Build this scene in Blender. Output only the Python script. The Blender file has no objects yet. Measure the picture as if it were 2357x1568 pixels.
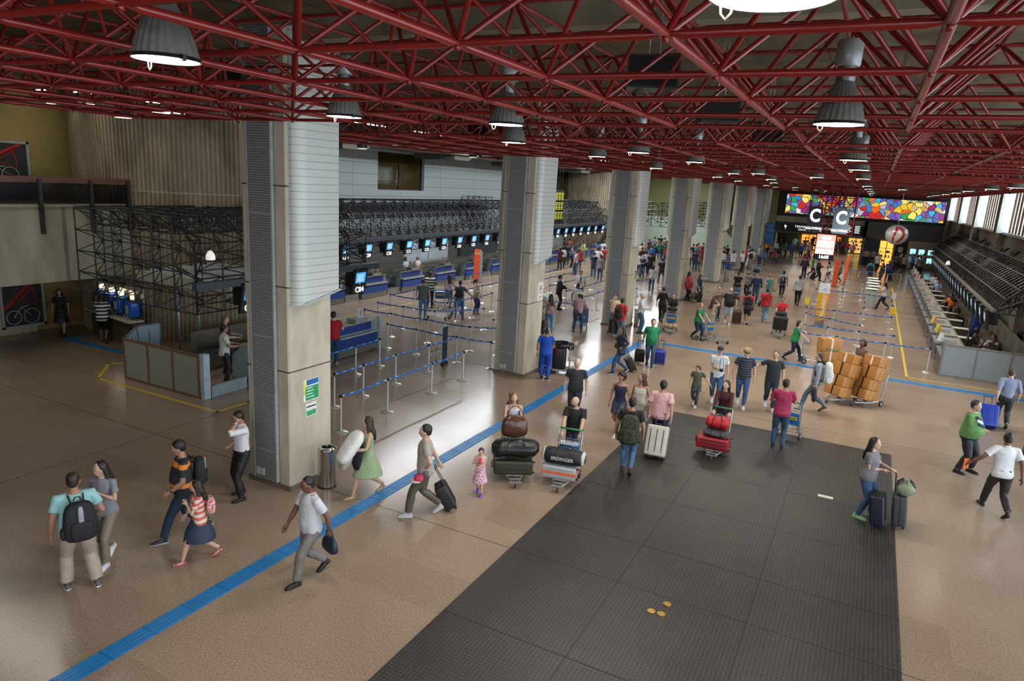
import bpy, bmesh, math, random
from mathutils import Vector, Matrix, noise
random.seed(7)
PI=math.pi
SC=bpy.context.scene
V=Vector
def lin(h):
    if isinstance(h,(tuple,list)): return tuple(h)[:3]
    h=h.lstrip('#'); c=[int(h[i:i+2],16)/255 for i in (0,2,4)]
    return tuple(((x+.055)/1.055)**2.4 if x>.04045 else x/12.92 for x in c)
MATS={}
class Later:
    # objects are linked in one go at the end, so that single meshes can be evaluated quickly on the way
    def __init__(s): s.objects=s; s.q=[]
    def link(s,o): s.q.append(o)
    def flush(s):
        for o in s.q: SC.collection.objects.link(o)
COL=Later()
def bake(o):
    SC.collection.objects.link(o); dg=bpy.context.evaluated_depsgraph_get()
    me=bpy.data.meshes.new_from_object(o.evaluated_get(dg)); bpy.data.objects.remove(o); return me
def nodes(m): return m.node_tree.nodes, m.node_tree.links
def mat(key,rough=.6,metal=0,var=.12,scale=8,bump=0,spec=.5,sheen=0,alpha=None,trans=0):
    """procedural material of one colour with soft noise variation"""
    k=(key,rough,metal,var,scale,bump,alpha,trans)
    if k in MATS: return MATS[k]
    c=lin(key)
    m=bpy.data.materials.new('surface'); m.use_nodes=True
    n,l=nodes(m); b=n['Principled BSDF']
    b.inputs['Roughness'].default_value=rough; b.inputs['Metallic'].default_value=metal
    b.inputs['Specular IOR Level'].default_value=spec
    if alpha is not None: b.inputs['Alpha'].default_value=alpha
    if trans: b.inputs['Transmission Weight'].default_value=trans
    t=n.new('ShaderNodeTexCoord'); nz=n.new('ShaderNodeTexNoise'); nz.inputs['Scale'].default_value=scale; nz.inputs['Detail'].default_value=3
    l.new(t.outputs['Object'],nz.inputs['Vector'])
    r=n.new('ShaderNodeValToRGB'); e=r.color_ramp.elements
    e[0].position=.3; e[1].position=.7
    e[0].color=(*[x*(1-var) for x in c],1); e[1].color=(*[min(1,x*(1+var)) for x in c],1)
    l.new(nz.outputs['Fac'],r.inputs['Fac']); l.new(r.outputs['Color'],b.inputs['Base Color'])
    if bump:
        bp=n.new('ShaderNodeBump'); bp.inputs['Strength'].default_value=bump; bp.inputs['Distance'].default_value=.02
        l.new(nz.outputs['Fac'],bp.inputs['Height']); l.new(bp.outputs['Normal'],b.inputs['Normal'])
    MATS[k]=m; return m
def glow(key,strength):
    k=('glow',key,strength)
    if k in MATS: return MATS[k]
    m=bpy.data.materials.new('lit_surface'); m.use_nodes=True
    n,l=nodes(m); b=n['Principled BSDF']; c=lin(key)
    b.inputs['Base Color'].default_value=(*c,1)
    b.inputs['Emission Color'].default_value=(*c,1); b.inputs['Emission Strength'].default_value=strength
    MATS[k]=m; return m
def stripes(a,b_,scale,duty=.5,axis=2,off=0.,rough=.8):
    k=('str',a,b_,scale,duty,axis,off)
    if k in MATS: return MATS[k]
    m=bpy.data.materials.new('striped_cloth'); m.use_nodes=True
    n,l=nodes(m); b=n['Principled BSDF']; b.inputs['Roughness'].default_value=rough
    t=n.new('ShaderNodeTexCoord'); s=n.new('ShaderNodeSeparateXYZ'); l.new(t.outputs['Object'],s.inputs[0])
    ad=n.new('ShaderNodeMath'); ad.operation='ADD'; ad.inputs[1].default_value=off; l.new(s.outputs[axis],ad.inputs[0])
    mu=n.new('ShaderNodeMath'); mu.operation='MULTIPLY'; mu.inputs[1].default_value=scale; l.new(ad.outputs[0],mu.inputs[0])
    fr=n.new('ShaderNodeMath'); fr.operation='FRACT'; l.new(mu.outputs[0],fr.inputs[0])
    lt=n.new('ShaderNodeMath'); lt.operation='LESS_THAN'; lt.inputs[1].default_value=duty; l.new(fr.outputs[0],lt.inputs[0])
    mx=n.new('ShaderNodeMix'); mx.data_type='RGBA'; l.new(lt.outputs[0],mx.inputs['Factor'])
    mx.inputs[6].default_value=(*lin(a),1); mx.inputs[7].default_value=(*lin(b_),1)
    l.new(mx.outputs[2],b.inputs['Base Color']); MATS[k]=m; return m
def blotch(cols,scale,rough=.8):
    """camouflage or flower print: noise split into flat patches"""
    k=('blo',tuple(cols),scale)
    if k in MATS: return MATS[k]
    m=bpy.data.materials.new('printed_cloth'); m.use_nodes=True
    n,l=nodes(m); b=n['Principled BSDF']; b.inputs['Roughness'].default_value=rough
    t=n.new('ShaderNodeTexCoord'); nz=n.new('ShaderNodeTexNoise'); nz.inputs['Scale'].default_value=scale
    l.new(t.outputs['Object'],nz.inputs['Vector'])
    r=n.new('ShaderNodeValToRGB'); r.color_ramp.interpolation='CONSTANT'; e=r.color_ramp.elements
    N=len(cols)
    e[0].position=0; e[0].color=(*lin(cols[0]),1)
    e[1].position=.38; e[1].color=(*lin(cols[1]),1)
    for i in range(2,N):
        q=e.new(.38+.24*(i-1)/(N-1)); q.color=(*lin(cols[i]),1)
    l.new(nz.outputs['Fac'],r.inputs['Fac']); l.new(r.outputs['Color'],b.inputs['Base Color'])
    MATS[k]=m; return m
def M_(x,**kw):
    """colour spec -> material"""
    if not isinstance(x,str): return x
    if x.startswith('str:'):
        p=x.split(':'); return stripes(p[1],p[2],float(p[3]),float(p[4]) if len(p)>4 else .5,int(p[5]) if len(p)>5 else 2,float(p[6]) if len(p)>6 else 0)
    if x.startswith('blo:'):
        p=x.split(':'); return blotch(p[2:],float(p[1]))
    return mat(x,**kw)

class MB:
    def __init__(s): s.v=[]; s.f=[]; s.mi=[]; s.cur=0
    def add(s,vs,fs,M=None):
        o=len(s.v)
        s.v+= [tuple(M@V(v)) for v in vs] if M is not None else [tuple(v) for v in vs]
        for f in fs: s.f.append(tuple(i+o for i in f)); s.mi.append(s.cur)
        return s
    def box(s,c,d,M=None,rz=0,taper=1):
        x,y,z=[k/2 for k in d]
        vs=[(-x,-y,-z),(x,-y,-z),(x,y,-z),(-x,y,-z),(-x*taper,-y*taper,z),(x*taper,-y*taper,z),(x*taper,y*taper,z),(-x*taper,y*taper,z)]
        R=Matrix.Translation(c)@Matrix.Rotation(rz,4,'Z')
        if M is not None: R=M@R
        return s.add(vs,[(3,2,1,0),(4,5,6,7),(0,1,5,4),(1,2,6,5),(2,3,7,6),(3,0,4,7)],R)
    def b6(s,x0,x1,y0,y1,z0,z1,M=None): return s.box(((x0+x1)/2,(y0+y1)/2,(z0+z1)/2),(x1-x0,y1-y0,z1-z0),M)
    def tube(s,p,q,r,n=8,r2=None,cap=True,M=None):
        return s.loft([(p,r,r),(q,r2 if r2 is not None else r,r2 if r2 is not None else r)],n,cap,M)
    def loft(s,secs,n=10,cap=True,M=None,up=None):
        """secs: (centre, ra, rb[, dir]) rings across the path; ra along the side axis, rb across it"""
        P=[V(q[0]) for q in secs]; o=len(s.v); K=len(P); prev=None
        for i,q in enumerate(secs):
            if len(q)>3: d=V(q[3])
            else:
                a=P[max(0,i-1)]; b=P[min(K-1,i+1)]; d=b-a
            if d.length<1e-9: d=V((0,0,1))
            d=d.normalized()
            u=V(up) if up is not None else V((0,0,1)) if abs(d.z)<.9 else V((0,1,0))
            a=d.cross(u)
            if a.length<1e-4: a=d.cross(V((1,0,0)))
            a.normalize()
            if prev is not None and up is None:
                q2=prev-d*prev.dot(d)
                if q2.length>1e-3: a=q2.normalized()
            prev=a; b=a.cross(d)
            for k in range(n):
                t=2*PI*k/n
                v=P[i]+a*q[1]*math.cos(t)+b*q[2]*math.sin(t)
                s.v.append(tuple(M@v) if M is not None else tuple(v))
        for i in range(K-1):
            for k in range(n):
                k2=(k+1)%n; s.f.append((o+i*n+k,o+i*n+k2,o+(i+1)*n+k2,o+(i+1)*n+k)); s.mi.append(s.cur)
        if cap:
            s.f.append(tuple(o+k for k in range(n))[::-1]); s.f.append(tuple(o+(K-1)*n+k for k in range(n))); s.mi+=[s.cur]*2
        return s
    def path(s,pts,r,n=6,M=None):
        return s.loft([(p,r,r) for p in pts],n,True,M)
    def rings(s,rs,n=20,M=None,cap=True):
        """horizontal elliptical rings (z, hw, hd, cx, cy)"""
        o=len(s.v)
        for r in rs:
            z,a,b=r[:3]; cx=r[3] if len(r)>3 else 0; cy=r[4] if len(r)>4 else 0
            for k in range(n):
                t=2*PI*k/n; v=V((cx+a*math.cos(t),cy+b*math.sin(t),z))
                s.v.append(tuple(M@v) if M is not None else tuple(v))
        for i in range(len(rs)-1):
            for k in range(n):
                k2=(k+1)%n; s.f.append((o+i*n+k,o+i*n+k2,o+(i+1)*n+k2,o+(i+1)*n+k)); s.mi.append(s.cur)
        if cap:
            s.f.append(tuple(o+k for k in range(n))[::-1]); s.f.append(tuple(o+(len(rs)-1)*n+k for k in range(n))); s.mi+=[s.cur]*2
        return s
    def sq(s,c,d,e=.35,n=12,M=None,R=None,fn=None):
        """superellipsoid: soft box to ball; d = half sizes"""
        def p(x): return math.copysign(abs(x)**e,x)
        o=len(s.v); m=n//2+1
        T=Matrix.Translation(c)
        if R is not None: T=T@R
        if M is not None: T=M@T
        for i in range(m):
            a=-PI/2+PI*i/(m-1)
            for k in range(n):
                t=2*PI*k/n+PI/n
                v=V((d[0]*p(math.cos(a))*p(math.cos(t)),d[1]*p(math.cos(a))*p(math.sin(t)),d[2]*p(math.sin(a))))
                if fn: v=fn(v)
                s.v.append(tuple(T@v))
        for i in range(m-1):
            for k in range(n):
                k2=(k+1)%n; s.f.append((o+i*n+k,o+i*n+k2,o+(i+1)*n+k2,o+(i+1)*n+k)); s.mi.append(s.cur)
        return s
    def prism(s,poly,d0,d1,axis=0,M=None):
        """extrude a 2-D outline along an axis (0: outline is y,z; 1: x,z; 2: x,y)"""
        def mk(p,d): return (d,p[0],p[1]) if axis==0 else (p[0],d,p[1]) if axis==1 else (p[0],p[1],d)
        n=len(poly); vs=[mk(p,d0) for p in poly]+[mk(p,d1) for p in poly]
        fs=[tuple(range(n))[::-1],tuple(range(n,2*n))]+[(i,(i+1)%n,(i+1)%n+n,i+n) for i in range(n)]
        return s.add(vs,fs,M)
    def disc(s,c,r,h,n=20,M=None): return s.tube((c[0],c[1],c[2]),(c[0],c[1],c[2]+h),r,n,None,True,M)
    def mesh(s,name,mats,smooth=None):
        me=bpy.data.meshes.new(name); me.from_pydata(s.v,[],s.f)
        for m in (mats if isinstance(mats,(list,tuple)) else [mats]): me.materials.append(M_(m) if isinstance(m,str) else m)
        if any(s.mi): me.polygons.foreach_set('material_index',s.mi)
        bm=bmesh.new(); bm.from_mesh(me); bmesh.ops.recalc_face_normals(bm,faces=bm.faces); bm.to_mesh(me); bm.free()
        if smooth: me.polygons.foreach_set('use_smooth',[True]*len(me.polygons)); 
        if smooth=='auto': me.set_sharp_from_angle(angle=math.radians(40))
        me.update(); return me
    def build(s,name,mats,parent=None,smooth='auto',loc=None,**kw):
        o=bpy.data.objects.new(name,s.mesh(name,mats,smooth)); COL.objects.link(o)
        if parent is not None: o.parent=parent
        if loc is not None: o.location=loc
        tag(o,**kw); return o
def tag(o,label=None,cat=None,group=None,kind=None):
    if label: o['label']=label
    if cat: o['category']=cat
    if group: o['group']=group
    if kind: o['kind']=kind
    return o
def thing(name,label,cat,loc=(0,0,0),rz=0,group=None,scale=1):
    o=bpy.data.objects.new(name,None); COL.objects.link(o); o.location=loc; o.rotation_euler=(0,0,rz)
    o.empty_display_size=.2
    if scale!=1: o.scale=(scale,)*3
    return tag(o,label,cat,group)
def copytree(o,parent=None,loc=None,rz=None,label=None,group=None):
    c=o.copy(); COL.objects.link(c)
    if parent is not None: c.parent=parent
    if loc is not None: c.location=loc
    if rz is not None: c.rotation_euler=(0,0,rz)
    if label: c['label']=label
    if group: c['group']=group
    for ch in KIDS(o): copytree(ch,c)
    return c
def KIDS(o): return [x for x in o.children]
def setmat(o,m,slot=0):
    o.material_slots[slot].link='OBJECT'; o.material_slots[slot].material=M_(m) if isinstance(m,str) else m
def text(s,size,mats,name,parent,loc,rot=(0,0,0),ext=.004,align='CENTER',bold=0,sx=1,**kw):
    cu=bpy.data.curves.new(name,'FONT'); cu.body=s; cu.size=size; cu.extrude=ext; cu.align_x=align; cu.align_y='CENTER'; cu.offset=bold; cu.resolution_u=3
    t=bpy.data.objects.new(name,cu); me=bake(t); me.materials.clear(); me.materials.append(M_(mats) if isinstance(mats,str) else mats)
    o=bpy.data.objects.new(name,me); COL.objects.link(o); o.parent=parent; o.location=loc; o.rotation_euler=rot; o.scale=(sx,1,1)
    tag(o,**kw); return o
FX=(PI/2,0,0)          # text that faces -Y
FXX=(PI/2,0,PI/2)      # text that faces +X
def struct(mb,name,mats,smooth=None,**kw):
    return mb.build(name,mats,None,smooth,kind='structure',**kw)
ORD=['first','second','third','fourth','fifth','sixth','seventh','eighth','ninth','tenth','eleventh','twelfth','thirteenth','fourteenth','fifteenth','sixteenth','seventeenth','eighteenth','nineteenth','twentieth']
STEEL=lambda r=.25:mat('b9bdc0',rough=r,metal=1,var=.05,scale=20)
BLACK='14161a'

# ---------- settings and repeated positions ----------
EXPO=0.9; LAMP=5; WORLD=2.4; SPOT=190; VOX=(.013,.019,.030)
DISCS=[(-2.1,9.34),(-1.94,9.65),(-1.95,9.35)]
LAMPS=[]
for i,(x,y,z) in enumerate([(-4.43,3.33,6.87),(-6.07,7.02,6.87),(-4.14,7.72,6.87),(-5.81,11.13,6.87),(-4.14,13.01,6.87),(-5.80,15.25,6.87),(-3.82,16.25,6.87),(-6.31,21.79,6.87),(-4.27,23.64,6.87),(-5.95,29.42,6.87),(-6.15,35.43,6.87),(-4.51,35.43,6.87),(-4.70,47.21,6.87),(-6.08,44.67,6.87),(-3.85,29.26,6.87)]): LAMPS.append((x,y,z,f'large ribbed bell lamp, {ORD[i]} nearest of those on the left half of the ceiling'))
for i,(x,y,z) in enumerate([(-0.43,2.70,6.87),(-0.43,7.14,6.87),(-0.48,13.15,6.87),(-0.48,16.94,6.87),(-1.81,23.80,6.87),(-3.39,22.64,6.87),(-0.50,23.10,6.87),(-0.54,33.11,6.87),(-0.54,40.05,6.87),(-0.52,47.44,6.87),(-0.46,54.68,6.87),(-3.39,55.45,6.87)]): LAMPS.append((x,y,z,f'large ribbed bell lamp, {ORD[i]} nearest of the middle line of the ceiling'))
for i,(x,y,z) in enumerate([(3.50,25.26,6.87),(3.26,28.19,6.87),(3.11,33.58,6.87),(0.88,36.81,6.87),(3.12,38.51,6.87),(3.13,44.28,6.87),(3.08,50.06,6.87),(3.08,56.22,6.87)]): LAMPS.append((x,y,z,f'large ribbed bell lamp, {ORD[i]} nearest of the line beside the right windows'))
for x,y in((-.55,57),(-.6,65),(-.6,73),(-4.2,56),(-4.3,66),(-6,60),(-6.2,50)): LAMPS.append((x,y,6.87,f'small added far bell lamp about {round(y)} metres off, '+('middle line' if x>-2 else 'left of the middle')))  # far lamps added so the lamp light reaches down the hall
CANS=[(-13.7,9.25,7.02,'black cylinder downlight above the left lobby'),(-15.3,18.6,7.0,'black cylinder downlight just right of the first column'),(-14.95,25.1,7.1,'black cylinder downlight left of the second column')]
SPEAK=[(-2.36,7.65,7.25,'black ceiling loudspeaker nearest the viewer'),(-2.33,11.1,7.25,'black ceiling loudspeaker second in line from the viewer'),(-2.30,15.9,7.25,'black ceiling loudspeaker third in line from the viewer'),(-8.96,15.4,7.25,'black ceiling loudspeaker left of the bell lamps'),(-9.0,8.0,7.3,'black ceiling loudspeaker in front of the first column'),(-2.2,22.5,7.25,'black ceiling loudspeaker farthest along the middle line')]
AREAS=[('daylight_facade_right',(8.9,9,5.2),(0,-1.25,0),6.8,32,6600,(.95,.97,1)),
 ('daylight_right_windows',(7.3,53,6.9),(0,-1.3,0),3.0,54,12000,(.93,.97,1)),
 ('back_fill_light',(0,-8.8,5),(1.2,0,0),16,6,800,(.98,.98,1)),  # added fill from behind the viewer; the back wall has no glazing
 ('left_aisle_strip_light',(-19.5,50,8.2),(0,0,0),.5,50,2600,(.90,.96,1)),
 ('passage_fill_light',(-5.2,86,2.7),(0,0,0),6,8,160,(1,.9,.75)),  # added fill to make the passage walkers visible, no fitting built
 ('left_lobby_strip_light',(-20.5,9.5,8.1),(0,0,0),8,.5,110,(1,.95,.8))]

# ---------- people ----------
def ik(a,b,l1,l2,pole):
    a=V(a); b=V(b); d=b-a; L=min(d.length,(l1+l2)*.998); 
    if L<1e-5: L=1e-5
    d.normalize(); b=a+d*L
    x=(l1*l1-l2*l2+L*L)/(2*L); h=math.sqrt(max(0,l1*l1-x*x))
    p=V(pole); p=p-d*p.dot(d)
    if p.length<1e-5: p=V((0,1,0))-d*d.y
    p.normalize(); return a+d*x+p*h,b
def remesh(mb,vox,smooth=2,wr=0,seed=0.):
    me=bpy.data.meshes.new('tmp'); me.from_pydata(mb.v,[],mb.f)
    bm=bmesh.new(); bm.from_mesh(me); bmesh.ops.recalc_face_normals(bm,faces=bm.faces); bm.to_mesh(me); bm.free()
    o=bpy.data.objects.new('tmp',me)
    m=o.modifiers.new('r','REMESH'); m.mode='VOXEL'; m.voxel_size=vox; m.use_smooth_shade=True
    if smooth:
        q=o.modifiers.new('s','SMOOTH'); q.factor=.5; q.iterations=smooth
    r=bake(o); bpy.data.meshes.remove(me)
    if wr:
        n=len(r.vertices); co=[0.]*(3*n); no=[0.]*(3*n); r.vertices.foreach_get('co',co); r.vertices.foreach_get('normal',no)
        for i in range(0,3*n,3):
            x,y,z=co[i:i+3]; k=(noise.noise(V((x*9+seed,y*9,z*5)))+.5*noise.noise(V((x*20,y*20+seed,z*14))))*wr
            co[i]+=no[i]*k; co[i+1]+=no[i+1]*k; co[i+2]+=no[i+2]*k
        r.vertices.foreach_set('co',co); r.update()
    r.polygons.foreach_set('use_smooth',[True]*len(r.polygons))
    return r
SKIN={'l':'c09b85','m':'a07761','d':'6a4738','k':'41291f','p':'d0ab96'}
class Fig: pass
def skeleton(sp):
    f=Fig(); p=sp['pose']; fem=sp['sex']=='f'; k=sp.get('fat',0); f.fem=fem; f.k=k
    legs=p.get('legs','stand'); a=p.get('a',.28)
    f.lean=p.get('lean',0); drop=0
    if legs=='walk':
        s=p.get('side',1); fl=[(-.08,a*.95*s,0),(.08,-a*s,0)]; drop=.02+a*a*.25
        fl=[V(q) for q in fl]
        heel=[0 if q.y>0 else .10 for q in fl]
    elif legs=='sit':
        fl=[V((-.10,.42,0)),V((.10,.42,0))]; heel=[0,0]; drop=.93-.52
    elif legs=='wide': fl=[V((-.17,.10,0)),V((.17,-.04,0))]; heel=[0,0]; drop=.02
    else:
        fl=[V((-.10,.05,0)),V((.11,-.02,0))]; heel=[0,0]; drop=.005
    f.pel=V((0,0,.93-drop)); f.drop=drop; f.legs=[]
    for i,s in enumerate((-1,1)):
        hip=f.pel+V((s*.095,0,-.03)); an=fl[i]+V((0,0,.085+heel[i]))
        kn,an=ik(hip,an,.425,.415,(s*.06,1,0.15))
        f.legs.append((hip,kn,an,heel[i]))
    L=Matrix.Translation(f.pel)@Matrix.Rotation(-f.lean,4,'X')@Matrix.Rotation(p.get('twist',0),4,'Z')@Matrix.Translation(-V((0,0,.93)))
    f.U=L      # upper body matrix (from rest coordinates)
    sw=.19 if not fem else .168
    sw*=1+.16*k
    f.arms=[]
    T={'down':(.27,.04,.90),'push':(.2,.44,1.06),'phone':(.10,.11,1.58),'belly':(-.02,.22,1.13),'hold':(.2,.34,1.14),'hip':(.19,-.02,1.02),'pull':(.27,-.30,.86),
       'chest':(.05,.2,1.3),'head':(.07,.13,1.66),'reach':(.2,.5,1.25),'back':(.07,-.17,1.0),'fwd':(.26,.24,.93),'bk':(.27,-.17,.92),'bag':(.3,.06,1.06),'strap':(.14,.14,1.34),'carry':(.28,.02,.86),'out':(.55,.12,1.05)}
    for i,s in enumerate((-1,1)):
        t=p.get('L' if s<0 else 'R','down')
        pole=(s*.5,-.6,-.5)
        if t=='hip': pole=(s*1,-.35,0)
        if t in('phone','head','chest','strap'): pole=(s*.5,.3,-1)
        q=T[t] if isinstance(t,str) else t
        sh=V((s*sw,0,1.415)); w=V((s*q[0],q[1],q[2]))
        if isinstance(t,str) and t in('down','fwd','bk','pull','carry') and k: w.x+=s*k*.1
        el,w=ik(sh,w,.285,.255,pole)
        f.arms.append((sh,el,w,t,s))
    return f
def torso_rings(f,off=0,z0=.83,z1=1.5,boost=0):
    fem,k=f.fem,f.k
    base=[(.80,.10,.085,0),(.86,.150,.112,-.012),(.92,.172 if fem else .160,.122,-.015),(1.0,.160 if fem else .152,.110,-.005),(1.10,.128 if fem else .148,.098,.002),(1.2,.137 if fem else .158,.108,.006),
          (1.28,.152 if fem else .172,.122 if fem else .116,.014 if fem else .006),(1.36,.160 if fem else .182,.112,.006),(1.42,.150 if fem else .172,.092,-.002),(1.455,.108,.074,-.006),(1.485,.062,.060,-.004),(1.53,.054,.056,.002)]
    out=[]
    def at(z):
        for a,b in zip(base,base[1:]):
            if a[0]<=z<=b[0]:
                t=(z-a[0])/(b[0]-a[0]); return [a[i]+(b[i]-a[i])*t for i in (1,2,3)]
        return list((base[0] if z<base[0][0] else base[-1])[1:])
    zs=[z0]+[b[0] for b in base if z0+.01<b[0]<z1-.005]+[z1]
    for z in zs:
        a,b,c=at(z); w=math.exp(-((z-1.08)/.17)**2)
        a+=off+k*.13*w+k*.03; b+=off+k*.19*w+k*.03; c+=k*.09*w
        if boost and z<1.2: a+=boost*(1.2-z)/.3; b+=boost*.6*(1.2-z)/.3
        out.append((z,a,b,0,c))
    return out
def limbs(mb,f,off,sleeve=1.0,legs=None,arms=True,n=12,hem=0,w=1):
    k=1+.22*f.k
    if arms:
        for sh,el,wr,t,s in f.arms:
            up=f.U; ra=(.052 if not f.fem else .043)*k
            if sleeve<=0: continue
            L1=min(1,sleeve/.5); e=sh.lerp(el,L1)
            secs=[(V((sh.x*.55,sh.y,sh.z+.005)),ra+off*.8,ra+off*.8),(sh,ra*1.06+off,ra*1.06+off),(sh.lerp(e,.5),ra*.95+off,ra*.95+off),(e,ra*(.8 if L1>=1 else .92)+off+hem*(L1<1),ra*(.8 if L1>=1 else .92)+off+hem*(L1<1))]
            if sleeve>.5:
                L2=(sleeve-.5)/.5; h=el.lerp(wr,L2)
                secs+=[(el.lerp(h,.35),ra*.86+off,ra*.8+off),(el.lerp(h,.7),ra*.66+off,ra*.62+off),(h,ra*(.52 if L2>=1 else .66)+off+hem*.5,ra*(.48 if L2>=1 else .62)+off+hem*.5)]
            mb.loft(secs,n,True,up)
    if legs:
        for hip,kn,an,heel in f.legs:
            g=k*w; L1=min(1,legs/.5); e=hip.lerp(kn,L1)
            secs=[(hip+V((0,0,.07)),.082*g+off,.088*g+off),(hip+V((0,0,-.02)),.088*g+off,.092*g+off),(hip.lerp(e,.5),.078*g+off+hem*.3*(L1<1),.080*g+off+hem*.3*(L1<1)),(e,(.056 if L1>=1 else .066)*g+off+hem*(L1<1),(.056 if L1>=1 else .068)*g+off+hem*(L1<1))]
            if legs>.5:
                L2=(legs-.5)/.5; h=kn.lerp(an,L2)
                secs+=[(kn.lerp(h,.3),.054*g+off+hem*.3,.056*g+off+hem*.3),(kn.lerp(h,.7),.044*g+off+hem*.7,.045*g+off+hem*.7),(h,.035*g+off+hem,.036*g+off+hem)]
            mb.loft(secs,n,True)
def head_mat(f,p):
    # neck top in rest space, then turned with yaw / tilt
    return f.U@Matrix.Translation((0,.004,1.53))@Matrix.Rotation(p.get('yaw',0),4,'Z')@Matrix.Rotation(-p.get('nod',.1)+f.lean*.8*1,4,'X')@Matrix.Translation((0,0,-1.53))
def headshape(v):
    # v on unit-ish ellipsoid about the head centre; jaw narrower, back of skull deeper
    z=v.z/.118
    if z<0: 
        v.x*=1-.30*z*z; 
        if v.y<0: v.y*=1+.25*z
        else: v.y*=1-.04*z*z
    if v.y>0: v.y*=.93
    return v
def hand(mb,f,el,wr,t,s,n=5,held=False):
    U=f.U; d=(wr-el).normalized()
    side=V((s,0,0)); nrm=d.cross(V((0,1,0)) if abs(d.y)<.8 else V((0,0,1)))
    if nrm.length<1e-3: nrm=V((1,0,0))
    nrm.normalize()
    # palm faces the body (arms down) or down (arms forward)
    want=V((-s,0,0)) if abs(d.z)>.6 else V((0,0,-1))
    pn=want-d*want.dot(d); pn.normalize(); ax=d.cross(pn)      # ax: across the palm
    if t in('push','pull','hold','carry','bag'): cu=1.0
    else: cu=.35
    if held: cu=1.0
    mb.loft([(wr-d*.015,.027,.021),(wr+d*.025,.036,.018),(wr+d*.07,.041,.016),(wr+d*.095,.039,.013)],8,True,U,up=pn)
    fw=V((0,1,0)); th=1 if ax.dot(fw)>=0 else -1
    for j in range(4):
        o=(j-1.5)*.0205; L=(.066,.075,.071,.056)[j] if th<0 else (.056,.071,.075,.066)[j]
        b=wr+d*.09+ax*o; p=[b]; dd=d.copy(); ang=0
        for q in range(3):
            ang+=cu*.75*(1 if q else .5); dd=(d*math.cos(ang)+pn*math.sin(ang)); p.append(p[-1]+dd*L/3*(1.15-.15*q))
        mb.loft([(p[0],.0095,.0095),(p[1],.0092,.0092),(p[2],.0084,.0084),(p[3],.0066,.0066)],n,True,U)
    b=wr+d*.025+ax*th*.030; dd=(d*.75+ax*th*.62+pn*.3).normalized(); e=b+dd*.04; d2=(d*.9+ax*th*.15+pn*.45).normalized()
    mb.loft([(b,.013,.012),(e,.0115,.011),(e+d2*.03,.0085,.0085)],n,True,U)
def shoe(mb,an,heel,yaw,kind):
    R=Matrix.Translation((an.x,an.y,an.z-.085))@Matrix.Rotation(yaw,4,'Z')
    if heel: R=R@Matrix.Rotation(-.55,4,'X')@Matrix.Translation((0,0,-.03))
    def sl(y,w,h,z): return ((0,y,z),w,h,(0,1,0))
    mb.loft([sl(-.075,.022,.026,.034),sl(-.06,.036,.038,.042),sl(-.01,.040,.045,.05),sl(.05,.042,.036,.042),sl(.11,.046,.028,.033),sl(.155,.042,.022,.027),sl(.185,.024,.014,.022)],10,True,R)
    mb.cur=1
    mb.loft([sl(-.082,.024,.010,.011),sl(-.05,.040,.011,.011),sl(.03,.041,.011,.011),sl(.11,.050,.011,.011),sl(.17,.042,.010,.011),sl(.195,.020,.008,.012)],8,True,R)
    mb.cur=0
    if kind!='flat': mb.loft([((0,-.02,.06),.040,.046),((0,-.018,.095),.036,.040),((0,-.016,.105),.034,.037)],10,True,R)
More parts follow.
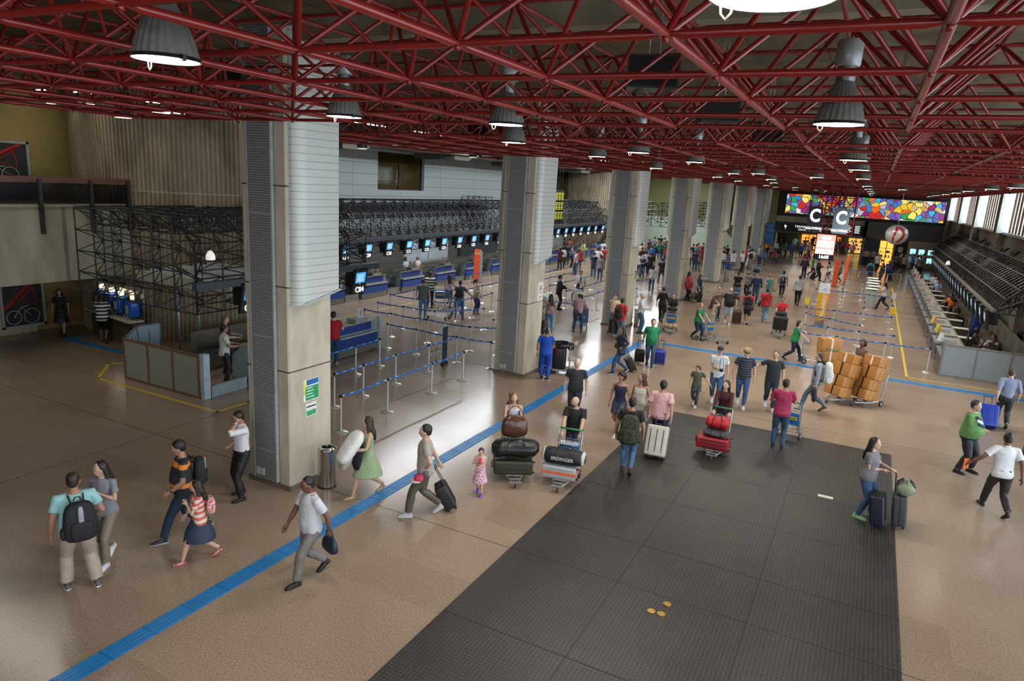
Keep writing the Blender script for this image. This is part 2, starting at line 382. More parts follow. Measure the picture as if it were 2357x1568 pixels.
def hair(style,Hm,f,lod,sd):
    mb=MB(); n=20 if lod<2 else 12
    c=V((0,-.012,1.648))
    if style=='bald': 
        mb.sq(c+V((0,-.022,-.035)),(.079,.082,.055),1,n,Hm); return mb,.006
    cap=(.083,.098,.108)
    if style in('short','buzz'):
        g=.0 if style=='buzz' else .006
        mb.sq(c+V((0,-.010,.022)),(cap[0]+g,cap[1]+g,cap[2]-.006+g),1,n,Hm)
        mb.sq(c+V((0,-.034,-.030)),(.072,.066,.07),1,n,Hm)
        return mb,.004
    if style=='curly':
        for i in range(60 if lod<2 else 30):
            a=random.uniform(0,2*PI); z=random.uniform(-.55,1); r=math.sqrt(max(0,1-z*z))
            if math.sin(a)*r>.35 and z<.5: continue
            mb.sq(c+V((math.cos(a)*r*.092,math.sin(a)*r*.10-.01,z*.115)),(.04,.04,.04),1,8,Hm)
        mb.sq(c+V((0,-.02,.01)),(.09,.095,.11),1,n,Hm); return mb,.01
    # medium / long / tail / bun
    mb.sq(c+V((0,-.012,.018)),(cap[0]+.008,cap[1]+.006,cap[2]),1,n,Hm)
    if style=='bob':
        mb.loft([(c+V((0,-.035,.05)),.09,.07),(c+V((0,-.045,-.05)),.098,.07),(c+V((0,-.045,-.13)),.088,.06),(c+V((0,-.04,-.16)),.06,.04)],n,True,Hm,up=(0,1,0))
    elif style in('long','wavy'):
        w=1.0 if style=='long' else 1.18
        L=.36 if style=='long' else .33
        mb.loft([(c+V((0,-.03,.05)),.088,.07),(c+V((0,-.05,-.06)),.096*w,.065),(c+V((0,-.065,-.15)),.100*w,.052),(c+V((0,-.095,-.24)),.100*w,.045),(c+V((0,-.105,-L)),.075*w,.035),(c+V((0,-.10,-L-.05)),.04,.02)],n,True,Hm,up=(0,1,0))
        for s in(-1,1):
            mb.loft([(c+V((s*.07,.0,.03)),.024,.04),(c+V((s*.088,-.01,-.08)),.026,.04),(c+V((s*.095,.0,-.18)),.028,.035),(c+V((s*.09,.03,-.28)),.02,.02)],8,True,Hm)
        if style=='wavy':
            for i in range(26):
                z=random.uniform(-.34,.08); mb.sq(c+V((random.uniform(-.1,.1),-.06-random.uniform(0,.05)*(1 if z<-.1 else .3),z)),(.032,.03,.045),1,8,Hm)
    elif style=='tail':
        mb.loft([(c+V((0,-.09,.03)),.03,.03),(c+V((0,-.13,-.03)),.036,.034),(c+V((0,-.135,-.13)),.032,.03),(c+V((0,-.12,-.23)),.014,.014)],10,True,Hm)
    elif style=='bun':
        mb.sq(c+V((0,-.115,.035)),(.038,.034,.038),1,10,Hm)
    return mb,.006
PCACHE={}
def person(x,y,rz,h,label,sex='m',pose=None,top=('tee','8a8a8a'),bot=('pants','2a3a55'),hr=('short','1a120d'),skin='m',shoes=('1b1a1a','d8d8d8'),fat=0,lod=1,group=None,extra=(),z=0):
    pose=dict(pose or {}); sp=dict(sex=sex,pose=pose,fat=fat); s=h/1.75
    root=thing('person',label,'person',(x,y,z),rz,group)
    key=(sex,repr(sorted(pose.items())),fat,top[0],bot[0],hr[0],lod,round(h,2),tuple(extra))
    share=lod==2
    if share and key in PCACHE:
        for name,me,mi in PCACHE[key]:
            o=bpy.data.objects.new(name,me); COL.objects.link(o); o.parent=root; o.scale=(s,)*3
            pm(o,mi,top,bot,hr,skin,shoes)
        return root
    f=skeleton(sp); Hm=head_mat(f,pose); vox=VOX[lod]; sd=random.random()*50
    n=(16,12,9)[lod]; parts=[]
    # body
    mb=MB(); U=f.U
    mb.rings(torso_rings(f),20 if lod<2 else 14,U)
    limbs(mb,f,0,1.0,1.0,True,n)
    mb.loft([(V((0,-.004,1.46)),.058,.058),(V((0,.0,1.52)),.052,.054),(V((0,.006,1.58)),.05,.052)],12,True,U)
    hc=V((0,.012,1.640))
    mb.sq(hc,(.077,.098,.118),1,22 if lod<2 else 14,Hm,fn=headshape)
    mb.sq(hc+V((0,.055,-.075)),(.036,.034,.032),1,10,Hm)      # chin
    mb.loft([(hc+V((0,.082,.012)),.010,.010),(hc+V((0,.104,-.022)),.014,.013),(hc+V((0,.088,-.034)),.014,.008)],8,True,Hm)   # nose
    for q in(-1,1):
        mb.sq(hc+V((q*.079,-.004,-.012)),(.010,.018,.030),1,8,Hm)
        mb.sq(hc+V((q*.03,.068,.016)),(.024,.018,.010),1,8,Hm)      # brow ridge
    if 'bare' in extra or shoes[0] in('sandal','bare'):
        for hip,kn,an,heel in f.legs:
            R=Matrix.Translation((an.x,an.y,an.z-.085))@(Matrix.Rotation(-.5,4,'X')@Matrix.Translation((0,0,-.03)) if heel else Matrix())
            mb.loft([((0,-.06,.03),.026,.026,(0,1,0)),((0,0,.045),.033,.04,(0,1,0)),((0,.07,.03),.038,.024,(0,1,0)),((0,.15,.022),.036,.014,(0,1,0)),((0,.18,.02),.02,.010,(0,1,0))],8,True,R)
    me=remesh(mb,vox,2)
    bm=bmesh.new(); bm.from_mesh(me)
    ex=MB()
    for sh,el,wr,t,sgn in f.arms: hand(ex,f,el,wr,t,sgn,5 if lod else 7,pose.get('grip',0))
    if lod<2:
        ex.cur=1
        for q in(-1,1): ex.sq(hc+V((q*.031,.0855,.004)),(.014,.0085,.0075),1,8,Hm)
        ex.cur=3
        for q in(-1,1): ex.loft([(hc+V((q*.014,.091,.021)),.005,.005),(hc+V((q*.032,.091,.027)),.005,.0055),(hc+V((q*.050,.079,.021)),.004,.004)],5,True,Hm)
        ex.cur=2
        ex.loft([(hc+V((-.026,.079,-.055)),.004,.004),(hc+V((-.010,.090,-.053)),.007,.008),(hc+V((.010,.090,-.053)),.007,.008),(hc+V((.026,.079,-.055)),.004,.004)],6,True,Hm)
    else:
        ex.cur=1
        ex.loft([(hc+V((-.045,.078,.006)),.006,.006),(hc+V((0,.086,.008)),.004,.004),(hc+V((.045,.078,.006)),.006,.006)],4,True,Hm)
    o0=len(me.vertices)
    em=ex.mesh('x',[SKIN['m']],True)
    bm2=bmesh.new(); bm2.from_mesh(em); base=len(bm.verts)
    vs=[bm.verts.new(v.co) for v in bm2.verts]
    for fc in bm2.faces:
        try: nf=bm.faces.new([vs[v.index] for v in fc.verts]); nf.material_index=fc.material_index; nf.smooth=True
        except ValueError: pass
    bm2.free(); bpy.data.meshes.remove(em); bm.to_mesh(me); bm.free()
    me.materials.clear()
    for _ in range(4): me.materials.append(None)
    parts.append(('body',me,'body'))
    # lower clothes
    bk=bot[0]
    if bk in('pants','jeans','loose','shorts','bermuda'):
        mb=MB(); mb.rings(torso_rings(f,.010,.80,1.03),16,U if not f.lean else Matrix.Translation((0,0,-f.drop))@Matrix.Rotation(0,4,'X'))
        if f.lean: mb.rings(torso_rings(f,.008,.90,1.03),16,U)
        g={'pants':(.97,.016,.012),'jeans':(.98,.012,.008),'loose':(.98,.026,.022),'shorts':(.34,.020,.03),'bermuda':(.52,.02,.03)}[bk]
        limbs(mb,f,g[1],0,g[0],False,n,g[2])
        parts.append(('trousers' if g[0]>.9 else 'shorts',remesh(mb,vox*1.05,1,(.009 if lod<2 else 0),sd),'bot'))
    elif bk in('skirt','mini','longskirt'):
        zb={'skirt':.52,'mini':.66,'longskirt':.2}[bk]-f.drop
        fl={'skirt':.25,'mini':.225,'longskirt':.30}[bk]
        ya=max(abs(l[1].y) for l in f.legs)*.6
        mb=MB(); mb.rings([(1.03-f.drop,.15+f.k*.1,.12+f.k*.1,0,0),(.95-f.drop,.185+f.k*.1,.14+f.k*.1,0,0),(.8-f.drop,.2,.16+ya*.45,0,0),((zb+.8-f.drop)/2,(.2+fl)/2,.17+ya*.8,0,0),(zb,fl,.17+ya,0,0)],22)
        parts.append(('skirt',remesh(mb,vox*1.05,1,.006 if lod<2 else 0,sd),'bot'))
    # top clothes
    tk=top[0]
    if tk!='none':
        slv={'tee':.30,'polo':.36,'long':.97,'jacket':.97,'roll':.62,'tank':0,'dress':0,'vest':0,'tdress':.3,'tunic':.3,'suit':.97}[tk]
        off={'jacket':.024,'suit':.024,'vest':.03}.get(tk,.013)
        zb={'tank':.93,'dress':.95,'jacket':.80,'suit':.78,'vest':.84,'tee':.84,'polo':.84,'tunic':.68,'roll':.94,'long':.88}.get(tk,.9)
        if tk=='roll' or bot[0]=='tuck': zb=.95
        mb=MB(); zt=1.475 if tk not in('tank','dress') else 1.40
        mb.rings(torso_rings(f,off,max(zb,.80),zt,.02 if tk in('tee','polo','tunic','jacket','suit') else 0),20 if lod<2 else 14,U)
        if zb<.8: mb.rings([(.82,.2,.15),(zb,.22,.18)],18,U)
        if tk in('tank','dress'):
            for q in(-1,1): mb.loft([(V((q*.08,.085,1.36)),.026,.018),(V((q*.085,.02,1.46)),.024,.02),(V((q*.08,-.075,1.38)),.026,.018)],8,True,U)
        if slv: limbs(mb,f,off+.002,slv,None,True,n,.008)
        if tk in('dress','tdress'):
            ya=max(abs(l[1].y) for l in f.legs)*.5
            mb.rings([(1.05-f.drop,.14,.115,0,0),(.92-f.drop,.19,.15,0,0),(.75-f.drop,.215,.18+ya*.5,0,0),(.50-f.drop,.26,.2+ya*1.1,0,0)],22)
        name={'dress':'dress','tdress':'dress','vest':'vest','jacket':'jacket','suit':'jacket'}.get(tk,'shirt')
        parts.append((name,remesh(mb,vox*1.05,1,.009 if lod<2 else 0,sd+9),'top'))
        if tk=='vest':
            mb=MB(); mb.rings(torso_rings(f,.016,1.0,1.47),16,U); limbs(mb,f,.012,.30,None,True,n,.012)
            parts.append(('shirt',remesh(mb,vox*1.05,1),'under'))
        if tk in('polo','suit','roll') and lod<2:
            mb=MB(); mb.loft([(V((0,-.002,1.465)),.078,.076),(V((0,.0,1.50)),.066,.068)],14,False,U,up=(0,1,0)); parts.append(('collar',mb.mesh('collar',[None] and ['ffffff'],True),'collar'))
    # shoes
    if shoes[0] not in('bare',):
        for hip,kn,an,heel in f.legs:
            mb=MB()
            if shoes[0]=='sandal':
                R=Matrix.Translation((an.x,an.y,an.z-.085))@(Matrix.Rotation(-.5,4,'X')@Matrix.Translation((0,0,-.03)) if heel else Matrix())
                mb.loft([((0,-.08,.008),.03,.009,(0,1,0)),((0,.05,.008),.042,.009,(0,1,0)),((0,.19,.008),.03,.009,(0,1,0))],8,True,R)
                mb.loft([((-.04,.11,.02),.012,.02),((0,.11,.055),.012,.02),((.04,.11,.02),.012,.02)],6,True,R)
                mb.loft([((-.038,-.03,.02),.01,.012),((-.034,-.04,.085),.01,.012),((0,-.07,.09),.01,.012),((.034,-.04,.085),.01,.012),((.038,-.03,.02),.01,.012)],6,True,R)
            else: shoe(mb,an,heel,0,'x')
            parts.append(('shoe',mb.mesh('shoe',['111111','111111'],True),'shoe'))
    if hr[0]!='none':
        mb,w=hair(hr[0],Hm,f,lod,sd)
        parts.append(('hair',remesh(mb,(.012,.016,.024)[lod],1,w,sd),'hair'))
    for e in extra:
        e=e.split('=')
        if e[0]=='cap':
            mb=MB(); mb.sq((0,.004,1.70),(.092,.106,.066),1,18,Hm,fn=lambda v:V((v.x,v.y,max(v.z,-.012)))); mb.loft([((0,.07,1.688),.07,.006,(0,1,-.1)),((0,.13,1.678),.065,.006,(0,1,-.2)),((0,.165,1.668),.035,.004,(0,1,-.2))],12,True,Hm)
            parts.append(('cap',mb.mesh('cap',[e[1]],True),None))
        if e[0]=='hat':
            r=float(e[2]); mb=MB(); mb.rings([(1.682,.1,.115),(1.70,.096,.112),(1.76,.088,.1),(1.78,.05,.06)],20,Hm)
            mb.add([((r*math.cos(t)),r*1.08*math.sin(t),1.69+.03*math.cos(t)**2) for t in [2*PI*i/24 for i in range(24)]]+[(.09*math.cos(t),.1*math.sin(t),1.695) for t in [2*PI*i/24 for i in range(24)]],[(i,(i+1)%24,24+(i+1)%24,24+i) for i in range(24)],Hm)
            mb.cur=1; mb.rings([(1.697,.100,.116),(1.72,.098,.113)],20,Hm,cap=False)
            parts.append(('hat',mb.mesh('hat',[e[1],e[3] if len(e)>3 else '2a2320'],True),None))
        if e[0]=='beard':
            mb=MB(); mb.sq(hc+V((0,.055,-.082)),(.050,.045,.040),1,12,Hm); mb.sq(hc+V((0,.086,-.043)),(.03,.012,.008),1,8,Hm); parts.append(('beard',mb.mesh('beard',[e[1]],True),None))
        if e[0]=='glasses':
            mb=MB()
            for q in(-1,1): mb.sq(hc+V((q*.032,.094,.004)),(.026,.006,.018),.7,10,Hm); mb.tube(hc+V((q*.055,.09,.008)),hc+V((q*.08,.0,.005)),.003,5,M=Hm)
            parts.append(('glasses',mb.mesh('glasses',[mat(e[1],rough=.15)],True),None))
        if e[0]=='tie':
            mb=MB(); mb.box((0,.14,1.28),(.06,.012,.34),U); parts.append(('tie',mb.mesh('tie',[e[1]],False),None))
        if e[0]=='belt':
            mb=MB(); mb.rings([(.965,.168+f.k*.18,.128+f.k*.22,0,0),(1.0,.166+f.k*.18,.126+f.k*.22,0,0)],20,U,cap=False); parts.append(('belt',mb.mesh('belt',[e[1]],True),None))
        if e[0]=='watch':
            sh,el,wr,t,sgn=f.arms[int(e[2])]; mb=MB(); d=(wr-el).normalized(); mb.loft([(wr-d*.05,.033,.031),(wr-d*.03,.031,.029)],12,True,U); parts.append(('watch',mb.mesh('watch',[e[1]],True),None))
        if e[0]=='band':
            mb=MB(); mb.loft([(hc+V((.085*math.cos(t),-.01,.115*math.sin(t)+.01)),.012,.006) for t in [PI*i/10 for i in range(11)]],6,True,Hm); parts.append(('headband',mb.mesh('headband',[e[1]],True),None))
        if e[0]=='gloves':
            ex=MB()
            for sh,el,wr,t,sgn in f.arms:
                d=(wr-el).normalized(); ex.loft([(wr-d*.07,.036,.034),(wr,.036,.032),(wr+d*.05,.044,.026),(wr+d*.1,.042,.022),(wr+d*.15,.03,.022)],10,True,U)
            parts.append(('glove',ex.mesh('glove',[e[1]],True),None))
        if e[0]=='phone':
            i=int(e[1]); sh,el,wr,t,sgn=f.arms[i]; d=(wr-el).normalized(); mb=MB(); mb.sq(wr+d*.09+V((-sgn*.012,-.01,0)),(.010,.026,.055),.3,8,U); parts.append(('cell_phone',mb.mesh('cell_phone',['121214'],True),None))
        if e[0]=='chest':
            for nm,c,z,w in(('white_stripe',e[1],1.27,.035),('navy_stripe','16203a',1.34,.03),('navy_stripe','16203a',1.20,.03)):
                mb=MB(); rr=torso_rings(f,.024,1.0,1.45); q=min(rr,key=lambda r:abs(r[0]-z)); mb.loft([(V((q[1]*math.sin(a),q[4]+q[2]*math.cos(a),z+.10*a)),.008,w) for a in [-1.2+.2*i for i in range(11)]],8,True,U,up=(0,0,1)); parts.append((nm,mb.mesh(nm,[c],True),None))
    for i,(name,m2,mi) in enumerate(parts):
        o=bpy.data.objects.new(name,m2); COL.objects.link(o); o.parent=root; o.scale=(s,)*3
        if mi!='body' and not len(m2.materials): m2.materials.append(None)
        pm(o,mi,top,bot,hr,skin,shoes)
    if share: PCACHE[key]=[p for p in parts]
    root['_u']=1; del root['_u']
    FIG[root.name]=(f,Hm,s)
    return root
FIG={}
def pm(o,mi,top,bot,hr,skin,shoes):
    if mi=='body':
        sk=SKIN.get(skin,skin)
        for i,m in enumerate((mat(sk,rough=.5,var=.06,scale=14),mat('17110d',rough=.2),mat('8e4a42',rough=.4) if skin in 'lmp' else mat('5a2c28'),mat('1d140f'))): 
            o.material_slots[i].link='OBJECT'; o.material_slots[i].material=m
    elif mi=='bot': setmat(o,M_(bot[1]) if bot[0]!='jeans' else mat(bot[1],rough=.85,var=.22,scale=5))
    elif mi=='top': setmat(o,M_(top[1]) if isinstance(top[1],str) and ':' in top[1] else mat(top[1],rough=.8,var=.06))
    elif mi=='under': setmat(o,top[2] if len(top)>2 else '555a60')
    elif mi=='collar': setmat(o,top[2] if len(top)>2 else top[1])
    elif mi=='hair': setmat(o,mat(hr[1],rough=.5,var=.35,scale=30,bump=.3))
    elif mi=='shoe':
        setmat(o,shoes[1] if shoes[0]=='sandal' else shoes[0])
        setmat(o,shoes[1],1)

# ---------- luggage, trolleys, barriers ----------
def at(x,y,z,rz=0,rx=0,ry=0): return Matrix.Translation((x,y,z))@Matrix.Rotation(rz,4,'Z')@Matrix.Rotation(rx,4,'X')@Matrix.Rotation(ry,4,'Y')
def place(t,M): t.matrix_world=M; t.matrix_basis=M; return t
def rings_box(w,d,h,r=.04,n=6):
    """rounded box standing on z=0 as stacked rounded-rectangle rings"""
    def rr(w,d,r):
        pts=[]
        for cx,cy,a0 in((1,1,0),(-1,1,90),(-1,-1,180),(1,-1,270)):
            for i in range(n):
                a=math.radians(a0+90*i/(n-1)); pts.append((cx*(w/2-r)+r*math.cos(a),cy*(d/2-r)+r*math.sin(a)))
        return pts
    mb=MB(); secs=[]
    for i in range(5):
        a=math.radians(90*i/4); q=r*(1-math.sin(a)); secs.append((r*(1-math.cos(a)),q))
    secs=secs+[(h-z,q) for z,q in secs[::-1]]
    k=4*n; 
    for z,q in secs:
        for px,py in rr(w-2*q*.7,d-2*q*.7,max(r-q*.5,.005)): mb.v.append((px,py,z))
    for i in range(len(secs)-1):
        for j in range(k):
            j2=(j+1)%k; mb.f.append((i*k+j,i*k+j2,(i+1)*k+j2,(i+1)*k+j)); mb.mi.append(0)
    mb.f.append(tuple(range(k))[::-1]); mb.f.append(tuple((len(secs)-1)*k+j for j in range(k))); mb.mi+=[0,0]
    return mb
def suitcase(M,label,col,w=.46,d=.26,h=.68,handle=0,trim='1c1d20',band=None,grooves=True,group=None,rough=.5,cat='suitcase'):
    t=thing('suitcase',label,cat,group=group); place(t,M)
    mb=rings_box(w,d,h,.045)
    for v in range(len(mb.v)): mb.v[v]=(mb.v[v][0],mb.v[v][1],mb.v[v][2]+.05)
    mb.build('shell',[mat(col,rough=rough,var=.07,scale=6)],t)
    if grooves:
        mb=MB()
        for y in(-1,1):
            for x in(-.3,0,.3): mb.sq((x*w,y*d/2,h/2+.05),(.012,.006,h*.40),.4,8)
        mb.sq((0,0,h/2+.05),(w/2+.004,.012,h/2+.004),.12,16)
        mb.build('ribs',[mat(trim,rough=.5)],t)
    mb=MB()
    for x in(-1,1): mb.tube((x*w*.36,-d*.3,.03),(x*w*.36+.02*x,-d*.3,.03),.03,12)
    for x in(-1,1): mb.tube((x*w*.36,d*.3,.03),(x*w*.36+.02*x,d*.3,.03),.03,12)
    mb.build('wheels',[mat('222222')],t)
    mb=MB()
    if handle:
        for x in(-.1,.1): mb.tube((x,-d*.38,h+.03),(x,-d*.38,h+.05+handle),.009,8)
        mb.tube((-.12,-d*.38,h+.05+handle),(.12,-d*.38,h+.05+handle),.014,8)
    mb.path([(-.08,0,h+.045),(-.07,0,h+.085),(.07,0,h+.085),(.08,0,h+.045)],.011,8)
    mb.build('handle',[mat(trim,rough=.4)],t)
    if band:
        mb=MB(); mb.b6(-.03,.03,-d/2-.006,d/2+.006,.045,h+.058); mb.build('strap',[band],t,None)
    return t
def duffel(M,label,col,L=.75,r=.17,h=.3,strap='151515',ends=None,name='duffel_bag',group=None,txt=None,bump=.6,rough=.6,sag=.02):
    t=thing(name,label,'bag',group=group); place(t,M)
    mb=MB(); n=22; secs=[]
    for i in range(13):
        u=-1+2*i/12; k=(1-abs(u)**7)**.4 if abs(u)<1 else .02
        k=max(k,.45); secs.append(((u*L/2,0,h/2),r*k,h/2*k*(1+.0)))
    mb.loft(secs,n)
    o=len(mb.v)
    for i,v in enumerate(mb.v):
        q=noise.noise(V(v)*9)*sag+noise.noise(V(v)*3)*sag; z=max(v[2]+q,.0); mb.v[i]=(v[0],v[1]*(1+q),z)
    mb.build('body',[mat(col,rough=rough,var=.18,scale=12,bump=bump)],t,True)
    mb=MB()
    for y in(-1,1): mb.path([(-L*.2,y*r*.98,h*.3),(-L*.19,y*r*.9,h*.8),(-L*.12,y*r*.35,h*1.12),(L*.12,y*r*.35,h*1.12),(L*.19,y*r*.9,h*.8),(L*.2,y*r*.98,h*.3)],.012,6)
    mb.build('carry_handle',[mat(strap)],t,True)
    mb=MB(); mb.sq((0,0,h+.002),(L*.4,.008,.006),.4,8); mb.build('zip',[mat('3a3a3a')],t,True)
    if ends:
        mb=MB()
        for s in(-1,1): mb.sq((s*L*.44,0,h/2),(.055,r*.84,h*.42),.8,14)
        mb.build('end_panel',[ends],t,True)
    if txt: text(txt,.10,mat('d8d8d4'),'lettering',t,(0,-r-.012,h*.5),FX,.004)
    return t
def backpack(M,label,col,w=.32,d=.18,h=.46,strap=None,stripe=None,pocket=True,name='backpack',straps=True,cam=False,parent=None):
    """local: back panel at y=0 towards +y (the wearer), bag bulges to -y"""
    t=thing(name,label,'backpack'); place(t,M)
    m=M_(col) if ':' in col else mat(col,rough=.75,var=.15,bump=.3)
    mb=MB(); mb.sq((0,-d*.5,0),(w/2,d/2,h/2),.55,20,fn=lambda v:V((v.x*(1-.12*(v.z/h*2)),v.y*(1-.15*(v.z/h*2)),v.z))); mb.build('body',[m],t,True)
    if pocket:
        mb=MB(); mb.sq((0,-d*.96,-h*.18),(w*.34,.045,h*.24),.5,14); mb.sq((w*.5,-d*.5,-h*.25),(.04,.05,h*.15),.6,10); mb.sq((-w*.5,-d*.5,-h*.25),(.04,.05,h*.15),.6,10); mb.build('pocket',[m],t,True)
    if stripe:
        mb=MB(); mb.sq((.0,-d*1.0,.02),(.032,.012,h*.42),.4,10); mb.build('stripe',[stripe],t,True)
    if straps:
        mb=MB()
        for s in(-1,1): mb.loft([((s*.075,.0,h*.40),.028,.008),((s*.085,.07,h*.52),.03,.008),((s*.10,.17,h*.50),.03,.008),((s*.125,.245,h*.25),.028,.008),((s*.16,.215,-h*.1),.022,.007),((s*.17,.10,-h*.32),.016,.006),((s*.14,.0,-h*.38),.014,.006)],8,True,up=(1,0,0))
        mb.build('shoulder_strap',[mat(strap or col,rough=.8) if not (strap or col).startswith('blo') else M_(strap or col)],t,True)
    mb=MB(); mb.path([(-.04,-.01,h*.48),(-.03,-.01,h*.56),(.03,-.01,h*.56),(.04,-.01,h*.48)],.009,6); mb.build('top_loop',[mat('111111')],t,True)
    return t
def handbag(M,label,col,w=.34,h=.24,d=.14,strap=.28,name='handbag',rough=.5):
    t=thing(name,label,'bag'); place(t,M)
    mb=MB(); mb.sq((0,0,h/2),(w/2,d/2,h/2),.6,18,fn=lambda v:V((v.x*(1-.22*v.z/h*2*.5),v.y*(1-.5*max(0,v.z/h*2)),v.z+noise.noise(V(v)*8)*.012))); mb.build('body',[mat(col,rough=rough,var=.15,bump=.5)],t,True)
    mb=MB(); k=w*.30
    mb.path([(-k,0,h*.85)]+[(-k*math.cos(PI*i/8),0,h*.9+strap*math.sin(PI*i/8)) for i in range(9)]+[(k,0,h*.85)],.010,6); mb.build('strap',[mat(col,rough=.5)],t,True)
    return t
def trolley(x,y,rz,label,group=None,sign=True,basket=True,lowsign=False,col='aab0b2'):
    """airport baggage trolley; local +y is the front"""
    t=thing('luggage_trolley',label,'luggage trolley',(x,y,0),rz,group)
    ms=mat(col,rough=.35,metal=.85,var=.06)
    mb=MB()
    for s in(-1,1):
        mb.path([(s*.24,-.32,.17),(s*.24,.1,.15),(s*.10,.52,.14),(s*.05,.62,.14)],.014,8)
        mb.path([(s*.24,-.30,.17),(s*.25,-.40,.55),(s*.26,-.44,.98),(s*.25,-.47,1.03)],.014,8)
        mb.path([(s*.24,-.40,.55),(s*.20,-.36,.17)],.009,6)
        mb.tube((s*.25,-.32,.17),(s*.27,-.32,.10),.014,8)
    for yy,w in((-.25,.24),(-.05,.24),(.15,.225),(.33,.17),(.5,.11)): mb.tube((-w,yy,.16),(w,yy,.16),.010,6)
    mb.tube((0,.60,.14),(0,.60,.07),.018,8); mb.box((0,.63,.15),(.26,.05,.02))
    mb.build('frame',[ms],t)
    mb=MB(); mb.tube((-.25,-.47,1.03),(.25,-.47,1.03),.019,10); mb.build('handle_bar',[mat('2d7a4a' if not group else '3a4650')],t,True)
    for s in(-1,1):
        mb=MB(); mb.tube((s*.265,-.32,.095),(s*.30,-.32,.095),.095,18); mb.build('wheel',['2b2c2e'],t)
        mb=MB(); mb.tube((s*.262,-.32,.095),(s*.303,-.32,.095),.05,12); mb.build('wheel_hub',['8c9092'],t)
    mb=MB(); mb.tube((-.016,.60,.055),(.016,.60,.055),.055,14); mb.build('wheel',['2b2c2e'],t)
    if basket:
        mb=MB()
        for i in range(4):
            z=.76+.055*i; g=.012*i
            mb.path([(-.24,-.40-g*.3,z),(-.22,-.20+g,z),(.22,-.20+g,z),(.24,-.40-g*.3,z)],.0055,5)
        for i in range(9):
            xx=-.22+.055*i; mb.path([(xx,-.41,.76),(xx,-.20,.76),(xx,-.165,.925)],.0045,4)
        for i in range(4): mb.path([(-.235,-.41+.06*i,.925),(-.235,-.41+.06*i,.76),(.235,-.41+.06*i,.76),(.235,-.41+.06*i,.925)],.0045,4)
        mb.build('basket',[ms],t)
    if sign:
        mb=MB(); R=Matrix.Translation((0,-.395,.55))@Matrix.Rotation(.13,4,'X')
        mb.box((0,0,0),(.44,.018,.34),R); s=mb.build('sign_panel',['1f6fb4'],t,None)
        mb=MB(); mb.box((0,.0,.02),(.34,.024,.085),R); mb.build('yellow_stripe',['e2b81e'],s,None)
        mb=MB(); 
        for k in range(9): mb.box((-.13+.032*k,0,.02),(.018,.028,.04),R)
        for k in range(2): mb.box((0,0,-.06-.04*k),(.26-.08*k,.024,.014),R)
        mb.build('lettering',['1a2740'],s,None)
    return t
def barrier_post():
    mb=MB(); prof=[(0,.175,.175),(.012,.175,.175),(.03,.15,.15),(.045,.05,.05),(.06,.03,.03)]
    mb.rings(prof,28); base=mb.mesh('base',[mat('b9b5aa',rough=.28,metal=.5,var=.05)],'auto')
    mb=MB(); mb.tube((0,0,.05),(0,0,.93),.026,14); post=mb.mesh('pole',[mat('c9cdd2',rough=.25,metal=.4,var=.04)],'auto')
    mb=MB(); mb.tube((0,0,.89),(0,0,.965),.032,14); mb.box((0,.03,.925),(.03,.02,.055)); mb.box((0,-.03,.925),(.03,.02,.055)); mb.box((.03,0,.925),(.02,.03,.055)); mb.box((-.03,0,.925),(.02,.03,.055))
    head=mb.mesh('belt_head',[mat('17191c')],'auto'); return base,post,head
POST=None
def belt_mat():
    k='belt'
    if k in MATS: return MATS[k]
    m=bpy.data.materials.new('printed_belt'); m.use_nodes=True; n,l=nodes(m); b=n['Principled BSDF']; b.inputs['Roughness'].default_value=.5
    t=n.new('ShaderNodeTexCoord'); s=n.new('ShaderNodeSeparateXYZ'); l.new(t.outputs['Object'],s.inputs[0])
    def mth(op,a,b2=None):
        q=n.new('ShaderNodeMath'); q.operation=op
        for i,z in enumerate((a,b2)):
            if z is None: continue
            if isinstance(z,(int,float)): q.inputs[i].default_value=z
            else: l.new(z,q.inputs[i])
        return q.outputs[0]
    # local x runs along the belt: white blobs of print every 0.33 m, inside the middle of the belt
    fx=mth('FRACT',mth('MULTIPLY',s.outputs[0],3.)); a=mth('LESS_THAN',fx,.42)
    nz=n.new('ShaderNodeTexNoise'); nz.inputs['Scale'].default_value=55; l.new(t.outputs['Object'],nz.inputs['Vector'])
    bb=mth('GREATER_THAN',nz.outputs['Fac'],.47); c=mth('LESS_THAN',mth('ABSOLUTE',s.outputs[2]),.016)
    g=mth('MULTIPLY',mth('MULTIPLY',a,bb),c)
    mx=n.new('ShaderNodeMix'); mx.data_type='RGBA'; l.new(g,mx.inputs['Factor']); mx.inputs[6].default_value=(*lin('0f5fae'),1); mx.inputs[7].default_value=(*lin('cfe0ee'),1)
    l.new(mx.outputs[2],b.inputs['Base Color']); MATS[k]=m; return m
def post(x,y,label,group,sign=None):
    global POST
    if POST is None: POST=barrier_post()
    t=thing('queue_barrier_post',label,'queue barrier',(x,y,0),0,group)
    for nm,me in zip(('base','pole','belt_head'),POST):
        o=bpy.data.objects.new(nm,me); COL.objects.link(o); o.parent=t
    return t
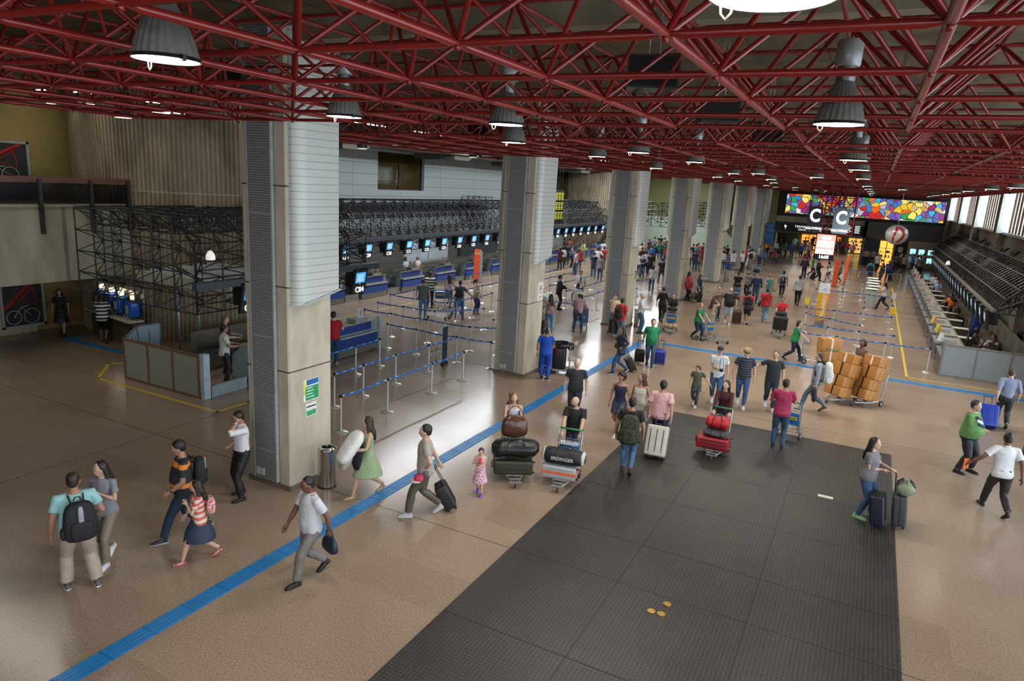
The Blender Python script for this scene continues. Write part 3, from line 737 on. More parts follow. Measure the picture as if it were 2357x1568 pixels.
def belt(t,a,b):
    """belt pulled from post t at a to the point b, part of that post"""
    d=V((b[0]-a[0],b[1]-a[1],0)); L=d.length; mb=MB(); N=6
    for i in range(N):
        u0=i/N; u1=(i+1)/N; z=lambda u:-.035*4*u*(1-u)*min(1,L/2)
        o=len(mb.v)
        for u in(u0,u1):
            for yy in(-.002,.002):
                for zz in(-.024,.024): mb.v.append((u*L,yy,zz+z(u)))
        mb.f+=[(o,o+1,o+3,o+2),(o+4,o+6,o+7,o+5),(o,o+4,o+5,o+1),(o+2,o+3,o+7,o+6),(o+1,o+5,o+7,o+3),(o,o+2,o+6,o+4)]; mb.mi+=[0]*6
    o=mb.build('belt',[belt_mat()],t,None); o.location=(0,0,.925); o.rotation_euler=(0,0,math.atan2(d.y,d.x)); return o
def bin_(x,y,label,group):
    t=thing('trash_bin',label,'trash bin',(x,y,0),0,group)
    mb=MB(); mb.rings([(0,.18,.18),(.02,.18,.18),(.78,.18,.18),(.80,.185,.185),(.82,.185,.185)],28,cap=False); mb.build('body',[mat('b5b8ba',rough=.16,metal=1,var=.03)],t)
    mb=MB()
    n=28; 
    for r,z in((.187,.80),(.187,.835),(.17,.85),(.105,.845),(.10,.80)):
        for k in range(n): mb.v.append((r*math.cos(2*PI*k/n),r*math.sin(2*PI*k/n),z))
    for i in range(4):
        for k in range(n): mb.f.append((i*n+k,i*n+(k+1)%n,(i+1)*n+(k+1)%n,(i+1)*n+k)); mb.mi.append(0)
    mb.build('rim',[mat('c4c7c9',rough=.18,metal=1,var=.03)],t)
    mb=MB(); mb.disc((0,0,.60),.165,.02,24); mb.disc((0,0,0),.185,.03,24); mb.build('liner',['101010'],t); return t
def box_carton(M,label,w,d,h,band,group=None):
    t=thing('cardboard_box',label,'cardboard box',group=group); place(t,M)
    mb=rings_box(w,d,h,.012,3); mb.build('carton',[mat('a8743c',rough=.35,var=.12,scale=5,bump=.1)],t)
    mb=MB(); 
    if band=='w': mb.b6(-.03,.03,-d/2-.004,d/2+.004,-.001,h+.004)
    else: mb.b6(-.028,.028,-d/2-.004,d/2+.004,-.001,h+.004)
    mb.build('tape',['15130f' if band=='b' else 'd8cfc4'],t,None)
    mb=MB(); mb.b6(-w/2-.002,w/2+.002,-.025,.025,-.0005,h+.0025); mb.build('packing_tape',[mat('b98448',rough=.25)],t,None)
    return t

# ---------- camera ----------
F=1590.876; CH=6.2
def setcam():
    yaw,pit,rol=-0.46749136,-0.22490768,-0.05814725
    fwd=V((math.sin(yaw)*math.cos(pit),math.cos(yaw)*math.cos(pit),math.sin(pit))); right=V((math.cos(yaw),-math.sin(yaw),0)); down=fwd.cross(right)
    r2=right*math.cos(rol)+down*math.sin(rol); d2=-right*math.sin(rol)+down*math.cos(rol)
    cam=bpy.data.cameras.new('camera'); o=bpy.data.objects.new('camera',cam); COL.objects.link(o)
    m=Matrix((r2,-d2,-fwd)).transposed().to_4x4(); m.translation=(0,0,CH); o.matrix_world=m
    cam.sensor_width=36; cam.lens=36*F/2357; cam.clip_end=300; cam.clip_start=.1; SC.camera=o
setcam()
SC.view_settings.view_transform='Standard'; SC.view_settings.look='None'; SC.view_settings.gamma=1; SC.view_settings.use_curve_mapping=False
SC.view_settings.exposure=EXPO
# ---------- materials of the shell ----------
def floor_mat():
    m=bpy.data.materials.new('granite_floor'); m.use_nodes=True; n,l=nodes(m); b=n['Principled BSDF']
    t=n.new('ShaderNodeTexCoord'); 
    sp=n.new('ShaderNodeTexNoise'); sp.inputs['Scale'].default_value=42; sp.inputs['Detail'].default_value=4; sp.inputs['Roughness'].default_value=.8; l.new(t.outputs['Object'],sp.inputs['Vector'])
    r=n.new('ShaderNodeValToRGB'); e=r.color_ramp.elements; e[0].position=.36; e[0].color=(*lin('7a695a'),1); e[1].position=.66; e[1].color=(*lin('b09c88'),1); l.new(sp.outputs['Fac'],r.inputs['Fac'])
    br=n.new('ShaderNodeTexBrick'); br.inputs['Scale'].default_value=1; br.inputs['Mortar Size'].default_value=.0; br.inputs['Brick Width'].default_value=1.9; br.inputs['Row Height'].default_value=.95; br.offset=.5
    br.inputs['Color1'].default_value=(.86,.85,.84,1); br.inputs['Color2'].default_value=(1.0,1.0,1.0,1); br.inputs['Mortar'].default_value=(.9,.9,.9,1); l.new(t.outputs['Object'],br.inputs['Vector'])
    bn=n.new('ShaderNodeTexNoise'); bn.inputs['Scale'].default_value=.35; bn.inputs['Detail'].default_value=5; l.new(t.outputs['Object'],bn.inputs['Vector'])
    r2=n.new('ShaderNodeValToRGB'); q=r2.color_ramp.elements; q[0].position=.3; q[0].color=(.86,.84,.82,1); q[1].position=.7; q[1].color=(1.04,1.03,1.02,1); l.new(bn.outputs['Fac'],r2.inputs['Fac'])
    m1=n.new('ShaderNodeMix'); m1.data_type='RGBA'; m1.blend_type='MULTIPLY'; m1.inputs[0].default_value=1; l.new(r.outputs[0],m1.inputs[6]); l.new(br.outputs['Color'],m1.inputs[7])
    m2=n.new('ShaderNodeMix'); m2.data_type='RGBA'; m2.blend_type='MULTIPLY'; m2.inputs[0].default_value=1; l.new(m1.outputs[2],m2.inputs[6]); l.new(r2.outputs[0],m2.inputs[7])
    l.new(m2.outputs[2],b.inputs['Base Color']); b.inputs['Roughness'].default_value=.23; b.inputs['Specular IOR Level'].default_value=.42
    rr=n.new('ShaderNodeMapRange'); rr.inputs[3].default_value=.14; rr.inputs[4].default_value=.28; l.new(bn.outputs['Fac'],rr.inputs[0]); l.new(rr.outputs[0],b.inputs['Roughness'])
    return m
def concrete(c1,c2,board=None,axis=2,rough=.75,bump=.25):
    m=bpy.data.materials.new('concrete'); m.use_nodes=True; n,l=nodes(m); b=n['Principled BSDF']; b.inputs['Roughness'].default_value=rough
    t=n.new('ShaderNodeTexCoord'); nz=n.new('ShaderNodeTexNoise'); nz.inputs['Scale'].default_value=1.6; nz.inputs['Detail'].default_value=8; nz.inputs['Roughness'].default_value=.62
    mp=n.new('ShaderNodeMapping'); mp.inputs['Scale'].default_value=(1,1,.45); l.new(t.outputs['Object'],mp.inputs[0]); l.new(mp.outputs[0],nz.inputs['Vector'])
    r=n.new('ShaderNodeValToRGB'); e=r.color_ramp.elements; e[0].position=.32; e[0].color=(*lin(c1),1); e[1].position=.66; e[1].color=(*lin(c2),1); l.new(nz.outputs['Fac'],r.inputs['Fac'])
    out=r.outputs[0]
    if board:
        s=n.new('ShaderNodeSeparateXYZ'); l.new(t.outputs['Object'],s.inputs[0]); mu=n.new('ShaderNodeMath'); mu.operation='MULTIPLY'; mu.inputs[1].default_value=1/board; l.new(s.outputs[axis],mu.inputs[0])
        fr=n.new('ShaderNodeMath'); fr.operation='FRACT'; l.new(mu.outputs[0],fr.inputs[0]); lt=n.new('ShaderNodeMath'); lt.operation='LESS_THAN'; lt.inputs[1].default_value=.05; l.new(fr.outputs[0],lt.inputs[0])
        mx=n.new('ShaderNodeMix'); mx.data_type='RGBA'; mx.blend_type='MULTIPLY'; l.new(lt.outputs[0],mx.inputs['Factor']); l.new(out,mx.inputs[6]); mx.inputs[7].default_value=(.55,.55,.55,1); out=mx.outputs[2]
    l.new(out,b.inputs['Base Color']); bp=n.new('ShaderNodeBump'); bp.inputs['Strength'].default_value=bump; bp.inputs['Distance'].default_value=.02; l.new(nz.outputs['Fac'],bp.inputs['Height']); l.new(bp.outputs[0],b.inputs['Normal'])
    return m
CON=concrete('a39b88','c6beab'); CON2=concrete('5d5344','7d7260',board=.6,axis=1); RIB=concrete('6e6250','988a72',bump=.6)
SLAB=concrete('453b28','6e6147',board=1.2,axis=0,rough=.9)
# ---------- floor ----------
mb=MB(); mb.b6(-34,10,-9,80,-.3,0); mb.b6(-34,10,80,110,-.3,0); struct(mb,'floor',[floor_mat()])
mb=MB()
for k in range(8):
    y=9.83+10.27*k; mb.b6(-27,6.4,y-.006,y+.006,0,.002)
for x in(-14.15,-4.0): mb.b6(x-.005,x+.005,-5,80,0,.002)
struct(mb,'trim_1',['2b241d'])
# ---------- rubber mat ----------
def mat_rubber():
    m=bpy.data.materials.new('ribbed_rubber'); m.use_nodes=True; n,l=nodes(m); b=n['Principled BSDF']; b.inputs['Roughness'].default_value=.42
    t=n.new('ShaderNodeTexCoord'); ck=n.new('ShaderNodeTexBrick'); ck.offset=0; ck.inputs['Scale'].default_value=1; ck.inputs['Brick Width'].default_value=.06; ck.inputs['Row Height'].default_value=.06; ck.inputs['Mortar Size'].default_value=.014; ck.inputs['Mortar Smooth'].default_value=.1
    ck.inputs['Color1'].default_value=(*lin('3a3734'),1); ck.inputs['Color2'].default_value=(*lin('413e3a'),1); ck.inputs['Mortar'].default_value=(*lin('24211f'),1); l.new(t.outputs['Object'],ck.inputs['Vector'])
    nz=n.new('ShaderNodeTexNoise'); nz.inputs['Scale'].default_value=1.1; nz.inputs['Detail'].default_value=7; l.new(t.outputs['Object'],nz.inputs['Vector'])
    r=n.new('ShaderNodeValToRGB'); e=r.color_ramp.elements; e[0].position=.3; e[0].color=(.75,.75,.75,1); e[1].position=.75; e[1].color=(1.25,1.2,1.15,1); l.new(nz.outputs['Fac'],r.inputs['Fac'])
    mx=n.new('ShaderNodeMix'); mx.data_type='RGBA'; mx.blend_type='MULTIPLY'; mx.inputs[0].default_value=1; l.new(ck.outputs['Color'],mx.inputs[6]); l.new(r.outputs[0],mx.inputs[7]); l.new(mx.outputs[2],b.inputs['Base Color'])
    bp=n.new('ShaderNodeBump'); bp.inputs['Strength'].default_value=.5; bp.inputs['Distance'].default_value=.004; bp.invert=True; l.new(ck.outputs['Fac'],bp.inputs['Height']); l.new(bp.outputs[0],b.inputs['Normal'])
    return m
t=thing('rubber_mat','large dark ribbed rubber mat laid on the tan floor in the foreground','floor mat',(0,0,0))
mb=MB(); mb.b6(-4.76,1.25,-3,19.2,0,.012); mb.build('mat_sheet',[mat_rubber()],t,None)
mb=MB()
for y in(17.2,15.2,13.2,11.2,9.83,7.7): mb.b6(-4.76,1.25,y-.008,y+.008,.0,.0135)
for x in(-2.8,-.8): mb.b6(x-.006,x+.006,-3,19.2,0,.0134)
mb.build('seam',['15130f'],t,None)
for i,(x,y) in enumerate(DISCS):
    mb=MB(); mb.disc((0,0,0),.06,.018,20); mb.build('floor_socket',[mat('b99a4e',rough=.3,metal=.8)],None,'auto',(x,y,.008),label=('left','right','nearest')[i]+' of three small round brass floor caps set in the dark rubber mat',cat='floor cap',group='brass floor caps')
mb=MB(); mb.b6(-.65,-.35,0,.12,0,.012); 
mb.build('paper_slip',['c9c2b2'],None,None,(.45,15.35,.012),label='small pale slip of paper lying on the dark mat behind the woman with suitcases',cat='paper')
# ---------- tactile strips and tape lines ----------
def tactile(name,x0,x1,y0,y1,along,label):
    t=thing(name,label,'floor strip',((x0+x1)/2,(y0+y1)/2,0)); mb=MB(); w=(x1-x0)/2; h=(y1-y0)/2
    m=mat('1c6aa6',rough=.45,var=.12,scale=3)
    mb.b6(-w,w,-h,h,0,.006); mb.build('base_strip',[m],t,None); mb=MB()
    if along=='y':
        for i in range(4):
            x=-w+(i+.5)*2*w/4; L=.58; k=int(2*h/.6)
            for j in range(k): y=-h+.6*j+.01; mb.b6(x-.028,x+.028,y,y+L,.004,.012)
    else:
        for i in range(3):
            y=-h+(i+.5)*2*h/3; k=int(2*w/.6)
            for j in range(k): x=-w+.6*j+.01; mb.b6(x,x+.58,y-.03,y+.03,.004,.012)
    mb.build('ridge',[mat('2476b2',rough=.4,var=.1,scale=3)],t,None,kind='stuff')
tactile('tactile_strip',-8.02,-7.72,-2,27.5,'y','long blue ridged guidance strip running diagonally across the foreground floor')
tactile('tactile_strip',-7.1,6.2,27.72,28.1,'x','blue guidance strip crossing the hall in front of the cardboard boxes')
tactile('tactile_strip',-24.5,-21.2,13.7,13.95,'x','short blue guidance strip on the floor by the public telephones')
tactile('tactile_strip',-24.55,-24.3,13.95,14.7,'y','short blue guidance leg turning towards the telephone counter')
def tape(pts,label,w=.09,close=False):
    mb=MB()
    for (x0,y0),(x1,y1) in zip(pts,pts[1:]):
        d=V((x1-x0,y1-y0,0)); L=d.length; d.normalize(); q=V((-d.y,d.x,0))*w/2; e=d*w*.5
        a=V((x0,y0,0))-e; b=V((x1,y1,0))+e
        mb.add([a-q,b-q,b+q,a+q]+[p+V((0,0,.003)) for p in(a-q,b-q,b+q,a+q)],[(3,2,1,0),(4,5,6,7),(0,1,5,4),(1,2,6,5),(2,3,7,6),(3,0,4,7)])
    mb.build('tape_line',[mat('c9a82a',rough=.5,var=.1)],None,None,label=label,cat='floor line')
tape([(-20.0,13.3),(-20.43,12.8),(-19.21,11.68),(-14.28,11.68),(-14.28,12.7)],'yellow floor line running around the grey booth panels on the left')
tape([(-14.28,12.7),(-14.28,19.4)],'yellow floor line along the front barrier row beside the check-in counter')
tape([(-20.0,22.0),(-20.1,60)],'thin yellow floor line in front of the far left check-in desks',.06)
tape([(1.88,60),(1.9,28.75),(6.2,28.75)],'yellow floor line turning the corner in front of the right check-in counters')
tape([(-.6,66),(-.6,72)],'short yellow floor dash near the far passage')
# ---------- columns ----------
def perf_mat():
    m=bpy.data.materials.new('perforated_metal'); m.use_nodes=True; n,l=nodes(m); b=n['Principled BSDF']; b.inputs['Roughness'].default_value=.45; b.inputs['Metallic'].default_value=.3
    t=n.new('ShaderNodeTexCoord'); s=n.new('ShaderNodeSeparateXYZ'); l.new(t.outputs['Object'],s.inputs[0])
    def mth(op,a,b2=None):
        q=n.new('ShaderNodeMath'); q.operation=op
        for i,z in enumerate((a,b2)):
            if z is None: continue
            if isinstance(z,(int,float)): q.inputs[i].default_value=z
            else: l.new(z,q.inputs[i])
        return q.outputs[0]
    fx=mth('ABSOLUTE',mth('SUBTRACT',mth('FRACT',mth('MULTIPLY',s.outputs[0],22)),.5)); fz=mth('ABSOLUTE',mth('SUBTRACT',mth('FRACT',mth('MULTIPLY',s.outputs[2],22)),.5))
    g=mth('MULTIPLY',mth('LESS_THAN',fx,.23),mth('LESS_THAN',fz,.23))
    sm=mth('GREATER_THAN',mth('FRACT',mth('ADD',mth('MULTIPLY',s.outputs[2],1/1.16),.37)),.03)
    g=mth('MULTIPLY',g,sm)
    mx=n.new('ShaderNodeMix'); mx.data_type='RGBA'; l.new(g,mx.inputs['Factor']); mx.inputs[6].default_value=(*lin('9a9da0'),1); mx.inputs[7].default_value=(*lin('1c1b1a'),1); l.new(mx.outputs[2],b.inputs['Base Color'])
    return m
def clad_mat():
    m=bpy.data.materials.new('white_cladding'); m.use_nodes=True; n,l=nodes(m); b=n['Principled BSDF']; b.inputs['Roughness'].default_value=.28; b.inputs['Specular IOR Level'].default_value=.5
    t=n.new('ShaderNodeTexCoord'); s=n.new('ShaderNodeSeparateXYZ'); l.new(t.outputs['Object'],s.inputs[0])
    mu=n.new('ShaderNodeMath'); mu.operation='MULTIPLY'; mu.inputs[1].default_value=7.4; l.new(s.outputs[2],mu.inputs[0]); fr=n.new('ShaderNodeMath'); fr.operation='FRACT'; l.new(mu.outputs[0],fr.inputs[0])
    lt=n.new('ShaderNodeMath'); lt.operation='LESS_THAN'; lt.inputs[1].default_value=.07; l.new(fr.outputs[0],lt.inputs[0])
    mx=n.new('ShaderNodeMix'); mx.data_type='RGBA'; l.new(lt.outputs[0],mx.inputs['Factor']); mx.inputs[6].default_value=(*lin('bfc3be'),1); mx.inputs[7].default_value=(*lin('7e807b'),1); l.new(mx.outputs[2],b.inputs['Base Color'])
    bp=n.new('ShaderNodeBump'); bp.inputs['Distance'].default_value=.01; bp.inputs['Strength'].default_value=.35; l.new(fr.outputs[0],bp.inputs['Height']); l.new(bp.outputs[0],b.inputs['Normal']); return m
PERF=perf_mat(); CLAD=clad_mat(); GREY=mat('8b8d8c',rough=.5)
CT=8.6
mb=MB(); mb.b6(-1.5,0,0,1.35,0,CT)
mb=MB()
# shaft with recessed corner strips left and right of the panel
mb.prism([(-1.05,.0),(-.93,.0),(-.91,.03),(-.26,.03),(-.24,.0),(0,0),(.03,.03),(.03,1.14),(0,1.17),(-1.05,1.17),(-1.08,1.14),(-1.08,.03)],0,CT,2)
C_SH=mb.mesh('shaft',[CON],None)
mb=MB(); mb.b6(-1.10,.055,-.025,1.20,0,.10); C_PL=mb.mesh('plinth',[concrete('5b544a','6f665a')],None)
mb=MB()
for z in(2.43,4.06,5.9):
    mb.b6(-1.084,.036,-.004,1.174,z-.012,z+.012)
C_JT=mb.mesh('joint',['4a443a'],None)
mb=MB(); mb.b6(-.89,-.28,-.05,.03,.12,CT-.01); C_PN=mb.mesh('perforated_panel',[PERF],None)
mb=MB(); mb.b6(-.305,-.275,-.056,.03,.12,CT-.01); mb.b6(-.895,-.875,-.054,.03,.12,CT-.01); C_PF=mb.mesh('panel_edge',['a3a6a7'],None)
mb=MB(); 
for x in(-.79,-.66): mb.b6(x-.045,x+.045,-.062,-.045,.20,.34)
C_OUT=mb.mesh('power_outlet',['b9b9b4'],None)
def cowl(sgn):
    # tall sheet-metal hood clipped on the side face; rounded front edge, sloped grille below
    mb=MB(); xs=.03; pr_=[]
    W=.20
    prof=[(0,.06)]+[(.2*math.sin(a),.06+.24*(1-math.cos(a))) for a in [PI/2*i/8 for i in range(1,9)]]+[(W,1.16),(0,1.16)]
    n=len(prof); z0=3.72
    def zb(p): return z0+.17*(p[1])/1.2*1.1
    vs=[(sgn*p[0],p[1],zb(p)) for p in prof]+[(sgn*p[0],p[1],CT-.01) for p in prof]
    fs=[tuple(range(n))[::-1],tuple(range(n,2*n))]+[(i,(i+1)%n,(i+1)%n+n,i+n) for i in range(n)]
    mb.add(vs,fs); return mb
C_CW=cowl(1).mesh('cowl',[CLAD],'auto'); C_CL=cowl(-1).mesh('cowl',[CLAD],'auto')
def grille(sgn):
    mb=MB(); z=lambda y:3.70+.187*y
    P=[(0,.0),(.23,.25),(.24,1.17),(0,1.2)]
    mb.add([(sgn*x,y,z(y)) for x,y in P]+[(sgn*x,y,z(y)+.03) for x,y in P],[(3,2,1,0),(4,5,6,7),(0,1,5,4),(1,2,6,5),(2,3,7,6),(3,0,4,7)])
    mb.cur=1
    P=[(.03,.26),(.19,.36),(.19,1.05),(.03,1.05)]
    mb.add([(sgn*x,y,z(y)-.006) for x,y in P]+[(sgn*x,y,z(y)) for x,y in P],[(3,2,1,0),(4,5,6,7),(0,1,5,4),(1,2,6,5),(2,3,7,6),(3,0,4,7)])
    return mb
C_GR=grille(1).mesh('vent_grille',['a9adab','c3c9cc'],None); C_GL=grille(-1).mesh('vent_grille',['a9adab','c3c9cc'],None)
COLS=[9.36+10.27*k for k in range(8)]
for k,y in enumerate(COLS):
    t=thing('concrete_column',f'{ORD[k]} concrete column from the viewer, with perforated front panel and white side cowls','column',(-9.45,y,0),0,'row of concrete columns')
    for nm,me,off in(('shaft',C_SH,0),('plinth',C_PL,0),('joint',C_JT,0),('perforated_panel',C_PN,0),('panel_edge',C_PF,0),('power_outlet',C_OUT,0),('cowl',C_CW,.03),('vent_grille',C_GR,.03),('cowl',C_CL,-1.08),('vent_grille',C_GL,-1.08)):
        if nm=='power_outlet' and k not in(0,1,3,4): continue
        if k==7 and nm in('cowl','vent_grille'): continue
        o=bpy.data.objects.new(nm,me); COL.objects.link(o); o.parent=t; o.location=(off,0,0)
def poster(x,y,z,w,h,kind,label,name='notice'):
    t=thing(name,label,'notice',(x,y,z)); mb=MB(); mb.b6(0,.012,-w/2,w/2,-h/2,h/2)
    mb.build('sheet',['d9dbd6'],t,None)
    if kind=='green':
        mb=MB(); mb.b6(.012,.015,-w*.36,w*.48,-h*.46,h*.18); mb.build('green_panel',['23905a'],t,None)
        mb=MB(); mb.b6(.012,.015,-w*.3,w*.48,h*.24,h*.48); mb.build('blue_band',['2a62a8'],t,None)
        mb=MB(); mb.b6(.012,.0155,-w*.49,-w*.38,-h*.2,h*.46); mb.build('yellow_edge',['d8c838'],t,None)
        mb=MB()
        for i in range(4): mb.b6(.015,.017,-w*.3,w*(.1+.08*(i%2)),h*(.1-.14*i)-.008,h*(.1-.14*i)+.008)
        mb.build('text_lines',['d5e8dc'],t,None)
    elif kind=='small':
        mb=MB(); mb.b6(.012,.015,-w*.44,w*.44,-h*.44,-h*.05); mb.build('green_panel',['3a9c6c'],t,None)
        mb=MB(); mb.b6(.012,.015,-w*.44,w*.44,h*.2,h*.3); mb.build('black_bar',['222222'],t,None)
    elif kind=='nosmoke':
        mb=MB(); N=24
        for i in range(N):
            a=2*PI*i/N; b=2*PI*(i+1)/N; r0,r1=w*.24,w*.31; f=lambda r,a:(.015,r*math.cos(a),h*.12+r*math.sin(a))
            mb.add([f(r0,a),f(r0,b),f(r1,b),f(r1,a)],[(0,1,2,3)])
        mb.b6(.012,.0155,-w*.24,w*.24,h*.12-.012,h*.12+.012)
        mb.build('no_smoking_symbol',['b53040'],t,None)
        mb=MB(); mb.b6(.012,.0155,-.03,.03,h*.14,h*.2); mb.b6(.012,.0155,-w*.3,w*.3,-h*.3,-h*.27); mb.b6(.012,.0155,-w*.2,w*.2,-h*.38,-h*.35); mb.build('text_lines',['55565a'],t,None)
X1=-9.42
poster(X1,9.93,1.97,.42,.44,'green','green and blue notice taped to the near face of the first column')
poster(X1,9.93,1.56,.29,.27,'small','small green and white notice under the larger one on the first column')
poster(X1,20.5,2.75,.40,.62,'nosmoke','white no-smoking sign on the second column')
poster(X1,30.75,2.35,.34,.44,'green','green and blue notice on the third column')
poster(X1,41.0,2.75,.34,.62,'nosmoke','white no-smoking sign on the fourth column')
poster(X1,41.0,1.3,.3,.3,'small','pale green notice low on the fourth column')
poster(X1,51.3,2.35,.34,.44,'green','green and blue notice on the fifth column')
poster(X1,61.6,2.75,.34,.62,'nosmoke','white no-smoking sign on the sixth column')
BIN=bin_
bin_(-9.02,9.95,'polished steel ashtray bin standing beside the first column','steel bins beside the columns')
bin_(-9.12,21.45,'polished steel bin beside the second column behind the cleaner','steel bins beside the columns')
bin_(-9.05,30.75,'polished steel bin between the third column and the white-haired man','steel bins beside the columns')
bin_(-9.05,52.1,'polished steel bin beside the fifth column','steel bins beside the columns')
bin_(-9.05,62.5,'pale steel bin beside the sixth column','steel bins beside the columns')
# ---------- red space frame ----------
RED=mat('7a1b17',rough=.3,var=.10,scale=2.5); S=1.284
XL=[.162-S*k for k in range(10,-5,-1)]; XU=[XL[0]-S/2+S*i for i in range(len(XL)+1)]
ZL,ZU=7.0,7.72
def frame_parts(ns,r=.030):
    YL=[S*j for j in range(7)]; YU=[-S/2+S*j for j in range(8)]; out=[]
    def ln(nm,p,q,rr=r):
        mb=MB(); N=max(1,round((V(q)-V(p)).length/S))
        secs=[]
        for i in range(N+1):
            c=V(p).lerp(V(q),i/N); 
            if i>0: secs.append((c-(V(q)-V(p)).normalized()*.10,rr,rr)); secs.append((c-(V(q)-V(p)).normalized()*.02,rr*1.05,rr*.45))
            if i<N: secs.append((c+(V(q)-V(p)).normalized()*.02,rr*1.05,rr*.45)); secs.append((c+(V(q)-V(p)).normalized()*.10,rr,rr))
        mb.loft(secs,ns,True,up=(0,0,1)); out.append((nm,mb.mesh(nm,[RED],True)))
    for x in XL: ln('lower_chord',(x,YL[0],ZL),(x,YL[-1],ZL))
    for y in YL: ln('lower_chord',(XL[0],y,ZL),(XL[-1],y,ZL),r*.85)
    for x in XU: ln('upper_chord',(x,YU[0],ZU),(x,YU[-1],ZU),r*.68)
    for y in YU: ln('upper_chord',(XU[0],y,ZU),(XU[-1],y,ZU),r*.68)
    for y in YL:
        mb=MB()
        for x in XL:
            for sx in(-1,1):
                for sy in(-1,1): mb.tube((x,y,ZL),(x+sx*S/2,y+sy*S/2,ZU),r*.64,ns,None,False)
            mb.box((x,y,ZL-.02),(.03,.03,.04))
        out.append(('brace',mb.mesh('brace',[RED],True)))
    return out
FP=[frame_parts(8),frame_parts(5)]
Y0=1.235
for k in range(8):
    t=thing('space_frame',f'red tubular space frame filling the {ORD[k]} ceiling bay from the viewer','ceiling truss',(0,Y0+10.272*k,0),0,'red ceiling space frames')
    for nm,me in FP[0 if k<2 else 1]:
        o=bpy.data.objects.new(nm,me); COL.objects.link(o); o.parent=t
t=thing('space_frame','red tubular space frame edge directly above the viewer','ceiling truss',(0,Y0-10.272,0),0,'red ceiling space frames')
for nm,me in FP[1]:
    o=bpy.data.objects.new(nm,me); COL.objects.link(o); o.parent=t
# cable conduits clipped above the chords
for i,(y,lab) in enumerate(((3.2,'nearest'),(8.2,'middle'),(13.6,'farther'))):
    mb=MB(); mb.path([(x,y+.12*math.sin(x*1.3),7.95+.05*math.sin(x)) for x in [-13+i_*1.2 for i_ in range(16)]],.022,6); mb.build('conduit',[mat('6f6a5e',rough=.5)],None,True,label=lab+' grey cable conduit strung across above the red truss',cat='pipe',group='cable conduits')
# ---------- slab and beams ----------
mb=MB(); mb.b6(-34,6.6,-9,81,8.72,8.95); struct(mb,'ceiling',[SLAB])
for k in range(-1,8):
    mb=MB(); y=9.36+10.27*k
    if k>=0: mb.b6(-34,6.6,y+.15,y+1.1,8.36,8.72); struct(mb,'trim_%d'%(k+10),[concrete('6d6553','8b826d',rough=.9)])
# ---------- pendant bell lamps ----------
def bell():
    out=[]
    mb=MB(); mb.rings([(.62,.12,.12),(.64,.135,.135),(.86,.14,.14),(.90,.12,.12),(.91,.05,.05)],24); out.append(('ballast_housing',mb.mesh('lamp_part',[mat('8f9496',rough=.35,metal=.3)],'auto')))
    mb=MB(); mb.rings([(.44,.085,.085),(.47,.10,.10),(.62,.10,.10)],20); mb.tube((0,0,.9),(0,0,1.08),.012,6); out.append(('neck',mb.mesh('lamp_part',[mat('6d7072',rough=.3,metal=.7)],'auto')))
    mb=MB(); n=48; prof=[(.48,.09),(.42,.115),(.32,.165),(.20,.215),(.08,.250),(.02,.262)]
    for z,r in prof:
        for k in range(n):
            q=r*(1+(.028 if k%2 else -.01)*(z<.47)); mb.v.append((q*math.cos(2*PI*k/n),q*math.sin(2*PI*k/n),z))
    for i in range(len(prof)-1):
        for k in range(n): mb.f.append((i*n+k,i*n+(k+1)%n,(i+1)*n+(k+1)%n,(i+1)*n+k)); mb.mi.append(0)
    out.append(('shade',mb.mesh('lamp_part',[mat('6f706c',rough=.32,var=.15,metal=.3)],None)))
    mb=MB(); mb.rings([(.0,.272,.272),(.012,.28,.28),(.03,.272,.272)],36,cap=False); mb.box((.28,0,.01),(.05,.03,.05)); out.append(('rim',mb.mesh('lamp_part',[mat('3d3f40',rough=.3,metal=.8)],'auto')))
    mb=MB(); mb.disc((0,0,.004),.265,.012,36); out.append(('lens',mb.mesh('lamp_part',[glow('fff6e6',LAMP)],None)))
    mb=MB(); mb.path([(-.22,-.05,.0),(-.215,-.05,-.05),(-.19,-.05,-.075),(-.165,-.05,-.05),(-.16,-.05,0)],.006,5); out.append(('safety_chain',mb.mesh('lamp_part',[mat('d8d4c4',rough=.4)],True)))
    return out
BELL=bell()
for i,(x,y,z,lab) in enumerate(LAMPS):
    t=thing('pendant_lamp',lab,'hanging lamp',(x,y,z),random.uniform(-.5,.5),'bell lamps hanging in the red truss',.8)
    for nm,me in BELL:
        o=bpy.data.objects.new(nm,me); COL.objects.link(o); o.parent=t
for i,(x,y,z,lab) in enumerate(CANS):
    t=thing('cylinder_downlight',lab,'ceiling lamp',(x,y,z),0,'black cylinder downlights')
    mb=MB(); mb.rings([(0,.17,.17),(.45,.17,.17),(.47,.15,.15)],24); mb.tube((0,0,.45),(0,0,.9),.012,6); mb.build('housing',[mat('15171a',rough=.3)],t)
    mb=MB(); mb.disc((0,0,-.006),.15,.008,24); mb.build('lens',[glow('fff2d8',LAMP*.25)],t,None)
for i,(x,y,z,lab) in enumerate(SPEAK):
    t=thing('loudspeaker',lab,'loudspeaker',(x,y,z),.35 if i<3 else 0,'black ceiling loudspeakers')
    mb=MB(); mb.prism([(-.19,.0),(.19,.0),(.19,.33),(-.19,.33)],-.27,.27); mb.build('cabinet',[mat('131416',rough=.35)],t,None)
    mb=MB(); mb.b6(-.25,.25,-.20,-.188,.02,.31); mb.build('front_grille',[mat('060607',rough=.9)],t,None)
    mb=MB()
    for a in(-.06,.06): mb.tube((a,0,.33),(a*.4,0,1.4),.006,5); mb.sq((a,0,.34),(.03,.02,.02),.6,8)
    mb.build('hanger',[STEEL()],t)
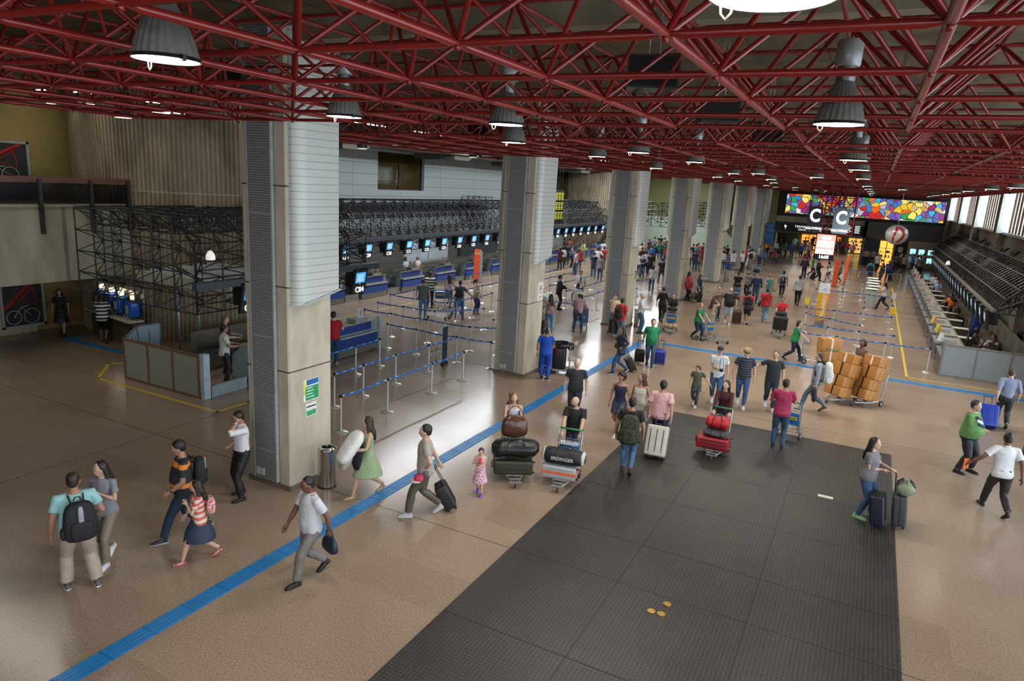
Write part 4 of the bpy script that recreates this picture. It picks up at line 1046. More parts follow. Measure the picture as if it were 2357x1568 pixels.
# ---------- round concrete cores ----------
def core(name,cx,cy,R,n=190):
    mb=MB(); pts=[]
    for k in range(n):
        for q,rr in((0,R),(.42,R),(.5,R-.055),(.92,R-.055)):
            a=2*PI*(k+q)/n; pts.append((cx+rr*math.cos(a),cy+rr*math.sin(a)))
    m=len(pts)
    for z in(0,8.72):
        for p in pts: mb.v.append((p[0],p[1],z))
    for i in range(m): mb.f.append((i,(i+1)%m,(i+1)%m+m,i+m)); mb.mi.append(0)
    mb.cur=1; mb.rings([(5.17,R+.008,R+.008,cx,cy),(5.23,R+.008,R+.008,cx,cy)],96,cap=False)
    struct(mb,name,[RIB,concrete('857a64','9a8f78')])
core('wall_core',-24,19.5,4.5); core('wall_core_far',-25,66.5,4.8,150)
# ---------- left side: mezzanine, lobby walls ----------
mb=MB(); mb.b6(-22.9,-22.6,-6,15.6,2.32,4.68); mb.b6(-26.3,-22.9,-6,15.6,4.3,4.6); struct(mb,'wall_mezzanine',[concrete('7f7c6d','a09c8a',board=2.6,axis=1)])
mb=MB(); mb.b6(-22.95,-22.5,-6,15.6,4.66,4.74); struct(mb,'trim_2',[mat('9b9785')])
t=thing('balcony_railing','dark balcony railing with brown top rail and smoked glass above the concrete ledge','railing',(-22.45,0,0))
mb=MB(); mb.b6(-.07,.07,-6,15.2,5.40,5.56); mb.build('top_rail',[mat('5a2e20',rough=.4)],t,None)
mb=MB()
for y in(2.0,3.7,5.4,7.1,8.8,10.6,12.3,13.85,15.1):
    mb=MB(); mb.prism([(-.09,0),(.09,0)] and [(y-.05,3.85),(y+.05,3.85),(y+.05,5.5),(y-.05,5.5)],.02,.14); mb.build('baluster',[mat('1d1719',rough=.4)],t,None)
mb=MB(); mb.b6(-.02,-.005,-6,15.2,4.75,5.38); mb.build('glass_panel',[mat('1b1c1c',rough=.08,alpha=.72)],t,None)
mb=MB(); mb.b6(-26.6,-26.3,-6,24,0,8.72); struct(mb,'wall_left',[mat('8a7544',rough=.7,var=.1,scale=1)])
mb=MB(); mb.b6(-26.3,-26.2,-6,13.9,0,2.9); struct(mb,'wall_left_lower',[concrete('8f8872','a59d84')])
def show_window(y0,y1,z0,z1,lab,x=-26.18):
    t=thing('display_window',lab,'display window',(x,(y0+y1)/2,z0)); w=(y1-y0)/2; h=z1-z0
    mb=MB(); 
    for a in((-w,w,0,.08),(-w,w,h-.08,h)): mb.b6(0,.05,a[0],a[1],a[2],a[3])
    for s in(-1,1): mb.b6(0,.05,min(s*w,s*(w-.08)),max(s*w,s*(w-.08)),0,h)
    mb.build('frame',['8d8f8c'],t,None)
    mb=MB(); mb.b6(0,.01,-w+.05,w-.05,.05,h-.05); mb.build('backing',[mat('1d2220',var=.4,scale=2)],t,None)
    M=Matrix.Translation((.02,0,h/2)); mb=MB()
    for a,b in(((-w*.8,-h*.12),(w*.75,h*.42)),): 
        mb.path([(.02,a[0],h/2+a[1]),(.02,b[0],h/2+b[1])],.07,4)
    for q in((-w*.1,0,w*.5,h*.25),(w*.5,h*.25,w*.6,-h*.1),(-w*.1,0,w*.6,-h*.1),(-w*.4,-h*.3,w*.1,-h*.35)): mb.path([(.02,q[0],h/2+q[1]),(.02,q[2],h/2+q[3])],.02,4)
    mb.build('red_graphic',['9a1f1c'],t,None)
    mb=MB()
    for yy,r in((-w*.45,.24),(w*.35,.26)):
        mb.path([(.03,yy+r*math.cos(a),h*.2+r*math.sin(a)) for a in [2*PI*i/16 for i in range(17)]],.012,5)
    mb.path([(.03,-w*.45,h*.2),(.03,-w*.1,h*.38),(.03,w*.35,h*.2)],.014,5); mb.path([(.03,-w*.1,h*.38),(.03,.2,h*.4)],.014,5)
    mb.build('bicycle_print',['b7bdb8'],t,True)
show_window(12.75,14.2,.22,2.1,'tall shop display window with red graphic under the balcony',-26.19)
show_window(12.2,14.2,5.2,6.6,'shop display window with red graphic on the upper level behind the railing',-26.29)
mb=MB(); mb.b6(-26.28,-26.2,12.0,14.6,4.75,5.15); mb.build('counter_panel',[mat('2c5f94')],None,None,label='blue and white panel behind the balcony glass',cat='panel')
mb=MB(); mb.b6(-34,-26.6,-6,24,0,8.7); struct(mb,'wall_left_back',['3a3428'])
# telephone counter against the core
t=thing('telephone_counter','pale stone telephone shelf with brushed steel back panel against the round core','counter',(-23.0,14.75,0),-.16)
mb=MB(); mb.b6(-1.75,1.55,-.28,.25,.88,.93); mb.build('shelf',[mat('c9c4b2',rough=.2)],t,None)
mb=MB(); mb.b6(-1.75,1.55,.25,.30,.93,1.95); mb.build('back_panel',[mat('777670',rough=.2,metal=.8,var=.1,scale=2)],t,None)
mb=MB(); mb.b6(-1.6,1.45,-.1,.3,0,.88); mb.build('base',[concrete('3c342a','55493a',board=.12,axis=0)],t,None)
mb=MB(); mb.b6(-1.75,1.55,.0,.3,1.95,2.0); mb.build('canopy',[mat('9a988e',rough=.3)],t,None)
PH=[(-24.05,'leftmost'),(-23.32,'second from left'),(-22.66,'third from left'),(-21.85,'rightmost')]
for i,(x,o_) in enumerate(PH):
    p=thing('public_telephone',f'{o_} of the blue public telephones above the stone shelf','telephone',(x,14.85-.16*(x+23)-.02,1.12-.03*i),-.16,'blue public telephones',1.3)
    mb=MB(); mb.sq((0,0,.2),(.17,.14,.22),.35,18); mb.build('hood',[mat('1552b0',rough=.25)],p,True)
    mb=MB(); mb.b6(-.09,.06,-.15,-.13,.08,.30); mb.build('keypad_panel',['8e9694'],p,None)
    mb=MB(); mb.path([(-.14,-.15,.32),(-.15,-.17,.2),(-.14,-.15,.08)],.022,8); mb.build('handset',['11151c'],p,True)
    mb=MB(); mb.path([(-.14,-.14,.08),(-.19,-.16,-.06),(-.14,-.18,-.16),(-.05,-.16,-.10),(.0,-.13,.05)],.009,6); mb.build('cord',['8a8d8c'],p,True)
    mb=MB(); mb.b6(.02,.12,-.06,.04,.46,.56); mb.build('lamp',[glow('fff3c8',2.5 if i<3 else .5)],p,None)
# dark recess ceiling fittings over the left lobby
for i,(x,y,z) in enumerate(((-25.2,14.2,8.3),(-24.9,14.5,7.9),(-23.5,14.5,7.9),(-19.4,14.2,7.9),(-19.8,14.5,7.65),(-19.1,14.5,7.65),(-20.8,14.3,7.65),(-21.6,13.6,8.1),(-17.6,13.2,8.1),(-22.9,14.0,8.2))):
    mb=MB(); mb.b6(-.35,.35,-.1,.1,0,.06); mb.tube((0,0,.06),(0,0,8.7-z),.01,5); mb.cur=1; mb.b6(-.33,.33,-.08,.08,-.01,0); o=mb.build('ceiling_light',['8a8578',glow('fff4dc',5)],None,None,(x,y,z),label=f'{ORD[i]} bright strip light of the scattered row glowing through the truss on the left',cat='ceiling light',group='strip lights over the left lobby'); o.rotation_euler=(0,0,.3*i)
mb=MB(); mb.b6(-.1,.1,-1.2,1.2,0,.08); mb.build('ceiling_light',[glow('f2ecd8',2.5)],None,None,(-25.3,11.4,7.35),label='long strip light on the far left wall above the balcony',cat='ceiling light')
for i in range(12):
    y=19+4.9*i; mb=MB(); mb.b6(-.12,.12,-1.5,1.5,.02,.10); mb.tube((0,0,.1),(0,0,.5),.012,5); mb.cur=1; mb.b6(-.10,.10,-1.45,1.45,0,.02)
    mb.build('ceiling_light',['8a8578',glow('f4f6ff',4)],None,None,(-19.5,y,8.22),label=f'long strip light over the left aisle, {ORD[i]} from the viewer',cat='ceiling light',group='strip lights over the left aisle')
# ---------- left back: panel wall above the check-in desks ----------
def panel_mat(c,px,pz,ax=1):
    m=bpy.data.materials.new('wall_panels'); m.use_nodes=True; n,l=nodes(m); b=n['Principled BSDF']; b.inputs['Roughness'].default_value=.45
    t=n.new('ShaderNodeTexCoord'); mp=n.new('ShaderNodeMapping'); mp.inputs['Rotation'].default_value=(PI/2,0,PI/2) if ax==1 else (PI/2,0,0); l.new(t.outputs['Object'],mp.inputs[0])
    s=n.new('ShaderNodeSeparateXYZ'); l.new(t.outputs['Object'],s.inputs[0]); cb=n.new('ShaderNodeCombineXYZ'); l.new(s.outputs[ax],cb.inputs[0]); l.new(s.outputs[2],cb.inputs[1])
    br=n.new('ShaderNodeTexBrick'); br.offset=0; br.inputs['Scale'].default_value=1; br.inputs['Brick Width'].default_value=px; br.inputs['Row Height'].default_value=pz; br.inputs['Mortar Size'].default_value=.012
    br.inputs['Color1'].default_value=(*lin(c),1); br.inputs['Color2'].default_value=(*[x*.94 for x in lin(c)],1); br.inputs['Mortar'].default_value=(*lin('3c4042'),1); l.new(cb.outputs[0],br.inputs['Vector']); l.new(br.outputs['Color'],b.inputs['Base Color']); return m
PANEL=panel_mat('8d9493',4.4,.62)
mb=MB(); mb.b6(-26.6,-26.0,24,33,0,8.72); mb.b6(-26.6,-26,33,37.7,0,5.33); mb.b6(-26.6,-26,33,37.7,7.5,8.72); mb.b6(-26.6,-26,37.7,56.4,0,8.72); mb.b6(-26.6,-26,56.4,62,0,4.9); mb.b6(-26.6,-26,56.4,62,7.4,8.72); mb.b6(-26.6,-26,62,80,0,8.72)
struct(mb,'wall_west',[PANEL])
def office_window(name,y0,y1,z0,z1,dark):
    mb=MB(); mb.b6(-26.9,-26.6,y0,y1,z0,z1); mb.cur=1
    mb.b6(-26.58,-26.5,y0+.15,y0+(y1-y0)*.44,z0+.55,z0+(z1-z0)*.62); mb.cur=2
    mb.b6(-26.58,-26.5,y0+(y1-y0)*.52,y0+(y1-y0)*.72,z0+.65,z0+(z1-z0)*.58)
    mb.cur=3
    mb.b6(-26.3,-26.2,y0,y1,z0,z0+.05); mb.b6(-26.3,-26.2,y0,y1,z1-.05,z1); mb.b6(-26.3,-26.2,y0,y0+.05,z0,z1); mb.b6(-26.3,-26.2,y1-.05,y1,z0,z1); mb.b6(-26.3,-26.2,(y0+y1)/2-.03,(y0+y1)/2+.03,z0,z1)
    struct(mb,name,[mat('6e5a22' if not dark else '2a2216',var=.4,scale=.8),'9aa090','7a4a52','1c1c1c'])  # yellow-brown backing paints a reflection into the first window
    mb=MB(); mb.b6(-26.26,-26.24,y0,y1,z0,z1); struct(mb,name.replace('window','trim')+'0',[mat('3a3214',rough=.05,alpha=.35)])
office_window('window_1',33,37.7,5.33,7.5,0); office_window('window_2',56.4,62,4.9,7.4,1)
# soffit with ducts over the left aisle
mb=MB(); mb.b6(-26,-22.6,24,80,7.62,7.72); struct(mb,'ceiling_soffit',[panel_mat('7d8280',1.5,1,1)])
for i,y in enumerate((27.6,37.6,47.5,58)):
    mb=MB(); mb.prism([(y-1.1,7.61),(y+.9,7.61),(y+.9,7.45),(y+.5,7.32),(y-1.1,7.32)],-25.98,-23.0); mb.build('air_duct',['5c564a'],None,None,label=f'{ORD[i]} boxy duct under the soffit of the left aisle from the viewer',cat='duct',group='soffit ducts')
mb=MB(); mb.b6(-26,-25.9,28.5,42,0,3.0); struct(mb,'wall_check_in_back',[mat('5a5753',rough=.6)])
mb=MB(); mb.b6(-25.95,-25.8,35.5,40.5,0,2.6); struct(mb,'wall_check_in_white',[mat('b9c4c8',rough=.5)])
mb=MB(); mb.b6(-25.8,-25.76,37.2,39.0,0,2.1); mb.cur=1; mb.b6(-25.78,-25.75,38.05,38.12,0,2.1); struct(mb,'door_1',[mat('c2ccd0'),'6f7679'])
mb=MB(); mb.b6(-25.95,-25.7,42,48,0,2.6); struct(mb,'wall_shutter',[stripes('1c1d1e','3a3c3d',3,.5,1)])
# far left walls
mb=MB(); mb.b6(-14.5,-14.2,72,80,2.9,8.7); mb.b6(-26,-9.5,79.7,80,0,8.7); struct(mb,'wall_far_left',[mat('8f8c5a',var=.05)])
mb=MB(); mb.b6(-26,-13,77,77.3,0,3.4); struct(mb,'wall_far_white',[mat('a8b3a6')])
# ---------- far end wall with mural ----------
YW=80
mb=MB(); mb.b6(-9.5,6.6,YW,YW+.4,4.35,8.72); struct(mb,'wall_far',['22262b'])
mb=MB(); mb.b6(-9.5,-.9,YW,YW+.4,3.75,4.35); struct(mb,'wall_far_band',[concrete('a39c88','b7b09c')])
mb=MB(); mb.b6(-9.5,-.9,YW-.1,YW+.3,2.62,3.75); struct(mb,'wall_far_fascia',['3a3835'])
mb=MB(); mb.tube((-9.5,YW-.15,2.72),(-.9,YW-.15,2.72),.12,14); struct(mb,'trim_3',['6f6757'],True)
mb=MB(); mb.b6(-.9,6.6,YW-.25,YW+.3,2.75,4.35); mb.b6(-.9,-.6,YW-.25,YW+.3,0,4.35); mb.b6(-.9,6.6,YW+.3,YW+.5,0,2.8); struct(mb,'wall_far_shops',[mat('5d5b57',rough=.6)])
def mural_mat():
    m=bpy.data.materials.new('mural_paint'); m.use_nodes=True; n,l=nodes(m); b=n['Principled BSDF']; b.inputs['Roughness'].default_value=.4
    t=n.new('ShaderNodeTexCoord'); s=n.new('ShaderNodeSeparateXYZ'); l.new(t.outputs['Object'],s.inputs[0]); cb=n.new('ShaderNodeCombineXYZ'); l.new(s.outputs[0],cb.inputs[0]); l.new(s.outputs[2],cb.inputs[1])
    nz=n.new('ShaderNodeTexNoise'); nz.inputs['Scale'].default_value=1.2; l.new(cb.outputs[0],nz.inputs['Vector']); ad=n.new('ShaderNodeVectorMath'); ad.operation='MULTIPLY_ADD'; l.new(nz.outputs['Color'],ad.inputs[0]); ad.inputs[1].default_value=(.7,.7,0); l.new(cb.outputs[0],ad.inputs[2])
    v=n.new('ShaderNodeTexVoronoi'); v.inputs['Scale'].default_value=1.9; v.voronoi_dimensions='2D'; l.new(ad.outputs[0],v.inputs['Vector'])
    e=n.new('ShaderNodeTexVoronoi'); e.feature='DISTANCE_TO_EDGE'; e.inputs['Scale'].default_value=1.9; e.voronoi_dimensions='2D'; l.new(ad.outputs[0],e.inputs['Vector'])
    sp=n.new('ShaderNodeSeparateColor'); l.new(v.outputs['Color'],sp.inputs[0])
    r=n.new('ShaderNodeValToRGB'); r.color_ramp.interpolation='CONSTANT'; c=['c22a26','e8b92a','2f7fc4','6d55b0','e6631f','2f9a58','f0dc6a','8a2b6d','3fb0cf','d6d9e0','c22a26']; el=r.color_ramp.elements
    el[0].position=0; el[0].color=(*lin(c[0]),1); el[1].position=.1; el[1].color=(*lin(c[1]),1)
    for i in range(2,11): q=el.new(i*.095); q.color=(*lin(c[i]),1)
    l.new(sp.outputs[0],r.inputs['Fac'])
    w=n.new('ShaderNodeTexWave'); w.inputs['Scale'].default_value=2.2; l.new(cb.outputs[0],w.inputs['Vector']); gt=n.new('ShaderNodeMath'); gt.operation='GREATER_THAN'; gt.inputs[1].default_value=.62; l.new(w.outputs['Fac'],gt.inputs[0])
    g2=n.new('ShaderNodeMath'); g2.operation='GREATER_THAN'; g2.inputs[1].default_value=.6; l.new(sp.outputs[1],g2.inputs[0]); mu=n.new('ShaderNodeMath'); mu.operation='MULTIPLY'; l.new(gt.outputs[0],mu.inputs[0]); l.new(g2.outputs[0],mu.inputs[1])
    m0=n.new('ShaderNodeMix'); m0.data_type='RGBA'; l.new(mu.outputs[0],m0.inputs['Factor']); l.new(r.outputs[0],m0.inputs[6]); m0.inputs[7].default_value=(.25,.12,.3,1)
    lt=n.new('ShaderNodeMath'); lt.operation='LESS_THAN'; lt.inputs[1].default_value=.045; l.new(e.outputs['Distance'],lt.inputs[0])
    mx=n.new('ShaderNodeMix'); mx.data_type='RGBA'; l.new(lt.outputs[0],mx.inputs['Factor']); l.new(m0.outputs[2],mx.inputs[6]); mx.inputs[7].default_value=(.01,.01,.012,1)
    l.new(mx.outputs[2],b.inputs['Base Color']); l.new(mx.outputs[2],b.inputs['Emission Color']); b.inputs['Emission Strength'].default_value=.55; return m
MUR=mural_mat()
mb=MB(); mb.b6(-8.68,5.85,-.06,-.01,4.68,6.68); mb.build('mural',[MUR],None,None,(0,YW,0),label='long backlit mural of brightly coloured outlined shapes on the far wall',cat='mural')
t=thing('direction_sign','long dark overhead sign with white lettering over the far passage','sign',(-5.2,YW-.18,3.2))
mb=MB(); mb.b6(-3.6,2.3,-.1,0,-.36,.36); mb.build('board',['16191c'],t,None)
WH=glow('e8ebe6',.6)
text('TERMINAL 1 | PORTÕES',.34,WH,'lettering',t,(-.5,-.11,.13),FX,.004); text('TERMINAL 1 | GATES',.26,WH,'lettering',t,(-.75,-.11,-.18),FX,.004)
mb=MB(); mb.box((-3.2,-.11,0),(.06,.01,.4)); mb.box((-3.28,-.11,.12),(.06,.01,.24),Matrix.Translation((0,0,0))); mb.prism([(-3.36,.05),(-3.2,.24),(-3.04,.05),(-3.12,.05),(-3.2,.14),(-3.28,.05)],-.12,-.105,1); mb.build('arrow',[WH],t,None)
t=thing('direction_sign','dark overhead list sign beside the passage opening','sign',(-2.0,YW-.22,3.45))
mb=MB(); mb.b6(-1.0,.95,-.06,0,-.5,.45); mb.build('board',['16191c'],t,None)
mb=MB()
for i in range(7):
    for x0,w in((-.8,.6+.1*(i%3)),(.25,.5-.08*(i%2))): mb.b6(x0,x0+w,-.07,-.06,.33-.115*i,.38-.115*i)
mb.build('lettering',[WH],t,None)
# passage beyond
mb=MB(); mb.b6(-10.9,-10.7,80,96,0,2.8); mb.b6(-.7,-.5,80.3,96,0,2.8); mb.b6(-10.9,-.5,96,96.2,0,2.8); struct(mb,'wall_passage',[mat('4a6b44',var=.2,scale=.5)])
mb=MB(); mb.b6(-10.9,-.5,80,96,2.75,2.9); struct(mb,'ceiling_passage',['2a241c'])
def shop(x0,x1,y,lab,c,s,z1=2.45):
    t=thing('lit_shop',lab,'shop',((x0+x1)/2,y,0)); w=(x1-x0)/2
    mb=MB(); mb.b6(-w,w,.0,.06,.1,z1); mb.build('lit_backing',[glow(c,s)],t,None)
    mb=MB()
    for z in(.5,.95,1.4,1.85): mb.b6(-w,w,-.22,0,z-.015,z+.015)
    for x in(-w,0,w): mb.b6(x-.03,x+.03,-.24,0,.1,z1)
    mb.build('shelf',['5a3c20'],t,None)
    mb=MB(); rnd=random.Random(int(x0*10))
    for z in(.5,.95,1.4):
        for i in range(int(w*8)): mb.box((rnd.uniform(-w+.1,w-.1),-.12,z+.12),(rnd.uniform(.08,.2),.12,rnd.uniform(.12,.28)))
    mb.build('goods',[mat('9c7a4a',var=.8,scale=3)],t,None,kind='stuff')
shop(-8.0,-6.2,95.6,'glowing orange shop seen deep in the passage on the left','ff9a3c',.9); shop(-5.2,-3.4,95.7,'warm lit shop deep in the passage behind the screen','ff7a3a',.4); shop(-2.6,-.9,95.6,'yellow lit shop deep in the passage on the right','e8b860',.6)
# shops under the sphere
shop(.75,2.0,YW-.24,'small warm lit shop with crowded shelves under the sphere sign','ffb04a',.9,2.55)
mb=MB(); mb.b6(-.55,.7,YW-.35,YW-.25,.1,2.6); mb.build('blue_wall_panel',['22303a'],None,None,label='dark blue shop panel beside the warm lit shop',cat='panel')
t=thing('portrait_poster','tall dark poster with a pale face beside the warm lit shop','poster',(2.65,YW-.27,0))
mb=MB(); mb.b6(-.5,.5,-.04,0,.15,2.55); mb.build('sheet',['15110f'],t,None)
mb=MB(); mb.sq((0,-.045,1.85),(.24,.012,.34),1,16); mb.sq((.12,-.045,1.15),(.16,.012,.36),1,14,R=Matrix.Rotation(.4,4,'Y')); mb.build('face',[mat('b9a999',var=.3,scale=5)],t,True)
mb=MB(); mb.sq((0,-.05,2.2),(.36,.014,.12),.8,14); mb.sq((-.09,-.06,1.93),(.05,.01,.02),1,8); mb.sq((.09,-.06,1.93),(.05,.01,.02),1,8); mb.sq((0,-.06,1.66),(.06,.01,.02),1,8); mb.build('dark_features',['0e0c0b'],t,True)
t=thing('shop_cabinet','pale shop wall with six blue lit display niches','display case',(4.5,YW-.27,0))
mb=MB(); mb.b6(-1.25,1.9,-.05,0,.1,2.75); mb.build('wall_panel',['a79c82'],t,None)
for i,(x,z) in enumerate(((-.75,1.75),(0,1.75),(.8,1.75),(-.75,.95),(0,.95),(.8,.95))):
    mb=MB(); mb.b6(x-.3,x+.3,-.07,-.05,z-.3,z+.3); n_=mb.build('niche_frame',['c9c2aa'],t,None)
    mb=MB(); mb.b6(x-.24,x+.24,-.08,-.06,z-.24,z+.24); mb.build('lit_niche',[glow('7fd4e0',1.3 if i!=3 else .1)],n_,None)
    mb=MB(); mb.sq((x,-.1,z-.18),(.08,.03,.05),.6,8); mb.build('goods',['2a3a4a'],n_,True)
# sphere sign
t=thing('sphere_sign','silver sphere with a red curved letter hanging in front of the far shops','sphere sign',(1.57,60,3.99))
mb=MB(); mb.sq((0,0,0),(.78,.78,.74),1,40); mb.build('ball',[mat('c9ccca',rough=.22,metal=.2,var=.04)],t,True)
mb=MB()
def sp_(a,b): return V((.79*math.sin(a)*math.cos(b),-.79*math.cos(a)*math.cos(b),.76*math.sin(b)))
def band(pts,w):
    mb.loft([(sp_(a,b),w,.012,) for a,b in pts],8,True)
pts=[(-.42,-.9),(-.32,-.4),(-.2,.1),(-.1,.6),(-.05,.85)]
def strip(pts,w):
    o=len(mb.v); k=len(pts)
    for i,(a,b) in enumerate(pts):
        p=sp_(a,b); q=sp_(*pts[min(i+1,k-1)])-sp_(*pts[max(i-1,0)]); nrm=p.normalized(); s=q.cross(nrm).normalized()*w[i]
        mb.v+= [tuple((p+s)*1.0),tuple(p+nrm*.02),tuple((p-s)*1.0)]
    for i in range(k-1):
        for j in(0,1): mb.f.append((o+i*3+j,o+i*3+j+1,o+(i+1)*3+j+1,o+(i+1)*3+j)); mb.mi.append(0)
strip(pts,[.05,.08,.09,.10,.10])
strip([(-.0,-.85),(.25,-.65),(.5,-.3),(.62,.1),(.55,.45),(.35,.7),(.12,.82)],[.04,.09,.11,.11,.10,.09,.06])
mb.build('red_letter',[mat('b4242c',rough=.3)],t,True)
mb=MB(); mb.tube((0,0,.7),(0,0,3.1),.012,6); mb.build('hanger',[STEEL()],t)
# ---------- right wall with fin windows ----------
XR=6.35
RW=mat('6b6660',rough=.7)
mb=MB(); mb.b6(XR,XR+.3,26,80,0,5.0); mb.b6(XR,XR+.3,26,80,7.9,8.72); struct(mb,'wall_right',[RW])
for i in range(6):
    y=25.6+i*10.27
    mb=MB(); mb.b6(XR-.42,XR+.25,max(y,26.2),y+1.1,1.2,8.0); mb.cur=1; mb.b6(XR-.43,XR+.25,max(y,26.2)-.06,max(y,26.2),5.0,8.0)  # white near-side slab paints the adjacent window's light onto the pier
    mb.build('window_pier',[concrete('6d645c','877d72'),mat('e4eae6',rough=.4)],None,None,label=f'{ORD[i]} window pier of the right wall from the viewer',cat='pier',group='right wall piers')
    y1=min(y+10.27,80)
    if y1-y<2: continue
    mb=MB(); mb.b6(XR-.12,XR+.3,y+1.1,y1-.06,4.94,5.06); mb.cur=1
    yy=y+1.5; 
    while yy<y1-.5:
        mb.box((XR+.02,yy,6.45),(.03,.62,2.9)); yy+=.95
    mb.cur=0; struct(mb,'window_%d'%(i+3),[mat('d3dad8'),mat('a58d76',rough=.5)])
# unseen facade glazing right of the viewer, with the daylight area lamp inside it
mb=MB()
for i in range(13): mb.b6(9.0,9.15,-9+i*2.9,-8.9+i*2.9,0,8.72)
for z in(0,2.9,5.8,8.6): mb.b6(9.0,9.15,-9,26,z,z+.12)
struct(mb,'window_20',['4a4d4f'])
mb=MB(); mb.b6(6.3,9.15,25.9,26.2,0,8.72); mb.b6(6.6,9.3,-9,26.2,8.72,8.95); struct(mb,'wall_right_return',[RW])
mb=MB(); mb.b6(-34,9.1,-9.2,-9,0,8.9); struct(mb,'wall_back',[concrete('5d574b','6f685a')])
mb=MB(); mb.b6(-34.2,-34,-9,80,0,8.9); struct(mb,'wall_left_end',[concrete('5d574b','6f685a')])
# mezzanine floor the viewer stands on is out of frame
# ---------- lights ----------
def area(name,loc,rot,sx,sy,P,col=(1,1,1)):
    L=bpy.data.lights.new(name,'AREA'); L.shape='RECTANGLE'; L.size=sx; L.size_y=sy; L.energy=P; L.color=col
    o=bpy.data.objects.new(name,L); COL.objects.link(o); o.location=loc; o.rotation_euler=rot; return o
for a in AREAS: area(*a)
for i,(x,y,z,_) in enumerate(LAMPS):
    L=bpy.data.lights.new('bell_lamp_light','SPOT'); L.energy=SPOT*(.75 if y<9 else 1 if y<22 else 1.6); L.spot_size=2.3; L.spot_blend=.6; L.shadow_soft_size=.25; L.color=(1,.95,.86)
    o=bpy.data.objects.new('bell_lamp_light',L); COL.objects.link(o); o.location=(x,y,z-.03)
w=bpy.data.worlds.new('sky'); SC.world=w; w.use_nodes=True
wn=w.node_tree.nodes; bg=wn['Background']; bg.inputs[0].default_value=(.82,.92,1,1); bg.inputs[1].default_value=WORLD
SC.cycles.use_adaptive_sampling=True; SC.cycles.adaptive_threshold=.045; SC.cycles.adaptive_min_samples=12; SC.cycles.max_bounces=4; SC.cycles.diffuse_bounces=2; SC.cycles.glossy_bounces=2; SC.cycles.transmission_bounces=2; SC.cycles.transparent_max_bounces=8
SC.cycles.caustics_reflective=False; SC.cycles.caustics_refractive=False; SC.cycles.sample_clamp_indirect=6; SC.cycles.use_denoising=True

# ---------- dark lattice canopies ----------
BLK=mat('1b1e24',rough=.35,var=.1,metal=.3)
def lattice(parent,name,P,N,inw,r=.02,ns=5,inner=True,diag=True,m=None,split=None):
    """P[i][j] outer node grid; inner nodes sit at cell centres shifted by inw"""
    ni,nj=len(P),len(P[0]); mb=MB()
    for i in range(ni):
        for j in range(nj):
            if i+1<ni: mb.tube(P[i][j],P[i+1][j],r,ns,None,False)
            if j+1<nj: mb.tube(P[i][j],P[i][j+1],r,ns,None,False)
    mb.build(name+'_grid',[m or BLK],parent,True)
    mb=MB()
    if inner:
        C=[[(P[i][j]+P[i+1][j]+P[i][j+1]+P[i+1][j+1])/4+V(inw) for j in range(nj-1)] for i in range(ni-1)]
        for i in range(ni-1):
            for j in range(nj-1):
                for a,b in((0,0),(1,0),(0,1),(1,1)): mb.tube(C[i][j],P[i+a][j+b],r*.8,ns,None,False)
                if i+1<ni-1: mb.tube(C[i][j],C[i+1][j],r*.8,ns,None,False)
                if j+1<nj-1: mb.tube(C[i][j],C[i][j+1],r*.8,ns,None,False)
        mb.build(name+'_brace',[m or BLK],parent,True)
    return mb
t=thing('lattice_canopy','dark tubular lattice canopy over the booth and check-in desks behind the first column','canopy',(0,0,0))
xs=[-20.75+.85*i for i in range(7)]
top=[4.75,4.78,4.8,4.8,4.8,4.78,4.16]
P=[[V((x,12.3,2.28+(tz-2.28)*k/4)) for k in range(5)] for x,tz in zip(xs,top)]
lattice(t,'end',P,0,(0,.55,0),.021,6)
ys=[12.3+.87*j for j in range(9)]
prof=[(-15.65,2.28),(-15.65,2.75),(-15.65,3.22),(-15.65,3.69),(-15.65,4.16),(-16.5,4.78)]
lattice(t,'front',[[V((x,y,z)) for x,z in prof] for y in ys],0,(-.5,0,-.1),.021,6)
lattice(t,'top',[[V((x,y,4.79)) for x in xs[:-1]] for y in ys],0,(0,0,-.5),.019,5)
lattice(t,'far_end',[[V((x,ys[-1],2.28+(tz-2.28)*k/4)) for k in range(5)] for x,tz in zip(xs,top)],0,(0,-.5,0),.019,5)
mb=MB(); mb.b6(-15.42,-15.24,12.0,19.5,2.98,3.18); mb.build('screen_beam',['3a4148'],t,None)
def hung_lamp(x,y,z,zt,lab):
    t=thing('pendant_lamp',lab,'hanging lamp',(x,y,z),0,'small white dome pendants')
    mb=MB(); mb.rings([(0,.115,.115),(.06,.125,.125),(.14,.11,.11),(.22,.06,.06),(.25,.02,.02)],20); mb.build('shade',[glow('e8e6e0',.35)],t)
    mb=MB(); mb.tube((0,0,.24),(0,0,zt-z),.008,5); mb.build('cord',['111111'],t)
hung_lamp(-15.6,12.75,3.72,4.2,'small white dome lamp hanging on the left lattice canopy')
hung_lamp(4.33,50,2.78,3.2,'small white dome lamp hanging at the right lattice canopy')
